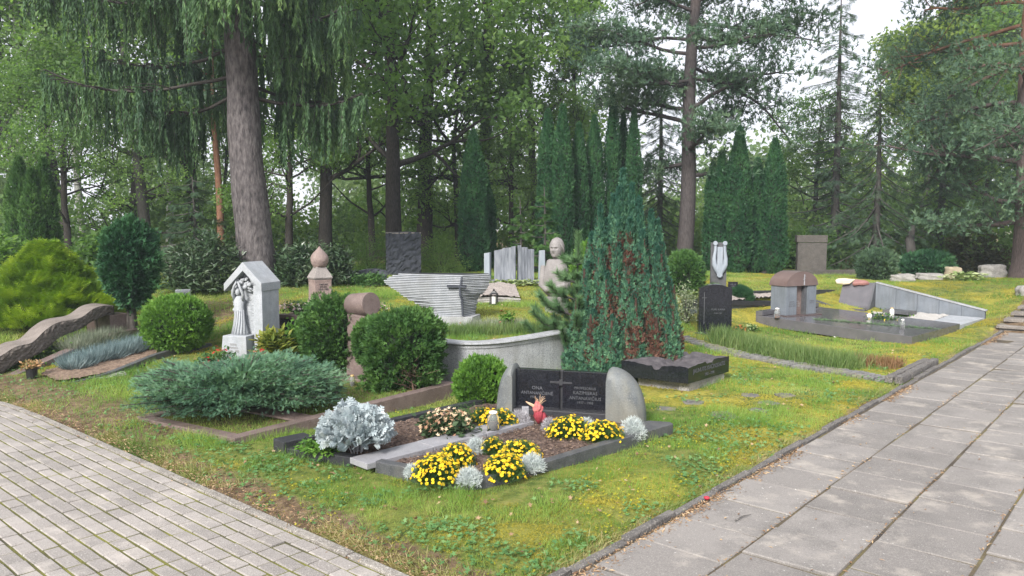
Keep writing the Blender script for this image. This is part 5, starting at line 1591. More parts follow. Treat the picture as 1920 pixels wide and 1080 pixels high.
birA = broadleaf("birch_tree", 53, 13, .12, (2.5, 13), 2.2, 18, 19, .12, M_bk_birch, L_lime, "white barked birch near the left picture edge behind the thujas", place(40, 24), (.3, 0), .7, .42, droop=.03)
mapA = broadleaf("maple_tree", 61, 8.6, .2, (1.6, 8.6), 3.3, 18, 22, .19, M_bk_grey, L_maple, "yellow green maple glowing behind the right pine", place(1722, 31), (0, 0), .5, .36, group=FW)
mapA.scale = (.86, .86, .86)
spots = [
    (oakB, 900, 25, 4.0, 1.05, "oak whose long low limb reaches right above the lone thuja column"),
    (limA, 370, 24, 2.6, 1.0, "lime with dark stem visible left of the orange pine trunk"),
    (limB, 280, 22, 1.0, 1.0, "thin grey stemmed lime right behind the small dark thuja tree"),
    (oakB, 110, 26, 2.2, 1.1, "oak behind the pair of thujas on the far left"),
    (birA, 155, 25, 3.0, .95, "birch with pale stem between the left thujas and the small thuja tree"),
    (birA, 318, 26, 1.4, 1.0, "birch with pale stem just left of the big spruce"),
    (limB, -20, 23, 5.0, 1.1, "grey stemmed lime cut by the left edge of the picture"),
    (limA, -110, 26, 2.9, 1.1, "dark lime beyond the left edge of the picture"),
    (mapA, 1800, 33, 1.3, 1.0, "yellow green maple partly hidden by the right pine trunk"),
    (oakB, 1960, 29, 3.3, 1.0, "oak at the right picture edge behind the pine"),
    (oakB, 700, 24, 1.1, .5, "young oak filling the gap left of the tall dark stele"),
    (oakA, 860, 23, 2.1, .42, "young oak close behind the lone thuja column's left side"),
    (limA, 960, 23, 3.1, .45, "young lime between the lone thuja column and the central group"),
    (oakB, 540, 22, 4.1, .5, "young oak close behind the rhododendron by the onion stone"),
    (limB, 420, 25, 5.1, .5, "young lime behind the orange pine trunk"),
    (oakA, 250, 22, .1, .45, "young oak between the small thuja tree and the birches"),
    (oakB, 130, 21, 2.6, .5, "young oak just right of the left edge thujas"),
    (oakB, 1530, 27, 1.6, .5, "young oak behind the broad brown stele"),
    (oakA, 1840, 26, 5.6, .5, "young oak in the shade left of the right pine"),
    (limA, 1080, 26, 2.8, .62, "mid height lime behind the central thuja group"),
]
for src, px, Y, rz, sc, lb in spots:
    copy_thing(src, place(px, Y), lb, rz, sc, FW)

# far woodland: one mass
def woodland():
    rg = np.random.default_rng(99); P_, D_, N_ = [], [], []
    for i in range(30):
        a = rg.uniform(-.95, .95); R = rg.uniform(38, 62); x, y = math.sin(a) * R, math.cos(a) * R
        hgt = rg.uniform(5.5, 9) if x < 10 else rg.uniform(4.5, 7)
        z0 = hz(x, y)
        ncl = 42
        c = rg.normal(0, 1, (ncl, 3)); c = unit(c) * rg.random((ncl, 1)) ** .4 * [3.0, 3.0, hgt * .46] + [x, y, z0 + hgt * .54]
        q = np.repeat(c, 42, 0) + rg.normal(0, .7, (ncl * 42, 3)) * [1, 1, .7]
        P_.append(q)
    q = np.concatenate(P_); n = len(q)
    o = foliage("distant_woodland", LEAF, q, rdir(rg, n), rdir(rg, n) + [0, 0, .6], .34, .24, L_far)
    tag(o, "distant mixed woodland closing the view behind the nearer trees", "woodland", kind="stuff")
woodland()
def undergrowth():
    rg = np.random.default_rng(98); P_ = []
    for i in range(230):
        a = rg.uniform(-.8, .8); R = rg.uniform(25, 36); x, y = math.sin(a) * R, math.cos(a) * R
        z0 = hz(x, y); hgt = rg.uniform(.8, 2.7)
        q = rdir(rg, 330) * (rg.random((330, 1)) ** .35) * [1.3, 1.0, hgt * .55] + [x, y, z0 + hgt * .5]
        P_.append(q)
    q = np.concatenate(P_); n = len(q)
    o = foliage("forest_undergrowth", LEAF, q, rdir(rg, n), rdir(rg, n) + [0, 0, .8], .17, .12, L_under)
    tag(o, "dark leafy undergrowth at the feet of the trees", "undergrowth", kind="stuff")
undergrowth()

# ------------------------------------------------------------------ BIG SPRUCE with hanging curtains
def big_spruce():
    rg = np.random.default_rng(5)
    base = P(481, 524, 14); base.z = hz(base.x, base.y) - .05
    t = thing("spruce_tree", base, "huge spruce with bare grey trunk and long hanging branch curtains", "tree")
    Ht = 15.0
    zc = np.array([-.2, .0, .3, .8, 1.6, 2.6, 3.8, 5, 7, 10, 15]); 
    rr = np.array([.46, .40, .35, .325, .305, .285, .268, .25, .20, .14, .02])
    lx = np.interp(zc, [0, 4, 15], [0, -.20, -.45])
    tp = np.stack([lx, 0 * zc, zc], -1)
    zz = np.linspace(-.2, 15, 60)
    tp2 = np.stack([np.interp(zz, zc, lx) + .02 * np.sin(zz * 2), .0 * zz, zz], -1)
    tubes("trunk", [(tp2, np.interp(zz, zc, rr) * (1 + .025 * np.sin(zz * 5)))], M_bk_spruce, t, 20)
    me_ = MB(); me_.sphere((-.34, -.1, 2.75), .07, (1, 1, 1.2), 8, 6); me_.build("burl", M_bk_spruce, t, smooth=True, rough=.01)
    br = []; st = []
    nl = 74
    for i in range(nl):
        z = 3.3 + (Ht - 4.9) * (i / nl) ** 1.15
        a = i * 2.39996 + rg.uniform(-.3, .3)
        # stretch of the crown: long to the left and back, shorter to the right
        ca, sa = math.cos(a), math.sin(a)
        ln = (3.0 - .8 * ca + .2 * sa) * (1 - .55 * (i / nl)) * rg.uniform(.85, 1.12)
        if z < 4.9:
            if sa < -.1 and abs(ca) < .8: continue
            if ca > .3: ln *= .9
        x0 = np.interp(z, zc, lx)
        n = 9; s = np.linspace(0, 1, n)
        pts = np.stack([x0 + ca * ln * s, sa * ln * s, z - .25 * np.sin(s * 2.2) * ln * .5 + .12 * ln * s ** 3 + .1], -1)
        pts += np.cumsum(rg.normal(0, .02, (n, 3)), 0)
        r_ = (.034 - .012 * i / nl) * (1 - .8 * s) + .005
        br.append((pts, r_))
        m = int(24 * ln / 3 + 9)
        for k in range(m):
            f = rg.uniform(.22, 1.0) ** .8
            q = np.array([np.interp(f, s, pts[:, c]) for c in range(3)])
            side = rg.choice([-1, 1]); off = rg.uniform(.1, .75) * (1.15 - f * .6)
            d = np.array([-sa, ca, 0]) * side * off
            tip = q + d + np.array([ca, sa, 0]) * off * .4 + [0, 0, -.06 * off]
            br.append((np.array([q, (q + tip) / 2 + [0, 0, .03], tip]), np.array([.012, .009, .005])))
            for h in range(3):
                g = rg.uniform(.25, 1) if h else 1.0
                st.append((q + (tip - q) * g, rg.uniform(.42, 1.08) * (1.15 - .45 * f), f))
        for k in range(5): st.append((pts[-1] * 1 + rg.normal(0, .08, 3), rg.uniform(.3, .8), 1.0))
    # hanging strands
    Pp, Dd, Ll, Rn = [], [], [], []
    tw = []
    for (q, ln, f) in st:
        ln *= 1.15
        nb = int(ln * 70)
        s = np.sort(rg.random(nb)); sway = rg.normal(0, .07, 2)
        p = q[None, :] + np.stack([sway[0] * s ** 2, sway[1] * s ** 2, -ln * s], -1)
        a = rg.random(nb) * 6.283; e = rg.uniform(.25, .7, nb)
        d = np.stack([np.cos(a) * e, np.sin(a) * e, -np.ones(nb)], -1)
        Pp.append(p); Dd.append(d); Ll.append(rg.uniform(.07, .13, nb) * (1.1 - .3 * s))
        Rn.append(np.clip(.12 + .55 * s * f + rg.normal(0, .13, nb) + (.12 if rg.random() < .25 else 0), 0, 1))
        if rg.random() < .4: tw.append((np.array([q, q + [sway[0] * .3, sway[1] * .3, -ln * .5], q + [sway[0], sway[1], -ln]]), np.array([.006, .005, .003])))
    Pp, Dd, Ll, Rn = map(np.concatenate, (Pp, Dd, Ll, Rn))
    foliage("hanging_needles", BLADE, Pp, Dd, rdir(rg, len(Pp)), Ll, .034, L_spruce, t, rnd=Rn)
    tubes("limbs", br + tw, M_twig, t, 4)
big_spruce()

# ------------------------------------------------------------------ pines
def pine(name, label, px, Y, Ht, r0, lean, limbs, bark, seed, tufts=26, spread=(.42, .42, .16), tl=.16, width=.9):
    rg = np.random.default_rng(seed)
    base = place(px, Y); base.z -= .1
    t = thing(name, base, label, "tree")
    zz = np.linspace(0, Ht, 26); s = zz / Ht
    tp = np.stack([lean[0] * s + .05 * np.sin(zz * .9), lean[1] * s + 0 * zz, zz], -1)
    tr = r0 * (1 - .72 * s); tr[0] *= 1.25
    br = [(tp, tr)]; tips = []
    for (z, a, ln, e) in limbs:
        p = np.array([np.interp(z, zz, tp[:, c]) for c in range(3)])
        d = np.array([math.cos(a), math.sin(a), e]); n = 9
        pts = [p]; dd = unit(d)
        for i in range(n - 1):
            dd = unit(dd + rg.normal(0, .12, 3) + [0, 0, .03]); pts.append(pts[-1] + dd * ln / (n - 1))
        pts = np.array(pts); rad = np.interp(z, zz, tr) * .30 * (1 - .8 * np.linspace(0, 1, n)) + .008
        br.append((pts, rad))
        for k in range(int(8 + ln * 4)):
            f = rg.uniform(.25, 1); i = f * (n - 1); j = min(int(i), n - 2); q = pts[j] + (pts[j + 1] - pts[j]) * (i - j)
            sd_ = unit(dd * .5 + rdir(rg, 1)[0] * [1, 1, .5] + [0, 0, .12]); l2 = ln * rg.uniform(.16, .34) * (1.2 - .5 * f) + .15
            m = np.array([q, q + sd_ * l2 * .5 + [0, 0, .0], q + sd_ * l2 + [0, 0, .06]])
            br.append((m, np.array([.014, .010, .005])))
            tips += [m[1], m[2], m[2] + rg.normal(0, .12, 3)]
    tips = np.array(tips); n = len(tips) * tufts
    c = np.repeat(tips, tufts, 0) + rg.normal(0, 1, (n, 3)) * spread * .6
    D = rdir(rg, n) + [0, 0, .75]
    foliage("needle_tufts", TUFTW, c, D, rdir(rg, n), rg.uniform(.7, 1.2, n) * tl, rg.uniform(.7, 1.2, n) * tl, L_pine, t, seed=seed)
    tubes("trunk", br, bark, t, 9)
    return t
rg = np.random.default_rng(71)
lm = []
for i in range(24):
    z = 2.6 + i * .36; a = i * 2.4 + rg.uniform(-.4, .4)
    ln = (2.6 if z > 4 else 1.7) * rg.uniform(.75, 1.2)
    lm.append((z, a, ln, rg.uniform(-.12, .3)))
lm += [(6.6, .1, 3.4, .15), (6.0, .35, 3.3, .05), (5.2, .0, 3.2, -.05), (6.2, 2.9, 2.7, .1), (5.0, 3.3, 2.8, 0), (7.2, -.3, 3.0, .2), (4.4, 2.8, 2.4, -.1)]
pine("pine_tree", "tall straight pine with dark bare lower trunk between the two thuja groups", 1281, 21, 12, .235, (.35, 0), lm, M_bk_pine2, 7, tufts=9)
lm = []
for i in range(20):
    z = 1.5 + i * .46; a = rg.uniform(2.1, 4.3)
    lm.append((z, a, rg.uniform(2.4, 3.9) * (.8 if z < 2.5 else 1), rg.uniform(-.15, .12)))
for i in range(14):
    lm.append((2.2 + i * .6, rg.uniform(-1.3, 1.4), rg.uniform(2, 3), rg.uniform(-.1, .2)))
pine("pine_tree", "big spreading pine with reddish upper trunk at the right picture edge", 1916, 18.6, 11, .25, (-.15, 0), lm, M_bk_pine, 8, tufts=9, spread=(.44, .44, .2), tl=.145)
lm = [(z, rg.uniform(0, 6.28), rg.uniform(.8, 1.5), .2) for z in np.linspace(4.5, 10, 12)]
pine("pine_tree", "thin pine with orange bare trunk just left of the big spruce trunk", 413, 22, 10.5, .11, (-.1, 0), lm, M_bk_red, 9, tufts=8)

# scraggly spruces with drooping branches
def spruce(name, label, px, Y, Ht, r0, seed, R=1.7, dens=1.0, z0=.6, leaf=L_spruce2, bark=None, droop=.35, bare=0.0, group=None):
    rg = np.random.default_rng(seed)
    base = place(px, Y); t = thing(name, base, label, "tree", group)
    br = [(np.array([[0, 0, -.1], [.03, 0, Ht * .5], [0, 0, Ht]]), np.array([r0, r0 * .6, .01]))]
    Pp, Dd, Ll = [], [], []
    n = int(Ht * 11)
    for i in range(n):
        z = z0 + (Ht - z0 - .1) * i / n; f = 1 - (z - z0) / (Ht - z0)
        a = i * 2.4 + rg.uniform(-.4, .4); ln = R * (f ** .8 * .9 + .12) * rg.uniform(.6, 1.15)
        s = np.linspace(0, 1, 6)
        pts = np.stack([np.cos(a) * ln * s, np.sin(a) * ln * s, z - droop * ln * s + .18 * ln * s ** 2.5], -1)
        br.append((pts, (.025 * f + .008) * (1 - .7 * s)))
        if rg.random() < bare: continue
        m = int(ln * 75 * dens); u = rg.uniform(.1, 1, m)
        q = np.stack([np.interp(u, s, pts[:, c]) for c in range(3)], -1)
        sw = rg.normal(0, .16, m) * (1.1 - u) * ln * .9
        q += np.stack([-np.sin(a) * sw, np.cos(a) * sw, -np.abs(rg.normal(0, .11, m)) * ln * .6], -1)
        d = np.stack([np.cos(a) + rg.normal(0, .5, m), np.sin(a) + rg.normal(0, .5, m), -.5 + rg.normal(0, .35, m)], -1)
        Pp.append(q); Dd.append(d); Ll.append(rg.uniform(.13, .24, m))
    Pp, Dd, Ll = map(np.concatenate, (Pp, Dd, Ll))
    foliage("needle_sprays", FEATHER, Pp, Dd, rdir(rg, len(Pp)) * .6 + [0, 0, 1], Ll, Ll * .9, leaf, t, seed=seed)
    tubes("trunk", br, bark or M_bk_grey, t, 6)
    return t
spruce("spruce_tree", "scraggly thin topped spruce rising above all between the maples", 1562, 25, 8.9, .15, 3, R=1.9, dens=.9, bare=.12)
spruce("spruce_tree", "dark drooping spruce just right of the broad brown stele", 1640, 22, 5.4, .12, 4, R=1.8, dens=1.0, z0=.2, droop=.8)
spruce("spruce_tree", "dark spruce behind the low mounded shrub and wire fence", 1760, 24, 5.6, .14, 6, R=2.2, dens=1.0, z0=.3, droop=.5)
spruce("spruce_tree", "small fresh green spruce left of the woman's bust, behind the grey slabs", 1020, 17.6, 1.95, .04, 12, R=.55, dens=2.2, z0=.05, leaf=L_thujam, droop=.1)
spruce("spruce_tree", "second small green spruce behind the narrow left stone post", 975, 18.4, 1.7, .04, 13, R=.5, dens=2.2, z0=.05, leaf=L_thujam, droop=.1)
spruce("spruce_tree", "dark spruce in the shade left of the straight pine trunk", 1235, 25, 6.5, .12, 14, R=1.5, dens=1.0, z0=.3, droop=.5)
spruce("spruce_tree", "dark young spruce behind the rhododendrons left of the big trunk", 365, 19, 2.6, .06, 15, R=1.3, dens=1.2, z0=.1, droop=.3)
# broken grey snag
t = thing("tree_snag", place(1707, 21.5), "broken pale grey dead trunk behind the wire fence", "dead tree")
tubes("trunk", [(np.array([[0, 0, -.1], [.04, 0, .5], [-.04, 0, .95], [.05, 0, 1.35]]), np.array([.17, .13, .12, .05]))], M_bk_grey, t, 9)

# ------------------------------------------------------------------ thuja columns
def column(name, label, px, Y, top_py, r, seed, leaf=L_thuja, leanx=0.0, group=None, dens=1.0, scrub=1.0):
    r *= .9
    rg = np.random.default_rng(seed)
    base = place(px, Y); Ht = P(px, top_py, Y).z - base.z
    t = thing(name, base, label, "thuja", group)
    def rad(s):
        return r * np.clip(np.minimum(1, (s + .08) * 6), 0, 1) * (1 - s ** 1.7 * .35) * np.clip((1 - s) * 3.6, 0, 1) ** .75 
    MB().lathe([(max(.005, float(rad(s)) * .78), s * Ht * .97) for s in np.linspace(0, 1, 14)], 12).build("solid_core", M_coredark, t, smooth=True)  # solid core added so the column cannot be seen through
    n = int(Ht * r * 9500 * dens)
    s = rg.random(n) ** .95; a = rg.random(n) * 6.283
    lump = .10 * np.sin(a * 3 + s * 9 + seed) + .08 * np.sin(a * 5 - s * 17) + .05 * np.sin(s * 41 + a * 2)
    rr = rad(s) * (1 + lump) * rg.uniform(.9, 1.04, n) + .01
    Pp = np.stack([rr * np.cos(a) + leanx * s, rr * np.sin(a), s * Ht], -1)
    D = np.stack([np.cos(a) * .55, np.sin(a) * .55, np.full(n, .9)], -1) + rg.normal(0, .3, (n, 3))
    N = np.stack([np.cos(a), np.sin(a), np.zeros(n)], -1) + rg.normal(0, .5, (n, 3))
    L_ = rg.uniform(.05, .095, n) * scrub
    foliage("foliage", FAN3, Pp, D, N, L_, L_ * .75, leaf, t, seed=seed, rnd=np.clip(rg.random(n) * .7 + lump * 1.6 + .15, 0, 1))
    return t
M_coredark = mat("dark_core_fill", [(.008, .018, .009), (.02, .03, .014)], 12, .95)  # dark fill for the solid cores added inside crowns to stop see-through
TC = "clipped thuja columns in the middle"
column("thuja_column", "lone tall pointed thuja column right of the big oak stem", 888, 18.5, 246, .36, 1)
column("thuja_column", "slimmer lower thuja column touching the lone tall one on its right", 912, 19.2, 335, .25, 2)
column("thuja_column", "leftmost thuja column of the central group, blunt topped", 1027, 19.5, 207, .30, 3, group=TC)
column("thuja_column", "thuja column second from left in the central group, pointed", 1054, 19.2, 198, .27, 4, group=TC)
column("thuja_column", "lower thuja column in the dip of the central group", 1084, 19.8, 232, .26, 5, group=TC)
column("thuja_column", "thuja column in the middle of the central group with a thin tip", 1113, 20.2, 218, .28, 6, group=TC)
column("thuja_column", "tallest thuja column, third from the right in the central group", 1147, 20.4, 178, .24, 7, group=TC)
column("thuja_column", "narrow thuja column leaning against the tallest one", 1166, 20.9, 214, .2, 8, group=TC)
column("thuja_column", "rightmost thuja column of the central group beside the straight pine", 1186, 20.2, 208, .22, 9, group=TC)
TR = "clipped thuja columns on the right"
column("thuja_column", "leftmost and thinnest thuja column of the right hand group", 1333, 20.6, 306, .22, 10, group=TR)
column("thuja_column", "thuja column second from left in the right hand group", 1350, 20.2, 286, .26, 11, group=TR)
column("thuja_column", "tallest thuja column of the right hand group", 1382, 20.0, 238, .35, 12, group=TR)
column("thuja_column", "dipped thuja column between the two tallest on the right", 1417, 20.3, 298, .29, 13, group=TR)
column("thuja_column", "rightmost thuja column of the right hand group, broad with pointed tip", 1448, 20.0, 262, .37, 14, group=TR)
TL = "thuja columns at the left edge"
column("thuja_column", "left one of the thuja columns behind the yellow green bush", 43, 15, 296, .30, 15, group=TL, leaf=L_thujam)
column("thuja_column", "middle lower thuja column behind the yellow green bush", 66, 14.8, 318, .24, 16, group=TL, leaf=L_thujam)
column("thuja_column", "right one of the thuja columns behind the yellow green bush", 88, 15, 298, .27, 17, group=TL, leaf=L_thujam)
# ------------------------------------------------------------------ SHRUBS
def shell_shrub(name, label, base, fn, n, ls, leaf, seed, core=None, cat="shrub", tpl=FAN, upb=.45, group=None, stems=None, az=0, rough=.5, nb=.5, shellj=(.86, 1.04), boxy=False):
    """fn(dir array)-> radius along unit directions from centre; base+centre defines place."""
    rg = np.random.default_rng(seed)
    (cx, cyy, cz), (rx, ry, rz) = fn
    t = thing(name, base, label, cat, group, az)
    d = rdir(rg, n); 
    lump = sum(.05 * np.sin(d[:, 0] * a + seed) * np.sin(d[:, 1] * b + 1.3 * seed) * np.sin(d[:, 2] * c + seed * .7) for a, b, c in ((4, 5, 4), (8, 7, 9), (13, 12, 11), (19, 17, 21))) * 2.6 * rough
    bx = 1 / (np.abs(d[:, 0]) ** 4 + np.abs(d[:, 1]) ** 4 + np.abs(d[:, 2]) ** 4) ** .25 if boxy else 1
    rr = (1 + lump) * rg.uniform(shellj[0], shellj[1], n) * bx
    Pp = d * np.array([rx, ry, rz]) * rr[:, None] + [cx, cyy, cz]
    stray = rg.random(n) < .05
    Pp = Pp + d * (stray * rg.uniform(0, .09, n))[:, None] * min(rx, rz) * 2
    gapn = np.sin(d[:, 0] * 9 + seed) + np.sin(d[:, 1] * 8 + 2 * seed) + np.sin(d[:, 2] * 10 + seed)
    keep = (Pp[:, 2] > .0) & ((gapn < 1.9) | (rg.random(n) < .25))
    nrm = unit(d / np.array([rx, ry, rz]))
    D = nrm * .8 + [0, 0, upb] + rg.normal(0, .35, (n, 3))
    N = np.cross(D, rdir(rg, n)) * (1 - nb) + nrm * nb + rg.normal(0, .3, (n, 3))
    L_ = rg.uniform(.7, 1.2, n) * ls
    rn = np.clip(rg.random(n) * .6 + lump * 2.2 + .2, 0, 1)
    k = keep
    foliage("foliage", tpl, Pp[k], D[k], N[k], L_[k], L_[k] * .9, leaf, t, seed=seed, rnd=rn[k])
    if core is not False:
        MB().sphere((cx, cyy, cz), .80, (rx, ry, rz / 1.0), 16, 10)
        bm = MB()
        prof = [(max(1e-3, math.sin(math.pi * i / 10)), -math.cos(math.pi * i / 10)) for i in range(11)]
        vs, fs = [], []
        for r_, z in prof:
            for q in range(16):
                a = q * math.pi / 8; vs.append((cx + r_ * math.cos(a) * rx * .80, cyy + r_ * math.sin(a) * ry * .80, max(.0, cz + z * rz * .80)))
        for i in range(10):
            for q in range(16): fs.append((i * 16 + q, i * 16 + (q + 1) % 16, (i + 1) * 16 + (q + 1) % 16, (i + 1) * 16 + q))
        bm.add(vs, fs).build("inner_core", M_coredark, t, smooth=True)  # closed dark body added behind the leaf shell to make it opaque
    if stems:
        br = []
        for i in range(stems[0]):
            a = rg.random() * 6.28; e = stems[2]
            br.append((np.array([[cx + .05 * math.cos(a), cyy + .05 * math.sin(a), -.05], [cx + e * .3 * math.cos(a), cyy + e * .3 * math.sin(a), cz * .4], [cx + e * math.cos(a), cyy + e * math.sin(a), cz * 1.0]]), np.array([stems[1], stems[1] * .8, stems[1] * .4])))
        tubes("stem", br, M_twig, t, 6)
    return t

def at(px, py, Y, dz=0):
    p = P(px, py, Y); return Vector((p.x, p.y, hz(p.x, p.y) + dz))

b = at(333, 652, 9.7)
shell_shrub("round_thuja", "bright green clipped ball thuja beside the fescue bed", b, ((0, 0, .36), (.40, .38, .345)), 12000, .042, L_thujab, 21, tpl=FAN3, rough=.35)
b = at(903, 775, 7.5)
shell_shrub("round_thuja", "bright fresh green ball thuja touching the black double headstone", b, ((0, 0, .23), (.25, .24, .245)), 9000, .045, L_thujab, 22, tpl=FAN3, rough=.9, upb=.8)
b = at(759, 735, 8.0)
shell_shrub("boxy_thuja", "large boxy dark thuja with brown bare patch at the kerb corner", b, ((0, 0, .47), (.35, .31, .37)), 15000, .05, L_thujam, 23, tpl=FAN3, rough=1.0, boxy=True, stems=(5, .02, .16))
_t = bpy.context.scene.objects["boxy_thuja"]
rg = np.random.default_rng(230); br = []
for i in range(70):
    a = np.array([.10 + rg.normal(0, .05), -.22 + rg.normal(0, .03), .10 + rg.random() * .25]); d = np.array([rg.normal(0, .5), -.6 + rg.normal(0, .3), rg.uniform(-.2, .9)])
    br.append((np.array([a, a + d * .06 + rg.normal(0, .01, 3), a + d * rg.uniform(.1, .19)]), np.array([.004, .003, .0012])))
br.append((np.array([[.13, -.2, -.05], [.12, -.24, .12], [.08, -.2, .3]]), np.array([.018, .014, .008])))
tubes("bare_twigs", br, mat("dry_brown_twig", [(.10, .06, .045), (.20, .13, .10)], 12, .9), _t, 4)
b = at(632, 700, 8.75)
shell_shrub("boxy_thuja", "rounded dark thuja left of the cylinder topped stone", b, ((0, 0, .42), (.33, .28, .40)), 13000, .05, L_thujam, 24, tpl=FAN3, rough=1.1, boxy=True, stems=(4, .02, .1))
b = at(698, 690, 8.25)
shell_shrub("boxy_thuja", "thuja half hidden directly behind the large boxy one", b, ((0, .0, .50), (.19, .18, .25)), 6000, .045, L_thujam, 25, tpl=FAN3, rough=.6)
b = at(262, 622, 10.9)
shell_shrub("thuja_tree", "small dark thuja tree with bare lower trunk behind the ball thuja", b, ((-.10, 0, .98), (.355, .34, .58)), 12000, .075, L_thuja, 26, tpl=FAN3, rough=.8, stems=(3, .045, .08), cat="thuja")
b = at(1283, 540, 14.4)
shell_shrub("round_shrub", "large clipped green ball shrub behind the reddening cypress", b, ((0, 0, .36), (.34, .34, .42)), 7000, .07, L_thujam, 27, tpl=FAN3, rough=.5)
b = at(1108, 500, 14.4)
shell_shrub("round_shrub", "bright rounded shrub just right of the stone bust", b, ((0, 0, .3), (.34, .34, .5)), 5000, .08, L_thujab, 28, tpl=FAN3, rough=.6)
b = at(1337, 540, 13.9)
shell_shrub("low_juniper", "low dark juniper ball in front of the lyre stele", b, ((0, 0, .12), (.22, .2, .19)), 3500, .06, L_thujam, 29, tpl=TUFT, rough=.5)
b = at(1388, 545, 14.2)
shell_shrub("low_juniper", "low dark juniper ball right of the small black plaque", b, ((0, 0, .12), (.21, .2, .2)), 3500, .06, L_thuja, 30, tpl=TUFT, rough=.5)
b = at(1738, 515, 19.6)
shell_shrub("mounded_shrub", "wide dark green mounded shrub behind the wire fence", b, ((0, 0, .28), (.62, .5, .36)), 6000, .09, L_thuja, 31, tpl=FAN3, rough=.6)
b = at(1643, 535, 18.6)
shell_shrub("mounded_shrub", "dark rounded bush left of the field stones under the drooping spruce", b, ((0, 0, .3), (.42, .4, .42)), 4500, .09, L_spruce2, 32, tpl=FAN3, rough=.6)

# yellow green feathery thuja at the left
def feather_bush(name, label, base, R, Hh, n, leaf, seed, ls=.16, core=True, cone=1.0):
    rg = np.random.default_rng(seed)
    t = thing(name, base, label, "thuja")
    s = rg.random(n) ** .9; a = rg.random(n) * 6.283
    prof = np.interp(s, [0, .12, .35, .6, .85, 1], [.85, 1, .80, .48, .22, .04])
    lump = .13 * np.sin(a * 4 + s * 8) + .10 * np.sin(a * 7 - s * 15) + .09 * np.sin(s * 31 + a * 3)
    rr = R * prof * (1 + lump) * rg.uniform(.70, 1.04, n)
    Pp = np.stack([rr * np.cos(a), rr * np.sin(a), s * Hh], -1)
    D = np.stack([np.cos(a) * .9, np.sin(a) * .9, np.full(n, .75)], -1) + rg.normal(0, .25, (n, 3))
    N = np.stack([np.cos(a) * -.5, np.sin(a) * -.5, np.ones(n)], -1) + rg.normal(0, .5, (n, 3))
    L_ = rg.uniform(.7, 1.25, n) * ls
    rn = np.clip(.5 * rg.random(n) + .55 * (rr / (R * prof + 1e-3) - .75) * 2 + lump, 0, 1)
    foliage("foliage", FEATHER, Pp, D, N, L_, L_ * .8, leaf, t, seed=seed, rnd=rn)
    MB().lathe([(max(.01, float(np.interp(q, [0, .12, .35, .6, .85, 1], [.85, 1, .80, .48, .22, .04])) * R * .66), q * Hh * .94) for q in np.linspace(0, 1, 10)], 12).build("inner_core", M_coredark, t, smooth=True)  # solid dark lathe added inside to block the view through the bush
    return t
b = at(92, 632, 11.6)
feather_bush("golden_thuja", "large yellow green feathery thuja behind the ribbon monument", b, .92, 1.12, 15000, L_thujag, 41, .19)

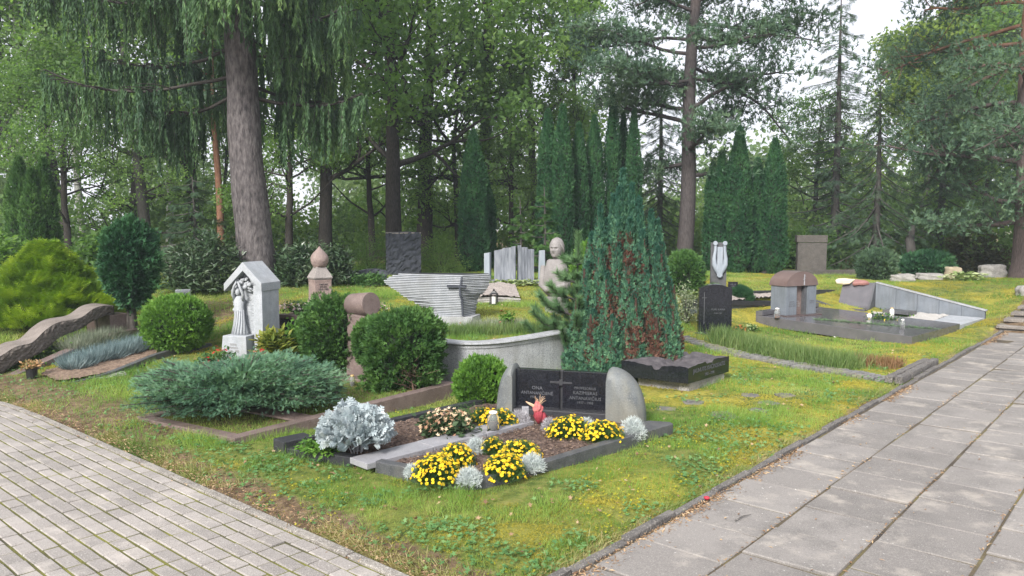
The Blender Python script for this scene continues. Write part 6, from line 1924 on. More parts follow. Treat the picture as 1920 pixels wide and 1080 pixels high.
# pyramidal cypress with spires and russet dead patches
def spired_cypress():
    rg = np.random.default_rng(55)
    base = at(1168, 700, 9.1)
    t = thing("pyramid_cypress", base, "large blue green cypress of many spires with russet dead patches", "cypress")
    k = 9.1 / FPX
    spires = [(-.02, .05, 2.36, .145), (.10, .02, 2.26, .14), (-.15, .04, 2.0, .13), (-.33, .0, 1.94, .14), (-.44, .05, 1.66, .15), (.46, .04, 1.72, .15), (-.08, .0, 2.15, .13), (.19, .02, 2.1, .13), (-.26, .05, 1.72, .14), (.36, .0, 1.88, .135), (.27, .08, 1.70, .15), (.50, -.02, 1.46, .14), (.20, -.04, 2.0, .13),
              (-.50, -.08, 1.32, .13), (-.45, .12, 1.5, .15), (-.60, -.12, .92, .13), (.60, -.1, 1.12, .13), (-.25, -.24, 1.12, .14), (.02, -.28, 1.30, .14), (.27, -.26, 1.22, .14), (.42, -.2, 1.42, .13),
              (-.44, -.3, .74, .13), (-.20, -.40, .70, .12), (.08, -.42, .92, .12), (.33, -.40, .72, .13), (.55, -.28, .80, .13), (-.66, -.05, .68, .12), (0, .3, 1.9, .25), (-.3, .3, 1.45, .25), (.3, .3, 1.6, .25), (.05, -.14, 1.78, .14), (-.10, -.12, 1.55, .14), (.22, -.14, 1.6, .13), (-.33, -.14, 1.42, .13), (-.05, -.36, .5, .14), (.45, -.38, .5, .13), (-.32, -.4, .42, .13)]
    G_ = [[], [], [], []]; B_ = [[], [], [], []]
    core = MB()
    for i, (x, y, h, r) in enumerate(spires):
        x *= .98; r *= (.88 if h < 1.3 else .93); h *= (1, .97, 1.03)[i % 3]
        n = int(700 + h * 1500)
        s = rg.random(n); a = rg.random(n) * 6.283
        prof = np.interp(s, [0, .3, .55, .8, 1], [.8, 1, .78, .40, .03])
        rr = r * prof * (1 + .14 * np.sin(a * 3 + s * 13 + i)) * rg.uniform(.75, 1.08, n)
        px_ = x * (1 - .12 * s) + rr * np.cos(a); py_ = y * (1 - .12 * s) + rr * np.sin(a); pz = s * h
        Pp = np.stack([px_, py_, pz], -1)
        D = np.stack([np.cos(a) * .45, np.sin(a) * .45, np.ones(n)], -1) + rg.normal(0, .3, (n, 3))
        N = np.stack([np.cos(a), np.sin(a), 0 * a], -1) + rg.normal(0, .6, (n, 3))
        # dead patches: inner, sheltered zones between spires
        nz = vnoise(px_ * 1.3 + 3, pz * .42 + py_, 3.6, 5)
        nz2 = vnoise(px_ * 2.4 + 9 + i, pz * 1.3 + i * 1.7, 3.4, 6)
        dead = (nz * .45 + nz2 * .55 + .12 * (rr < r * prof * .88) > .632) & (pz < 1.7 - 1.6 * np.abs(px_ + .03)) & (pz > .12) & (rg.random(n) < .75)
        dead |= (rr < r * prof * .80) & (pz < 1.5) & (rg.random(n) < .5)
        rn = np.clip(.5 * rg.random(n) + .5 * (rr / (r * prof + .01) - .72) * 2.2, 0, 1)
        L_ = rg.uniform(.032, .062, n)
        for T, m in ((G_, ~dead), (B_, dead)):
            T[0].append(Pp[m]); T[1].append(D[m]); T[2].append(N[m]); T[3].append(np.stack([L_[m], rn[m]], -1))
        core.lathe([(max(.01, float(np.interp(q, [0, .3, .55, .8, 1], [.8, 1, .78, .40, .03])) * r * .6), q * h * .95) for q in np.linspace(0, 1, 7)], 8, (x * .97, y, 0))
    Lg = leafmat("cypress_scale", [(.03, .10, .072), (.09, .21, .13), (.20, .37, .19)], trans=.25, nscale=3, nmix=.15)
    Lb = leafmat("russet_scale", [(.06, .032, .024), (.14, .068, .048), (.24, .13, .09)], trans=.1, nscale=3, nmix=.3)
    for T, m, nm, lb in ((G_, Lg, "foliage", None), (B_, Lb, "dead_foliage", "russet dead foliage")):
        a0, a1, a2, a3 = map(np.concatenate, T)
        o = foliage(nm, FAN3, a0, a1, a2, a3[:, 0], a3[:, 0] * .8, m, t, rnd=a3[:, 1])
        if lb: o['label'] = lb
    core.build("inner_core", mat("russet_core", [(.03, .017, .012), (.07, .035, .025)], 12, .95), t)  # solid dark russet cores added inside the spires, not separate twigs
spired_cypress()

# young pine by the bust
def young_pine():
    rg = np.random.default_rng(61)
    base = at(1080, 690, 9.35)
    t = thing("young_pine", base, "young long needled pine in front of the stone bust", "pine")
    br = [(np.array([[0, 0, -.05], [.0, 0, .7], [.02, 0, 1.45]]), np.array([.025, .017, .006]))]
    shoots = [(np.array([.02, 0, 1.2]), np.array([0, 0, 1.]), .33)]
    lay = [(.12, 5, .50), (.3, 6, .48), (.52, 6, .42), (.72, 6, .30), (.93, 5, .20), (1.15, 5, .14)]
    for z, n, ln in lay:
        for i in range(n):
            a = i * 6.283 / n + z * 5; d = unit(np.array([math.cos(a), math.sin(a), .35]))
            p = np.array([0, 0, z]); q = p + d * ln; q2 = q + unit(d + [0, 0, .7]) * ln * .35
            br.append((np.array([p, q, q2]), np.array([.011, .008, .004])))
            shoots += [(p + d * ln * .4, d, ln * .6), (q, unit(q2 - q), ln * .45)]
            for s in (-1, 1):
                d2 = unit(d + np.array([-d[1], d[0], 0]) * s * .9 + [0, 0, .35]); m = p + d * ln * .55
                br.append((np.array([m, m + d2 * ln * .4]), np.array([.007, .004]))); shoots.append((m + d2 * ln * .08, d2, ln * .42))
    Pp, Dd = [], []
    for p, d, ln in shoots:
        n = int(ln * 1500); s = rg.random(n)
        Pp.append(p + d * (s * ln)[:, None]); dd = rdir(rg, n); dd = dd - (dd @ d)[:, None] * d; dd = unit(dd) * .85 + d; Dd.append(dd)
    Pp, Dd = np.concatenate(Pp), np.concatenate(Dd); n = len(Pp)
    foliage("needles", BLADE, Pp, Dd, rdir(rg, n), rg.uniform(.075, .115, n), .0055, leafmat("long_needle", [(.06, .13, .06), (.11, .21, .09), (.18, .29, .13)], trans=.15, nscale=2), t)
    tubes("trunk", br, M_bk_grey, t, 6)
young_pine()

# spreading blue-green juniper
def juniper():
    rg = np.random.default_rng(66)
    c = jF.lerp(jB, .5); base = Vector((c.x - .05, c.y - .15, .0)); base = Vector((-2.50, 7.02, .05))
    t = thing("spreading_juniper", base, "wide spreading blue green juniper overhanging the brown granite kerb", "juniper")
    br = []; Pp, Dd, Nn, Ll, Rn = [], [], [], [], []
    ax = math.radians(2)
    for i in range(330):
        a = rg.random() * 6.283; lay = rg.random()
        ext = np.array([.99 * math.cos(a), .68 * math.sin(a)]) * (.25 + .75 * rg.random() ** .55)
        ang = math.radians(12)
        ex = ext[0] * math.cos(ang) - ext[1] * math.sin(ang); ey = ext[0] * math.sin(ang) + ext[1] * math.cos(ang)
        R_ = math.hypot(ext[0] / .99, ext[1] / .68)
        top = .43 - .12 * R_ ** 3 + .05 * math.sin(ex * 5) - .08 * (ex < -.8)
        zt_ = top * (1 - .55 * lay ** 2.2) + rg.uniform(-.03, .05)
        if lay > .7 : zt_ *= .75
        p0_ = np.array([ex * .12, ey * .12, .02]); p2 = np.array([ex, ey, zt_]); p1 = np.array([ex * .55, ey * .55, zt_ * .75 + .05])
        s = np.linspace(0, 1, 7)[:, None]; pts = (1 - s) ** 2 * p0_ + 2 * s * (1 - s) * p1 + s ** 2 * p2
        br.append((pts, .012 * (1 - .8 * s[:, 0]) + .002))
        n = 190; u = rg.uniform(.4, 1.0, n) ** .8
        q = np.stack([np.interp(u, s[:, 0], pts[:, k]) for k in range(3)], -1)
        d0 = unit(pts[-1] - pts[3]); sd_ = np.array([-d0[1], d0[0], 0])
        w = rg.normal(0, .075, n); q += sd_[None] * w[:, None] + rg.normal(0, .018, (n, 3)); q[:, 2] -= np.abs(w) * .3
        D = d0[None] * 1.0 + sd_[None] * (np.sign(w) * .55)[:, None] + rg.normal(0, .5, (n, 3)) + [0, 0, .15]
        Pp.append(q); Dd.append(D); Nn.append(rg.normal(0, .4, (n, 3)) + [0, 0, 1]); Ll.append(rg.uniform(.028, .065, n))
        Rn.append(np.clip(.35 + .45 * (u - .6) + rg.normal(0, .15, n) + .25 * (1 - lay) - .1, 0, 1))
    Pp, Dd, Nn, Ll, Rn = map(np.concatenate, (Pp, Dd, Nn, Ll, Rn))
    k = Pp[:, 2] > .05; 
    foliage("foliage", FEATHER, Pp[k], Dd[k], Nn[k], Ll[k], Ll[k] * .75, leafmat("juniper_scale", [(.03, .08, .055), (.10, .21, .13), (.22, .37, .20)], trans=.2, nscale=2.2, nmix=.35), t, rnd=Rn[k])
    tubes("branches", br, M_twig, t, 5)
juniper()

# rhododendrons and leafy shrubs
def leafy(name, label, base, ell, n, ls, leaf, seed, w=.35, cat="shrub", gloss=0, group=None, tpl=LEAF, flat=.6):
    rg = np.random.default_rng(seed)
    t = thing(name, base, label, cat, group)
    nc = max(10, n // 45); rx, ry, rz = ell
    c = rdir(rg, nc); c[:, 2] = np.abs(c[:, 2]) * 1.0; c = c * (rg.random((nc, 1)) ** .4) * [rx, ry, rz]
    q = np.repeat(c, 45, 0); m = len(q)
    q = q + rg.normal(0, 1, (m, 3)) * [rx * .11 + .03, ry * .11 + .03, rz * .09 + .02]
    q[:, 2] = np.abs(q[:, 2]) + .02
    D = rdir(rg, m) * [1, 1, .5] + unit(q) * .5; N = rdir(rg, m) * flat + [0, 0, 1]
    L_ = rg.uniform(.7, 1.2, m) * ls
    foliage("leaves", tpl, q, D, N, L_, L_ * w, leaf, t, seed=seed)
    br = []
    for i in range(14):
        e = c[rg.integers(nc)]; br.append((np.array([[e[0] * .1, e[1] * .1, -.03], e * .5 + [0, 0, .02], e]), np.array([.014, .01, .004])))
    tubes("stem", br, M_twig, t, 5)
    return t
L_rhod = leafmat("rhododendron_leaf", [(.03, .065, .03), (.055, .10, .045), (.12, .16, .09)], trans=.1, rough=.3, spec=.6, nscale=1.5)
leafy("rhododendron", "wide glossy leaved rhododendron left of the big spruce trunk", at(392, 560, 13.6), (.75, .5, .88), 5200, .12, L_rhod, 71)
leafy("rhododendron", "glossy rhododendron behind the rose onion topped stone", at(570, 548, 14.2), (.62, .5, .75), 4400, .12, L_rhod, 72)
leafy("rhododendron", "smaller rhododendron between the onion stone and the low dark stone", at(632, 545, 14.8), (.35, .4, .6), 2600, .12, L_rhod, 73)
leafy("twiggy_shrub", "fine twiggy olive shrub left of the tall dark stele", at(690, 530, 17.6), (.75, .5, .85), 4500, .06, L_lime, 74)
leafy("twiggy_shrub", "fine twiggy olive shrub right of the tall dark stele", at(825, 525, 17.8), (.6, .5, .85), 4200, .06, L_lime, 75)
leafy("leafy_shrub", "low ground hugging green shrub under the low dark stone", at(690, 545, 14.6), (.5, .3, .16), 2400, .06, L_thujam, 76, w=.5)
leafy("leafy_shrub", "broad leaved bush at the left behind the golden thuja", at(205, 560, 14), (.9, .6, 1.0), 3600, .12, L_oak, 77, w=.6)
leafy("leafy_shrub", "dark bush below the left thujas at the picture edge", at(-20, 600, 13), (.9, .6, 1.2), 3600, .12, L_oak, 78, w=.6)
leafy("leafy_shrub", "brownish green bush left of the right pine trunk", at(1830, 505, 22), (1.0, .6, 1.15), 3600, .12, leafmat("olive_leaf", [(.04, .05, .02), (.08, .085, .035), (.13, .12, .05)], trans=.3), 79, w=.6)
leafy("leafy_shrub", "leafy young bush behind the right hand kerb and brown stele", at(1490, 500, 24), (1.4, .6, 1.3), 4200, .13, L_oak, 80, w=.6)
leafy("leafy_shrub", "small leafy bush right of the cylinder stone's thujas, low", at(515, 640, 9.3), (.22, .2, .2), 1100, .05, L_thujam, 81, w=.6)
# peony like plant with yellowing leaves, geraniums, ivy near the shrine stone
leafy("peony_plant", "yellowing green peony in front of the shrine stone's shaft", at(517, 668, 8.9), (.2, .18, .36), 1500, .12, leafmat("peony_leaf", [(.08, .13, .02), (.18, .22, .035), (.34, .30, .06)], trans=.3, nscale=4), 82, w=.35, cat="plant")
leafy("climbing_plant", "climbing green shoots between the shrine stone and the brown kerb", at(545, 655, 9.2), (.16, .14, .48), 1000, .055, L_thujab, 83, w=.7, cat="plant")
leafy("flowering_plant", "leafy plant with climbing shoots beside the dark kerb face", at(585, 665, 9.3), (.16, .14, .42), 900, .05, leafmat("grey_leaf", [(.07, .11, .05), (.13, .18, .09)], trans=.2), 84, w=.6, cat="plant")
L_red = leafmat("red_petal", [(.38, .012, .015), (.6, .03, .03)], trans=.25, nmix=.1, tcol=(1, .3, .3))
def flowering(name, label, base, ell, n, ls, leaf, nf, fs, fm, seed, w=.6, group=None, cat="flowers", tpl=LEAF, petal=STAR, leaf_tpl=None, cone=0.0, hr=.07):
    t = leafy(name, label, base, ell, n, ls, leaf, seed, w, cat, group=group)
    rg = np.random.default_rng(seed + 5)
    d = rdir(rg, nf); d[:, 2] = np.abs(d[:, 2]) ** .8 + .15
    q = d * ell * rg.uniform(.9, 1.12, (nf, 1)) + [0, 0, .02]
    foliage("blooms", petal, q - 0, rdir(rg, nf) * [1, 1, .3], unit(d) + [0, -.5, .4] + rg.normal(0, .3, (nf, 3)), fs, fs, fm, t, seed=seed)["kind"] = "stuff"
    return t
flowering("red_geranium", "red geraniums left of the shrine stone's base", at(408, 668, 8.9), (.17, .14, .21), 900, .05, L_thujam, 26, .055, L_red, 85)
flowering("red_geranium", "red geraniums right of the shrine stone's base", at(482, 668, 8.7), (.14, .12, .23), 900, .05, L_thujam, 16, .07, L_red, 86)
leafy("leafy_shrub", "low green foliage along the front foot of the shrine stone", at(440, 682, 8.6), (.5, .16, .11), 1500, .05, L_thujam, 87, w=.6)
leafy("ivy", "dark ivy growing in the hollow under the ribbon monument", P(120, 655, 9.8) - Vector((0, 0, .15)), (.5, .5, .16), 2000, .045, L_oak, 88, w=.8, cat="ivy")
leafy("ivy", "dark ivy under the lowest end of the ribbon monument", P(45, 695, 9.2) - Vector((0, 0, .1)), (.4, .3, .14), 1300, .045, L_oak, 89, w=.8, cat="ivy")
L_pinkp = leafmat("pale_pink_petal", [(.5, .28, .3), (.66, .5, .5), (.72, .68, .6)], trans=.2, nmix=.2, tcol=(1, .8, .8))
flowering("pink_begonias", "pale pink and white begonias on the bed left of the onion stone", P(556, 583, 10.2) - Vector((0, 0, .03)), (.28, .14, .10), 700, .04, L_thujam, 90, .045, L_pinkp, 91)
flowering("pink_begonias", "pale pink begonias right of the onion stone", P(690, 578, 10.4) - Vector((0, 0, .06)), (.26, .14, .12), 600, .04, L_thujam, 80, .045, L_pinkp, 92)
L_hosta = leafmat("hosta_leaf", [(.12, .2, .05), (.3, .38, .16), (.5, .52, .34)], trans=.2, nscale=6)
def hosta(label, base, ell, n, seed, ls=.11):
    rg = np.random.default_rng(seed); t = thing("hosta", base, label, "hosta")
    q = np.stack([rg.normal(0, ell[0] * .5, n), rg.normal(0, ell[1] * .5, n), rg.random(n) * ell[2]], -1)
    a = rg.random(n) * 6.283
    D = np.stack([np.cos(a), np.sin(a), rg.uniform(-.1, .5, n)], -1)
    foliage("leaves", LEAF, q, D, rg.normal(0, .3, (n, 3)) + [0, 0, 1], rg.uniform(.7, 1.2, n) * ls, ls * .6, L_hosta, t, seed=seed)
hosta("row of white edged hostas at the foot of the grey slabs", at(965, 538, 14.4), (.95, .14, .1), 420, 101)
hosta("pale green hosta beside the ochre field stone", at(1808, 522, 18.2), (.4, .2, .16), 160, 102, .16)
hosta("yellow green hosta patch left of the lyre stele", at(1312, 550, 14.0), (.3, .2, .16), 220, 103)
hosta("short row of hostas behind the rough split stones left of the lyre", at(880, 540, 14.6), (.3, .1, .08), 90, 104)
leafy("variegated_shrub", "pale speckled shrub behind the black cross headstone", at(1284, 622, 12.4), (.2, .3, .62), 1900, .035, leafmat("variegated_leaf", [(.07, .12, .05), (.2, .25, .14), (.45, .47, .36)], trans=.2, nmix=.05), 105, w=.6)
flowering("yellow_shrublet", "yellow flowering low bush in front of the slanted wall", P(1652, 606, 13.2) - Vector((0, 0, .12)), (.3, .2, .24), 1500, .05, L_thujam, 40, .03, leafmat("yellow_petal", [(.6, .45, .03), (.75, .6, .05)], trans=.2), 106)
leafy("leafy_shrub", "small leafy sprig beside the white candle at the slanted wall", P(1700, 600, 14.0) - Vector((0, 0, .1)), (.14, .1, .15), 500, .045, L_thujab, 107, w=.6)
# sprigs on the dark slab
rg = np.random.default_rng(110); n = 700
s = rg.random(n); a, b = P(1530, 600, 12.9), P(1752, 618, 12.2)
q = np.array(a)[None] + (np.array(b) - np.array(a))[None] * s[:, None] + rg.normal(0, .03, (n, 3)) * [1, 1, .25] + [0, 0, .012]
o = foliage("fir_sprigs", FEATHER, q, rdir(rg, n) * [1, 1, .2], rg.normal(0, .3, (n, 3)) + [0, 0, 1], .08, .05, leafmat("cut_fir", [(.06, .13, .05), (.14, .23, .10)], trans=.1))
tag(o, "row of cut green sprigs laid along the polished dark slab", "sprigs", kind="stuff")

# ------------------------------------------------------------------ FLOWERS on the front grave
def silver_ragwort():
    rg = np.random.default_rng(120)
    base = Vector((*g0(668, 850, .045), .045)); t = thing("silver_ragwort", base, "large silvery white ragwort bush at the left end of the mulch bed", "silver ragwort")
    n = 1500
    d = rdir(rg, n); d[:, 2] = np.abs(d[:, 2]) * 1.0 - .12
    rr = rg.uniform(.72, 1.05, n)
    q = d * np.array([.215, .20, .195]) * rr[:, None] * (1 + .1 * np.sin(d[:, :1] * 7) * np.sin(d[:, 2:] * 6)) + [0, 0, .125]
    v = []; f = []
    # pinnate lobed leaf: midrib strip with rounded lobes
    for i in range(5):
        x = .15 + .16 * i; w = [.2, .3, .34, .3, .2][i]
        for s in (-1, 1):
            b = len(v); v += [(x, 0, .02), (x + .08, s * w * .5, .0), (x + .17, s * w, -.03), (x + .24, s * w * .75, -.02), (x + .17, s * .02, .02)]; f.append((b, b + 1, b + 2, b + 3, b + 4))
    b = len(v); v += [(0, -.03, 0), (.9, -.06, 0), (1.04, 0, -.04), (.9, .06, 0), (0, .03, 0)]; f.append((b, b + 1, b + 2, b + 3, b + 4))
    D = unit(d) * .8 + [0, 0, .45] + rg.normal(0, .35, (n, 3))
    L_ = rg.uniform(.06, .11, n)
    foliage("leaves", (v, f), q, D, unit(d) + [0, 0, .3] + rg.normal(0, .45, (n, 3)), L_, L_ * .95,
            leafmat("silver_leaf", [(.24, .30, .32), (.38, .44, .46), (.52, .57, .58)], trans=.12, rough=.9, spec=.1, nscale=8, tcol=(1, 1, 1)), t)
    br = []
    for i in range(16):
        a = rg.random() * 6.28; e = rg.uniform(.05, .17)
        br.append((np.array([[.03 * math.cos(a), .03 * math.sin(a), -.01], [e * .5 * math.cos(a), e * .5 * math.sin(a), .08], [e * math.cos(a), e * math.sin(a), .22]]), np.array([.007, .005, .003])))
    tubes("stem", br, M_plate, t, 5)
silver_ragwort()

M_marg = leafmat("marigold_leaf", [(.02, .055, .02), (.05, .11, .03), (.09, .17, .045)], trans=.15, nscale=6)
M_margf = leafmat("marigold_petal", [(.66, .38, .006), (.80, .54, .008), (.86, .68, .03)], trans=.15, nmix=.1, tcol=(1, .9, .3))
M_margc = mat("marigold_centre", [(.55, .30, .01), (.66, .42, .02)], 40, .8)
def marigold(label, px, py, rx, ry, rz, nf, seed, z=.045):
    rg = np.random.default_rng(seed)
    p = g0(px, py, z); t = thing("marigold_bush", (p[0], p[1], z - .01), label, "marigolds", "yellow marigold bushes on the front grave")
    n = int(9000 * rx * 3)
    d = rdir(rg, n); d[:, 2] = np.abs(d[:, 2]); q = d * [rx, ry, rz] * rg.uniform(.25, .97, (n, 1))
    foliage("leaves", FEATHER, q, unit(d) + [0, 0, .6] + rg.normal(0, .4, (n, 3)), rdir(rg, n), rg.uniform(.02, .045, n), .022, M_marg, t, seed=seed)
    d = rdir(rg, nf); d[:, 2] = np.abs(d[:, 2]) ** .75 + .04; d = unit(d)
    lump = 1 + .10 * np.sin(d[:, 0] * 9 + seed) * np.sin(d[:, 1] * 8)
    q = d * [rx, ry, rz] * (rg.uniform(.94, 1.09, nf) * lump)[:, None]
    N = unit(d) + [0, -.25, .5] + rg.normal(0, .35, (nf, 3))
    D = np.cross(N, rdir(rg, nf))
    sz = rg.uniform(.019, .029, nf)
    v = [(.5 + .5 * math.cos(.6283 * i), .5 * math.sin(.6283 * i) , .10 if i % 2 else .0) for i in range(10)] + [(.5, 0, .16)]
    v = [(a if i == 10 else .5 + (a - .5) * (1 if i % 2 == 0 else .8), b if i == 10 else b * (1 if i % 2 == 0 else .8), c) for i, (a, b, c) in enumerate(v)]
    tp_ = (v, [(i, (i + 1) % 10, 10) for i in range(10)])
    foliage("blooms", tp_, q, D, N, sz, sz, M_margf, t, seed=seed, rnd=rg.random(nf))['kind'] = 'stuff'
    Nn = unit(np.cross(D, np.cross(N, D))); c = q + unit(D) * (sz * .5)[:, None] + Nn * (sz * .17)[:, None]
    foliage("bloom_centres", DISC, c - unit(D) * (sz * .16)[:, None], D, Nn, sz * .34, sz * .34, M_margc, t, seed=seed)['kind'] = 'stuff'
    return t
marigold("big yellow marigold bush at the left of the rounded kerb corner", 820, 898, .165, .15, .165, 260, 131)
marigold("yellow marigold bush just behind the left one, nearer the plates", 855, 872, .13, .12, .155, 170, 132)
marigold("yellow marigold bush at the middle right of the rounded corner", 945, 893, .14, .12, .165, 210, 133)
marigold("yellow marigold bush behind the corner, right of the glass candle", 975, 862, .15, .12, .145, 190, 134)
marigold("small marigold bush just in front of the glass candle", 925, 850, .09, .08, .12, 70, 135)
marigold("marigold bush left of the glass candle before the ball thuja", 935, 800, .17, .13, .15, 190, 136)
marigold("small marigold bush at the foot of the bright ball thuja", 905, 790, .10, .1, .12, 80, 137)
marigold("marigold bush before the right panel of the black headstone", 1068, 818, .19, .13, .165, 220, 138)
marigold("marigold bush nearest the right kerb before the side stone", 1130, 826, .17, .12, .16, 190, 139)
M_calo = leafmat("silver_twig", [(.33, .38, .38), (.5, .55, .54), (.66, .70, .68)], trans=.05, rough=.9, spec=.1, nscale=12, tcol=(1, 1, 1))
M_lav = leafmat("lilac_grey_twig", [(.25, .24, .26), (.42, .41, .43), (.58, .56, .58)], trans=.05, rough=.9, spec=.1, nscale=12, tcol=(1, 1, 1))
def silver_tuft(label, px, py, r, h, seed, m=None):
    rg = np.random.default_rng(seed); z = .045
    p = g0(px, py, z); t = thing("silver_cushion_bush", (p[0], p[1], z - .005), label, "cushion bush", "silvery cushion bushes on the front grave")
    n = 2600; d = rdir(rg, n); d[:, 2] = np.abs(d[:, 2])
    q = d * [r, r, h] * rg.uniform(.2, .95, (n, 1)) ** .7
    foliage("wiry_twigs", (BENT), q, unit(d) * .8 + [0, 0, .5] + rg.normal(0, .55, (n, 3)), rdir(rg, n), rg.uniform(.02, .04, n), .0028, m or M_calo, t, seed=seed)
silver_tuft("silvery cushion bush between the two front marigold bushes at the corner", 880, 905, .085, .10, 141)
silver_tuft("silvery cushion bush right of the corner marigolds by the kerb", 997, 880, .09, .115, 142)
silver_tuft("silvery cushion bush left of the big front marigold bush", 775, 890, .055, .07, 143)
silver_tuft("silvery cushion bush behind the corner marigolds before the candle", 893, 848, .085, .11, 144)
silver_tuft("lilac grey cushion bush left of the red bouquet", 973, 797, .105, .13, 145, M_lav)
silver_tuft("silvery cushion bush between the two right marigold bushes", 1100, 815, .09, .14, 146)
silver_tuft("silvery cushion bush at the foot of the right side stone", 1186, 818, .11, .165, 147)
silver_tuft("small lilac cushion bush right of the red bouquet", 1030, 806, .06, .1, 148, M_lav)
L_beg = leafmat("begonia_leaf", [(.025, .05, .022), (.05, .09, .035)], trans=.15)
L_begf = leafmat("cream_petal", [(.36, .2, .12), (.66, .47, .29), (.76, .62, .42)], trans=.25, nmix=.1, tcol=(1, .9, .7))
_p = g0(836, 815, .045)
flowering("cream_begonia", "cream and apricot begonia clump on the mulch left of the glass candle", Vector((*_p, .045)), (.19, .16, .15), 700, .055, L_beg, 170, .042, L_begf, 151, w=.8)
_p = g0(872, 800, .045)
leafy("heather_tuft", "small green heather tuft right behind the cream begonia", Vector((*_p, .045)), (.10, .09, .13), 900, .03, L_thujam, 152, w=.2, cat="plant")
_p = g0(600, 852, .03)
leafy("weed_patch", "leafy green weeds left of the silver ragwort inside the kerb", Vector((*_p, .04)), (.14, .12, .07), 500, .04, L_thujab, 153, w=.7, cat="plant")

# ------------------------------------------------------------------ GRASSES
def grass_clump(name, label, base, r, h, n, leaf, seed, cat="ornamental grass", group=None, w=.004, lean=.9, sx=1, sy=1):
    rg = np.random.default_rng(seed); t_ = None
    a = rg.random(n) * 6.283; rr = np.sqrt(rg.random(n)) * r * .45
    q = np.stack([rr * np.cos(a) * sx, rr * np.sin(a) * sy, 0 * a], -1)
    D = np.stack([np.cos(a) * lean * rr / (r * .45 + 1e-6), np.sin(a) * lean * rr / (r * .45 + 1e-6), np.ones(n)], -1) + rg.normal(0, .22, (n, 3))
    o = foliage(name, BENT, q, D, np.stack([np.cos(a), np.sin(a), .3 + 0 * a], -1) + rg.normal(0, .2, (n, 3)), rg.uniform(.7, 1.1, n) * h, w, leaf, seed=seed)
    o.location = base; o.rotation_euler = (0, 0, 0)
    return tag(o, label, cat, group)
L_fes = leafmat("blue_fescue_blade", [(.06, .11, .11), (.16, .23, .24), (.32, .40, .40)], trans=.1, nscale=6, tcol=(1, 1, 1))
L_lavg = leafmat("grey_green_stalk", [(.09, .12, .08), (.17, .2, .14), (.26, .28, .22)], trans=.1)
FG = "blue fescue clumps in the mulch bed"
for i, (px, py, Y, r, lb) in enumerate([(145, 690, 8.9, .30, "left end of the bed, nearest the kerb"), (180, 672, 9.2, .3, "second from the left"), (212, 665, 9.4, .3, "in the middle of the row"), (242, 660, 9.6, .3, "fourth from the left"), (268, 655, 9.8, .28, "right end, nearest the ball thuja")]):
    grass_clump("blue_fescue", "spiky blue fescue clump, " + lb, at(px, py, Y), r, .24, 800, L_fes, 160 + i, group=FG, w=.006)
grass_clump("lavender_clump", "grey green lavender bush at the back of the fescue bed", at(158, 662, 9.8), .5, .30, 1500, L_lavg, 171, cat="lavender", w=.006)
grass_clump("lavender_clump", "grey green lavender near the stone block behind the fescue", at(198, 640, 10.3), .4, .25, 1100, L_lavg, 172, cat="lavender", w=.006)
flowering("yellow_shrublet", "tiny yellow flowers between fescue and stone block", at(214, 648, 10.2), (.09, .07, .06), 150, .03, L_thujam, 30, .025, M_margf, 173)
L_tall = leafmat("tall_green_blade", [(.07, .13, .035), (.13, .21, .06), (.24, .28, .11)], trans=.25, nscale=2)
L_red_g = leafmat("reddish_blade", [(.12, .09, .03), (.25, .14, .07), (.36, .2, .12)], trans=.2, nscale=2)
def band(name, label, a, b, wd, n, h, leaf, seed, w=.005):
    rg = np.random.default_rng(seed)
    s = rg.random(n); a, b = np.array(a)[:2], np.array(b)[:2]; d = unit((b - a)[None])[0]; nn = np.array([-d[1], d[0]])
    q = a[None] + (b - a)[None] * s[:, None] + nn[None] * (rg.normal(0, .4, n) * wd)[:, None]
    z = H(q[:, 0], q[:, 1])
    D = rg.normal(0, .22, (n, 3)) + [0, 0, 1]
    hh = h(s) if callable(h) else h
    o = foliage(name, BENT, np.stack([q[:, 0], q[:, 1], z - .01], -1), D, rdir(rg, n), rg.uniform(.5, 1.1, n) * hh, w, leaf, seed=seed)
    return tag(o, label, "tall grass", kind="stuff")
band("tall_grass", "tall green grass strip climbing in front of the dark plot", G(1345, 640), G(1600, 695), .34, 9000, lambda s: .30 - .04 * s, L_tall, 181, .006)
band("tall_grass", "reddish dry tall grass at the lower end of the strip", G(1590, 680), G(1690, 690), .30, 1600, .16, L_red_g, 182, .006)
band("terrace_grass", "feathery green grass growing behind the curved granite wall", P(840, 618, 9.3), P(1040, 610, 9.6), .22, 3800, .17, L_tall, 183, .005)
band("terrace_grass", "greyish lavender stalks behind the curved granite wall", P(880, 618, 9.6), P(985, 612, 9.8), .3, 2200, .19, L_lavg, 184, .005)
_b = P(948, 590, 9.7); _b.z = .46
flowering("rose_plant", "small rose with a single pink bloom behind the curved wall", _b, (.08, .08, .2), 250, .04, L_thujab, 3, .05, leafmat("rose_petal", [(.6, .14, .12), (.7, .25, .2)], trans=.2, tcol=(1, .5, .5)), 185)
_b = at(1388, 604, 12.4)
flowering("orange_flowers", "small orange flowers in the grass left of the dark plot", at(1388, 610, 12.3), (.10, .08, .08), 120, .03, L_thujam, 40, .04, leafmat("orange_petal", [(.5, .12, .03), (.6, .2, .06)], trans=.2), 186)
flowering("cream_flowers", "tiny cream flowers at the left corner of the dark plot", at(1408, 608, 12.5), (.10, .08, .08), 120, .03, L_thujam, 40, .04, L_hosta, 187)

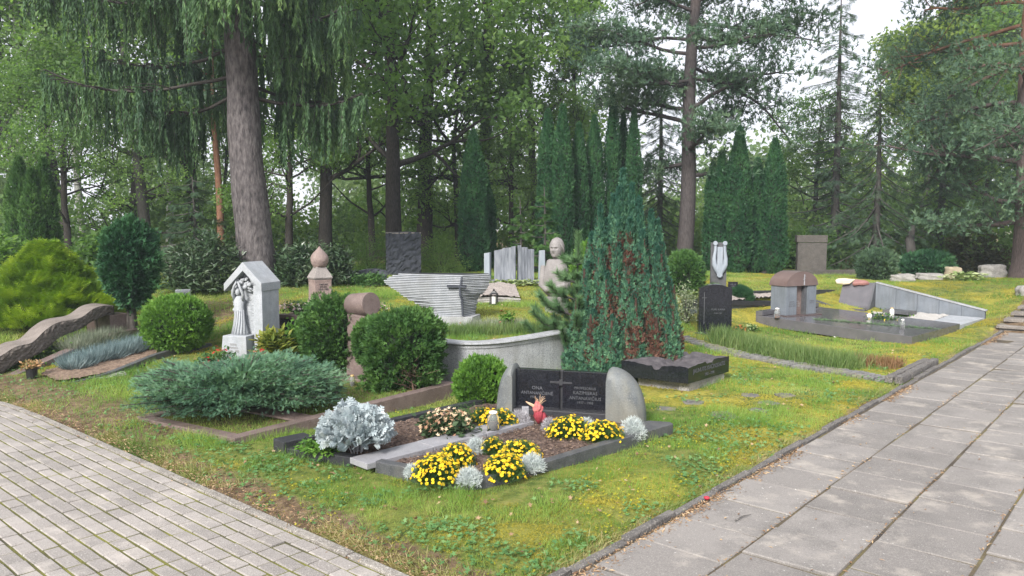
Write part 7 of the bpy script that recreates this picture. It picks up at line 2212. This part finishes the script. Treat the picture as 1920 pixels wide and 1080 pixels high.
# lawn
def sample_lawn(n, seed, ulim=(0, 22), vlim=(0, 15), near=5.2, pw=1.5):
    rg = np.random.default_rng(seed); out = []
    tot = 0
    while tot < n:
        u = rg.uniform(ulim[0], ulim[1], n * 3); v = rg.uniform(vlim[0], vlim[1], n * 3)
        x = CO[0] + UD[0] * u + VD[0] * v; y = CO[1] + UD[1] * u + VD[1] * v
        k = (y > 2.8) & (np.abs(x) < y * .78 + .4) & (y < 24) & (rg.random(n * 3) < np.minimum(1, (near / np.maximum(y, .1)) ** pw))
        for poly in NOGRASS:
            k &= ~inpoly(x, y, [(p[0], p[1]) for p in poly])
        so = soil_amount(u, v)
        k &= rg.random(n * 3) > so * 1.05
        k &= (u > left_edge(v) + .03)
        wy = np.interp(x, WALL[:, 0], WALL[:, 1]); k &= ~((x > WALL[0, 0]) & (x < WALL[-1, 0]) & (np.abs(y - wy - .06) < .12))
        o = np.stack([x[k], y[k], u[k], v[k]], -1); out.append(o); tot += len(o)
    return np.concatenate(out)[:n]
L_grass = leafmat("grass_blade", [(.09, .185, .04), (.17, .31, .06), (.31, .42, .10), (.50, .49, .2)], trans=.45, nscale=.9, nmix=.55)
L_mossb = leafmat("moss_tip", [(.22, .22, .035), (.38, .34, .055), (.52, .43, .08)], trans=.3, nscale=1.2)
L_weed = leafmat("clover_leaf", [(.06, .15, .05), (.12, .25, .08), (.21, .34, .13)], trans=.3, nscale=1.5)
L_weedy = leafmat("yellow_weed", [(.28, .28, .02), (.5, .45, .03)], trans=.3, nscale=1.5)
L_dry = leafmat("dead_leaf", [(.16, .09, .05), (.30, .19, .11), (.45, .33, .2)], trans=.1, nscale=5, nmix=.1)
def lawn():
    S = sample_lawn(380000, 201)
    x, y = S[:, 0], S[:, 1]; n = len(S); rg = np.random.default_rng(202)
    mossy = vnoise(x, y, 1.3, 3) * .6 + vnoise(x, y, 4.0, 4) * .4 + .16 * sstep(-1.5, 2.5, x) - .06
    tall = vnoise(x, y, 1.9, 6) * .5 + vnoise(x, y, 6, 7) * .5
    far = np.clip(y / 6, .8, 2.6)
    h = (.022 + .065 * sstep(.42, .72, tall)) * np.where(mossy > .6, .55, 1)
    z = H(x, y)
    D = rg.normal(0, .5, (n, 3)) * [1, 1, .2] + [0, 0, 1]
    rn = np.clip(.42 + .9 * (vnoise(x, y, 2.3, 8) - .5) + rg.normal(0, .2, n), 0, 1)
    k = mossy < .70
    o = foliage("lawn_grass", BLADE, np.stack([x, y, z - .002], -1)[k], D[k], rdir(rg, n)[k], (h * rg.uniform(.6, 1.4, n))[k] + .006, (.0032 * far)[k], L_grass, rnd=rn[k])
    tag(o, "short uneven lawn grass between the graves", "grass", kind="stuff")
    k = ~k | ((mossy > .5) & (rg.random(n) < .4))
    o = foliage("moss", TUFT, np.stack([x, y, z - .002], -1)[k], D[k], rdir(rg, n)[k], (rg.uniform(.008, .018, n) * far ** .5)[k], (rg.uniform(.02, .03, n) * far ** .5)[k], L_mossb)
    tag(o, "yellow green moss spread through the lawn", "moss", kind="stuff")
    # star leaved weeds in patches near the brick path
    S = sample_lawn(26000, 203, (0, 9), (0, 9), 5, 2.2); x, y, u, v = S.T; n = len(S)
    pn = vnoise(x, y, 2.2, 11) * .65 + vnoise(x, y, 6, 12) * .35
    k = (pn + .18 * (1 - sstep(.3, 1.6, u)) + .1 * (1 - sstep(.4, 1.2, v)) > .66) & (rg.random(n) < .8)
    q = np.stack([x, y, H(x, y) + rg.uniform(.012, .04, n)], -1)[k]; m = len(q)
    o = foliage("lawn_weeds", STAR, q, rdir(rg, m) * [1, 1, .2], rg.normal(0, .35, (m, 3)) + [0, -.1, 1], rg.uniform(.022, .05, m), rg.uniform(.022, .048, m), L_weed)
    tag(o, "low star leaved weeds creeping through the lawn edge", "weeds", kind="stuff")
    k2 = (vnoise(x, y, 1.6, 14) > .72) & (rg.random(n) < .5)
    q = np.stack([x, y, H(x, y) + rg.uniform(.01, .03, n)], -1)[k2]; m = len(q)
    o = foliage("yellow_weeds", STAR, q, rdir(rg, m) * [1, 1, .2], rg.normal(0, .35, (m, 3)) + [0, 0, 1], .02, .02, L_weedy)
    tag(o, "patches of tiny bright yellow stonecrop in the lawn", "weeds", kind="stuff")
    # dry litter along the kerbs and scattered fallen leaves
    n1 = 7000; u = rg.uniform(0, 12.5, n1) ; v = -np.abs(rg.normal(0, .045, n1)) - .02
    jj = rg.integers(0, 3, n1); u2 = rg.uniform(0, 12.5, n1)
    joint = rg.random(n1) < .18; v = np.where(joint, -.02 - .49 * (jj + 1) + rg.normal(0, .012, n1), v)
    dens = vnoise(u * 1.0, v * 0 + 1, 1.3, 20) > .38
    u, v = u[dens], v[dens]
    n2 = 2600; vb = rg.uniform(0.2, 9, n2); ub = rg.normal(.06, .06, n2)
    u = np.concatenate([u, ub + left_edge(vb)]); v = np.concatenate([v, vb]); n = len(u)
    x = CO[0] + UD[0] * u + VD[0] * v; y = CO[1] + UD[1] * u + VD[1] * v
    z = np.maximum(H(x, y), .0) + .003
    o = foliage("dry_litter", LEAF, np.stack([x, y, z], -1), rdir(rg, n) * [1, 1, .25], rg.normal(0, .5, (n, 3)) + [0, 0, 1], rg.uniform(.01, .034, n), rg.uniform(.004, .012, n), L_dry)
    tag(o, "dry brown leaf litter and needles gathered along the kerbs", "leaf litter", kind="stuff")
    S = sample_lawn(1500, 205, (0, 14), (0, 10), 6, 1.0); x, y = S[:, 0], S[:, 1]; n = len(S)
    o = foliage("fallen_leaves", STAR, np.stack([x, y, H(x, y) + .028], -1), rdir(rg, n) * [1, 1, .2], rg.normal(0, .4, (n, 3)) + [0, 0, 1], rg.uniform(.025, .05, n), rg.uniform(.02, .04, n), L_dry)
    tag(o, "scattered dry fallen leaves lying on the lawn", "fallen leaves", kind="stuff")
    n = 320; u = rg.uniform(0.5, 12, n); v = rg.uniform(-3, -.1, n)
    x = CO[0] + UD[0] * u + VD[0] * v; y = CO[1] + UD[1] * u + VD[1] * v
    o = foliage("path_leaves", LEAF, np.stack([x, y, 0 * x + .006], -1), rdir(rg, n) * [1, 1, .1], rg.normal(0, .2, (n, 3)) + [0, 0, 1], rg.uniform(.01, .035, n), rg.uniform(.005, .016, n), L_dry)
    tag(o, "few dry leaf scraps scattered on the concrete slabs", "fallen leaves", kind="stuff")
lawn()
def ragged_edges():
    rg = np.random.default_rng(220); n = 26000
    u = rg.uniform(.1, 12.5, n // 2); v = .035 + np.abs(rg.normal(0, .07, n // 2))
    v2 = rg.uniform(.2, 9, n // 2); u2 = left_edge(v2) + .05 + np.abs(rg.normal(0, .09, n // 2))
    k2 = vnoise(u2, v2, 2.3, 30) > .45
    k1 = vnoise(u, v, 1.9, 31) > .28
    U1 = np.concatenate([u[k1], u2[k2]]); V1 = np.concatenate([v[k1], v2[k2]]); side = np.concatenate([np.zeros(k1.sum()), np.ones(k2.sum())])
    n = len(U1); x = CO[0] + UD[0] * U1 + VD[0] * V1; y = CO[1] + UD[1] * U1 + VD[1] * V1
    out = np.where(side[:, None] == 0, -VD[None], -UD[None]); 
    D = np.concatenate([out * rg.uniform(0, 1.1, (n, 1)), np.ones((n, 1)) * .7], 1) + rg.normal(0, .3, (n, 3))
    clump = vnoise(U1, V1, 6, 33)
    o = foliage("edge_grass", BENT, np.stack([x, y, H(x, y)], -1), D, rdir(rg, n) + [0, 0, .5], (.02 + .07 * clump) * rg.uniform(.6, 1.3, n), .0042, leafmat("edge_blade", [(.08, .15, .035), (.17, .25, .06), (.36, .33, .15), (.46, .36, .2)], trans=.35, nscale=1.3), rnd=np.clip(rg.random(n) * .6 + vnoise(U1, V1, 1.5, 34) * .6 - .1, 0, 1))
    tag(o, "ragged longer grass leaning over the path edges", "grass", kind="stuff")
ragged_edges()
# moss tufts on the juniper plot bed
rg = np.random.default_rng(210); n = 9000
a_, b_ = rg.random(n) * .92 + .04, rg.random(n) * .92 + .04
q = np.array(jF)[None] + (np.array(jL_) - np.array(jF))[None] * a_[:, None] + (np.array(jR_) - np.array(jF))[None] * b_[:, None] - [0, 0, .05]
o = foliage("plot_moss", BLADE, q, rg.normal(0, .5, (n, 3)) * [1, 1, .2] + [0, 0, 1], rdir(rg, n), rg.uniform(.012, .05, n), .005, L_grass)
tag(o, "mossy grass inside the brown kerb under the juniper", "grass", kind="stuff")
# ------------------------------------------------------------------ thin milky veil, a volume added to lift the blacks of the far trees
def haze():
    me = MB().box((0, 40, 8), (260, 260, 24)).build("haze", None)
    o = me
    m = bpy.data.materials.new("thin_haze"); m.use_nodes = True
    N = m.node_tree.nodes; L = m.node_tree.links
    N.remove(N["Principled BSDF"])
    v = N.new("ShaderNodeVolumePrincipled"); v.inputs["Density"].default_value = HAZE_D
    v.inputs["Color"].default_value = (.80, .90, 1.0, 1); v.inputs["Anisotropy"].default_value = .2
    L.new(v.outputs[0], N["Material Output"].inputs["Volume"])
    o.data.materials.append(m)
    tag(o, "thin milky haze added to lift the dark background", "haze", kind="stuff")
HAZE_D = .0018
cy.volume_bounces = 0
haze()
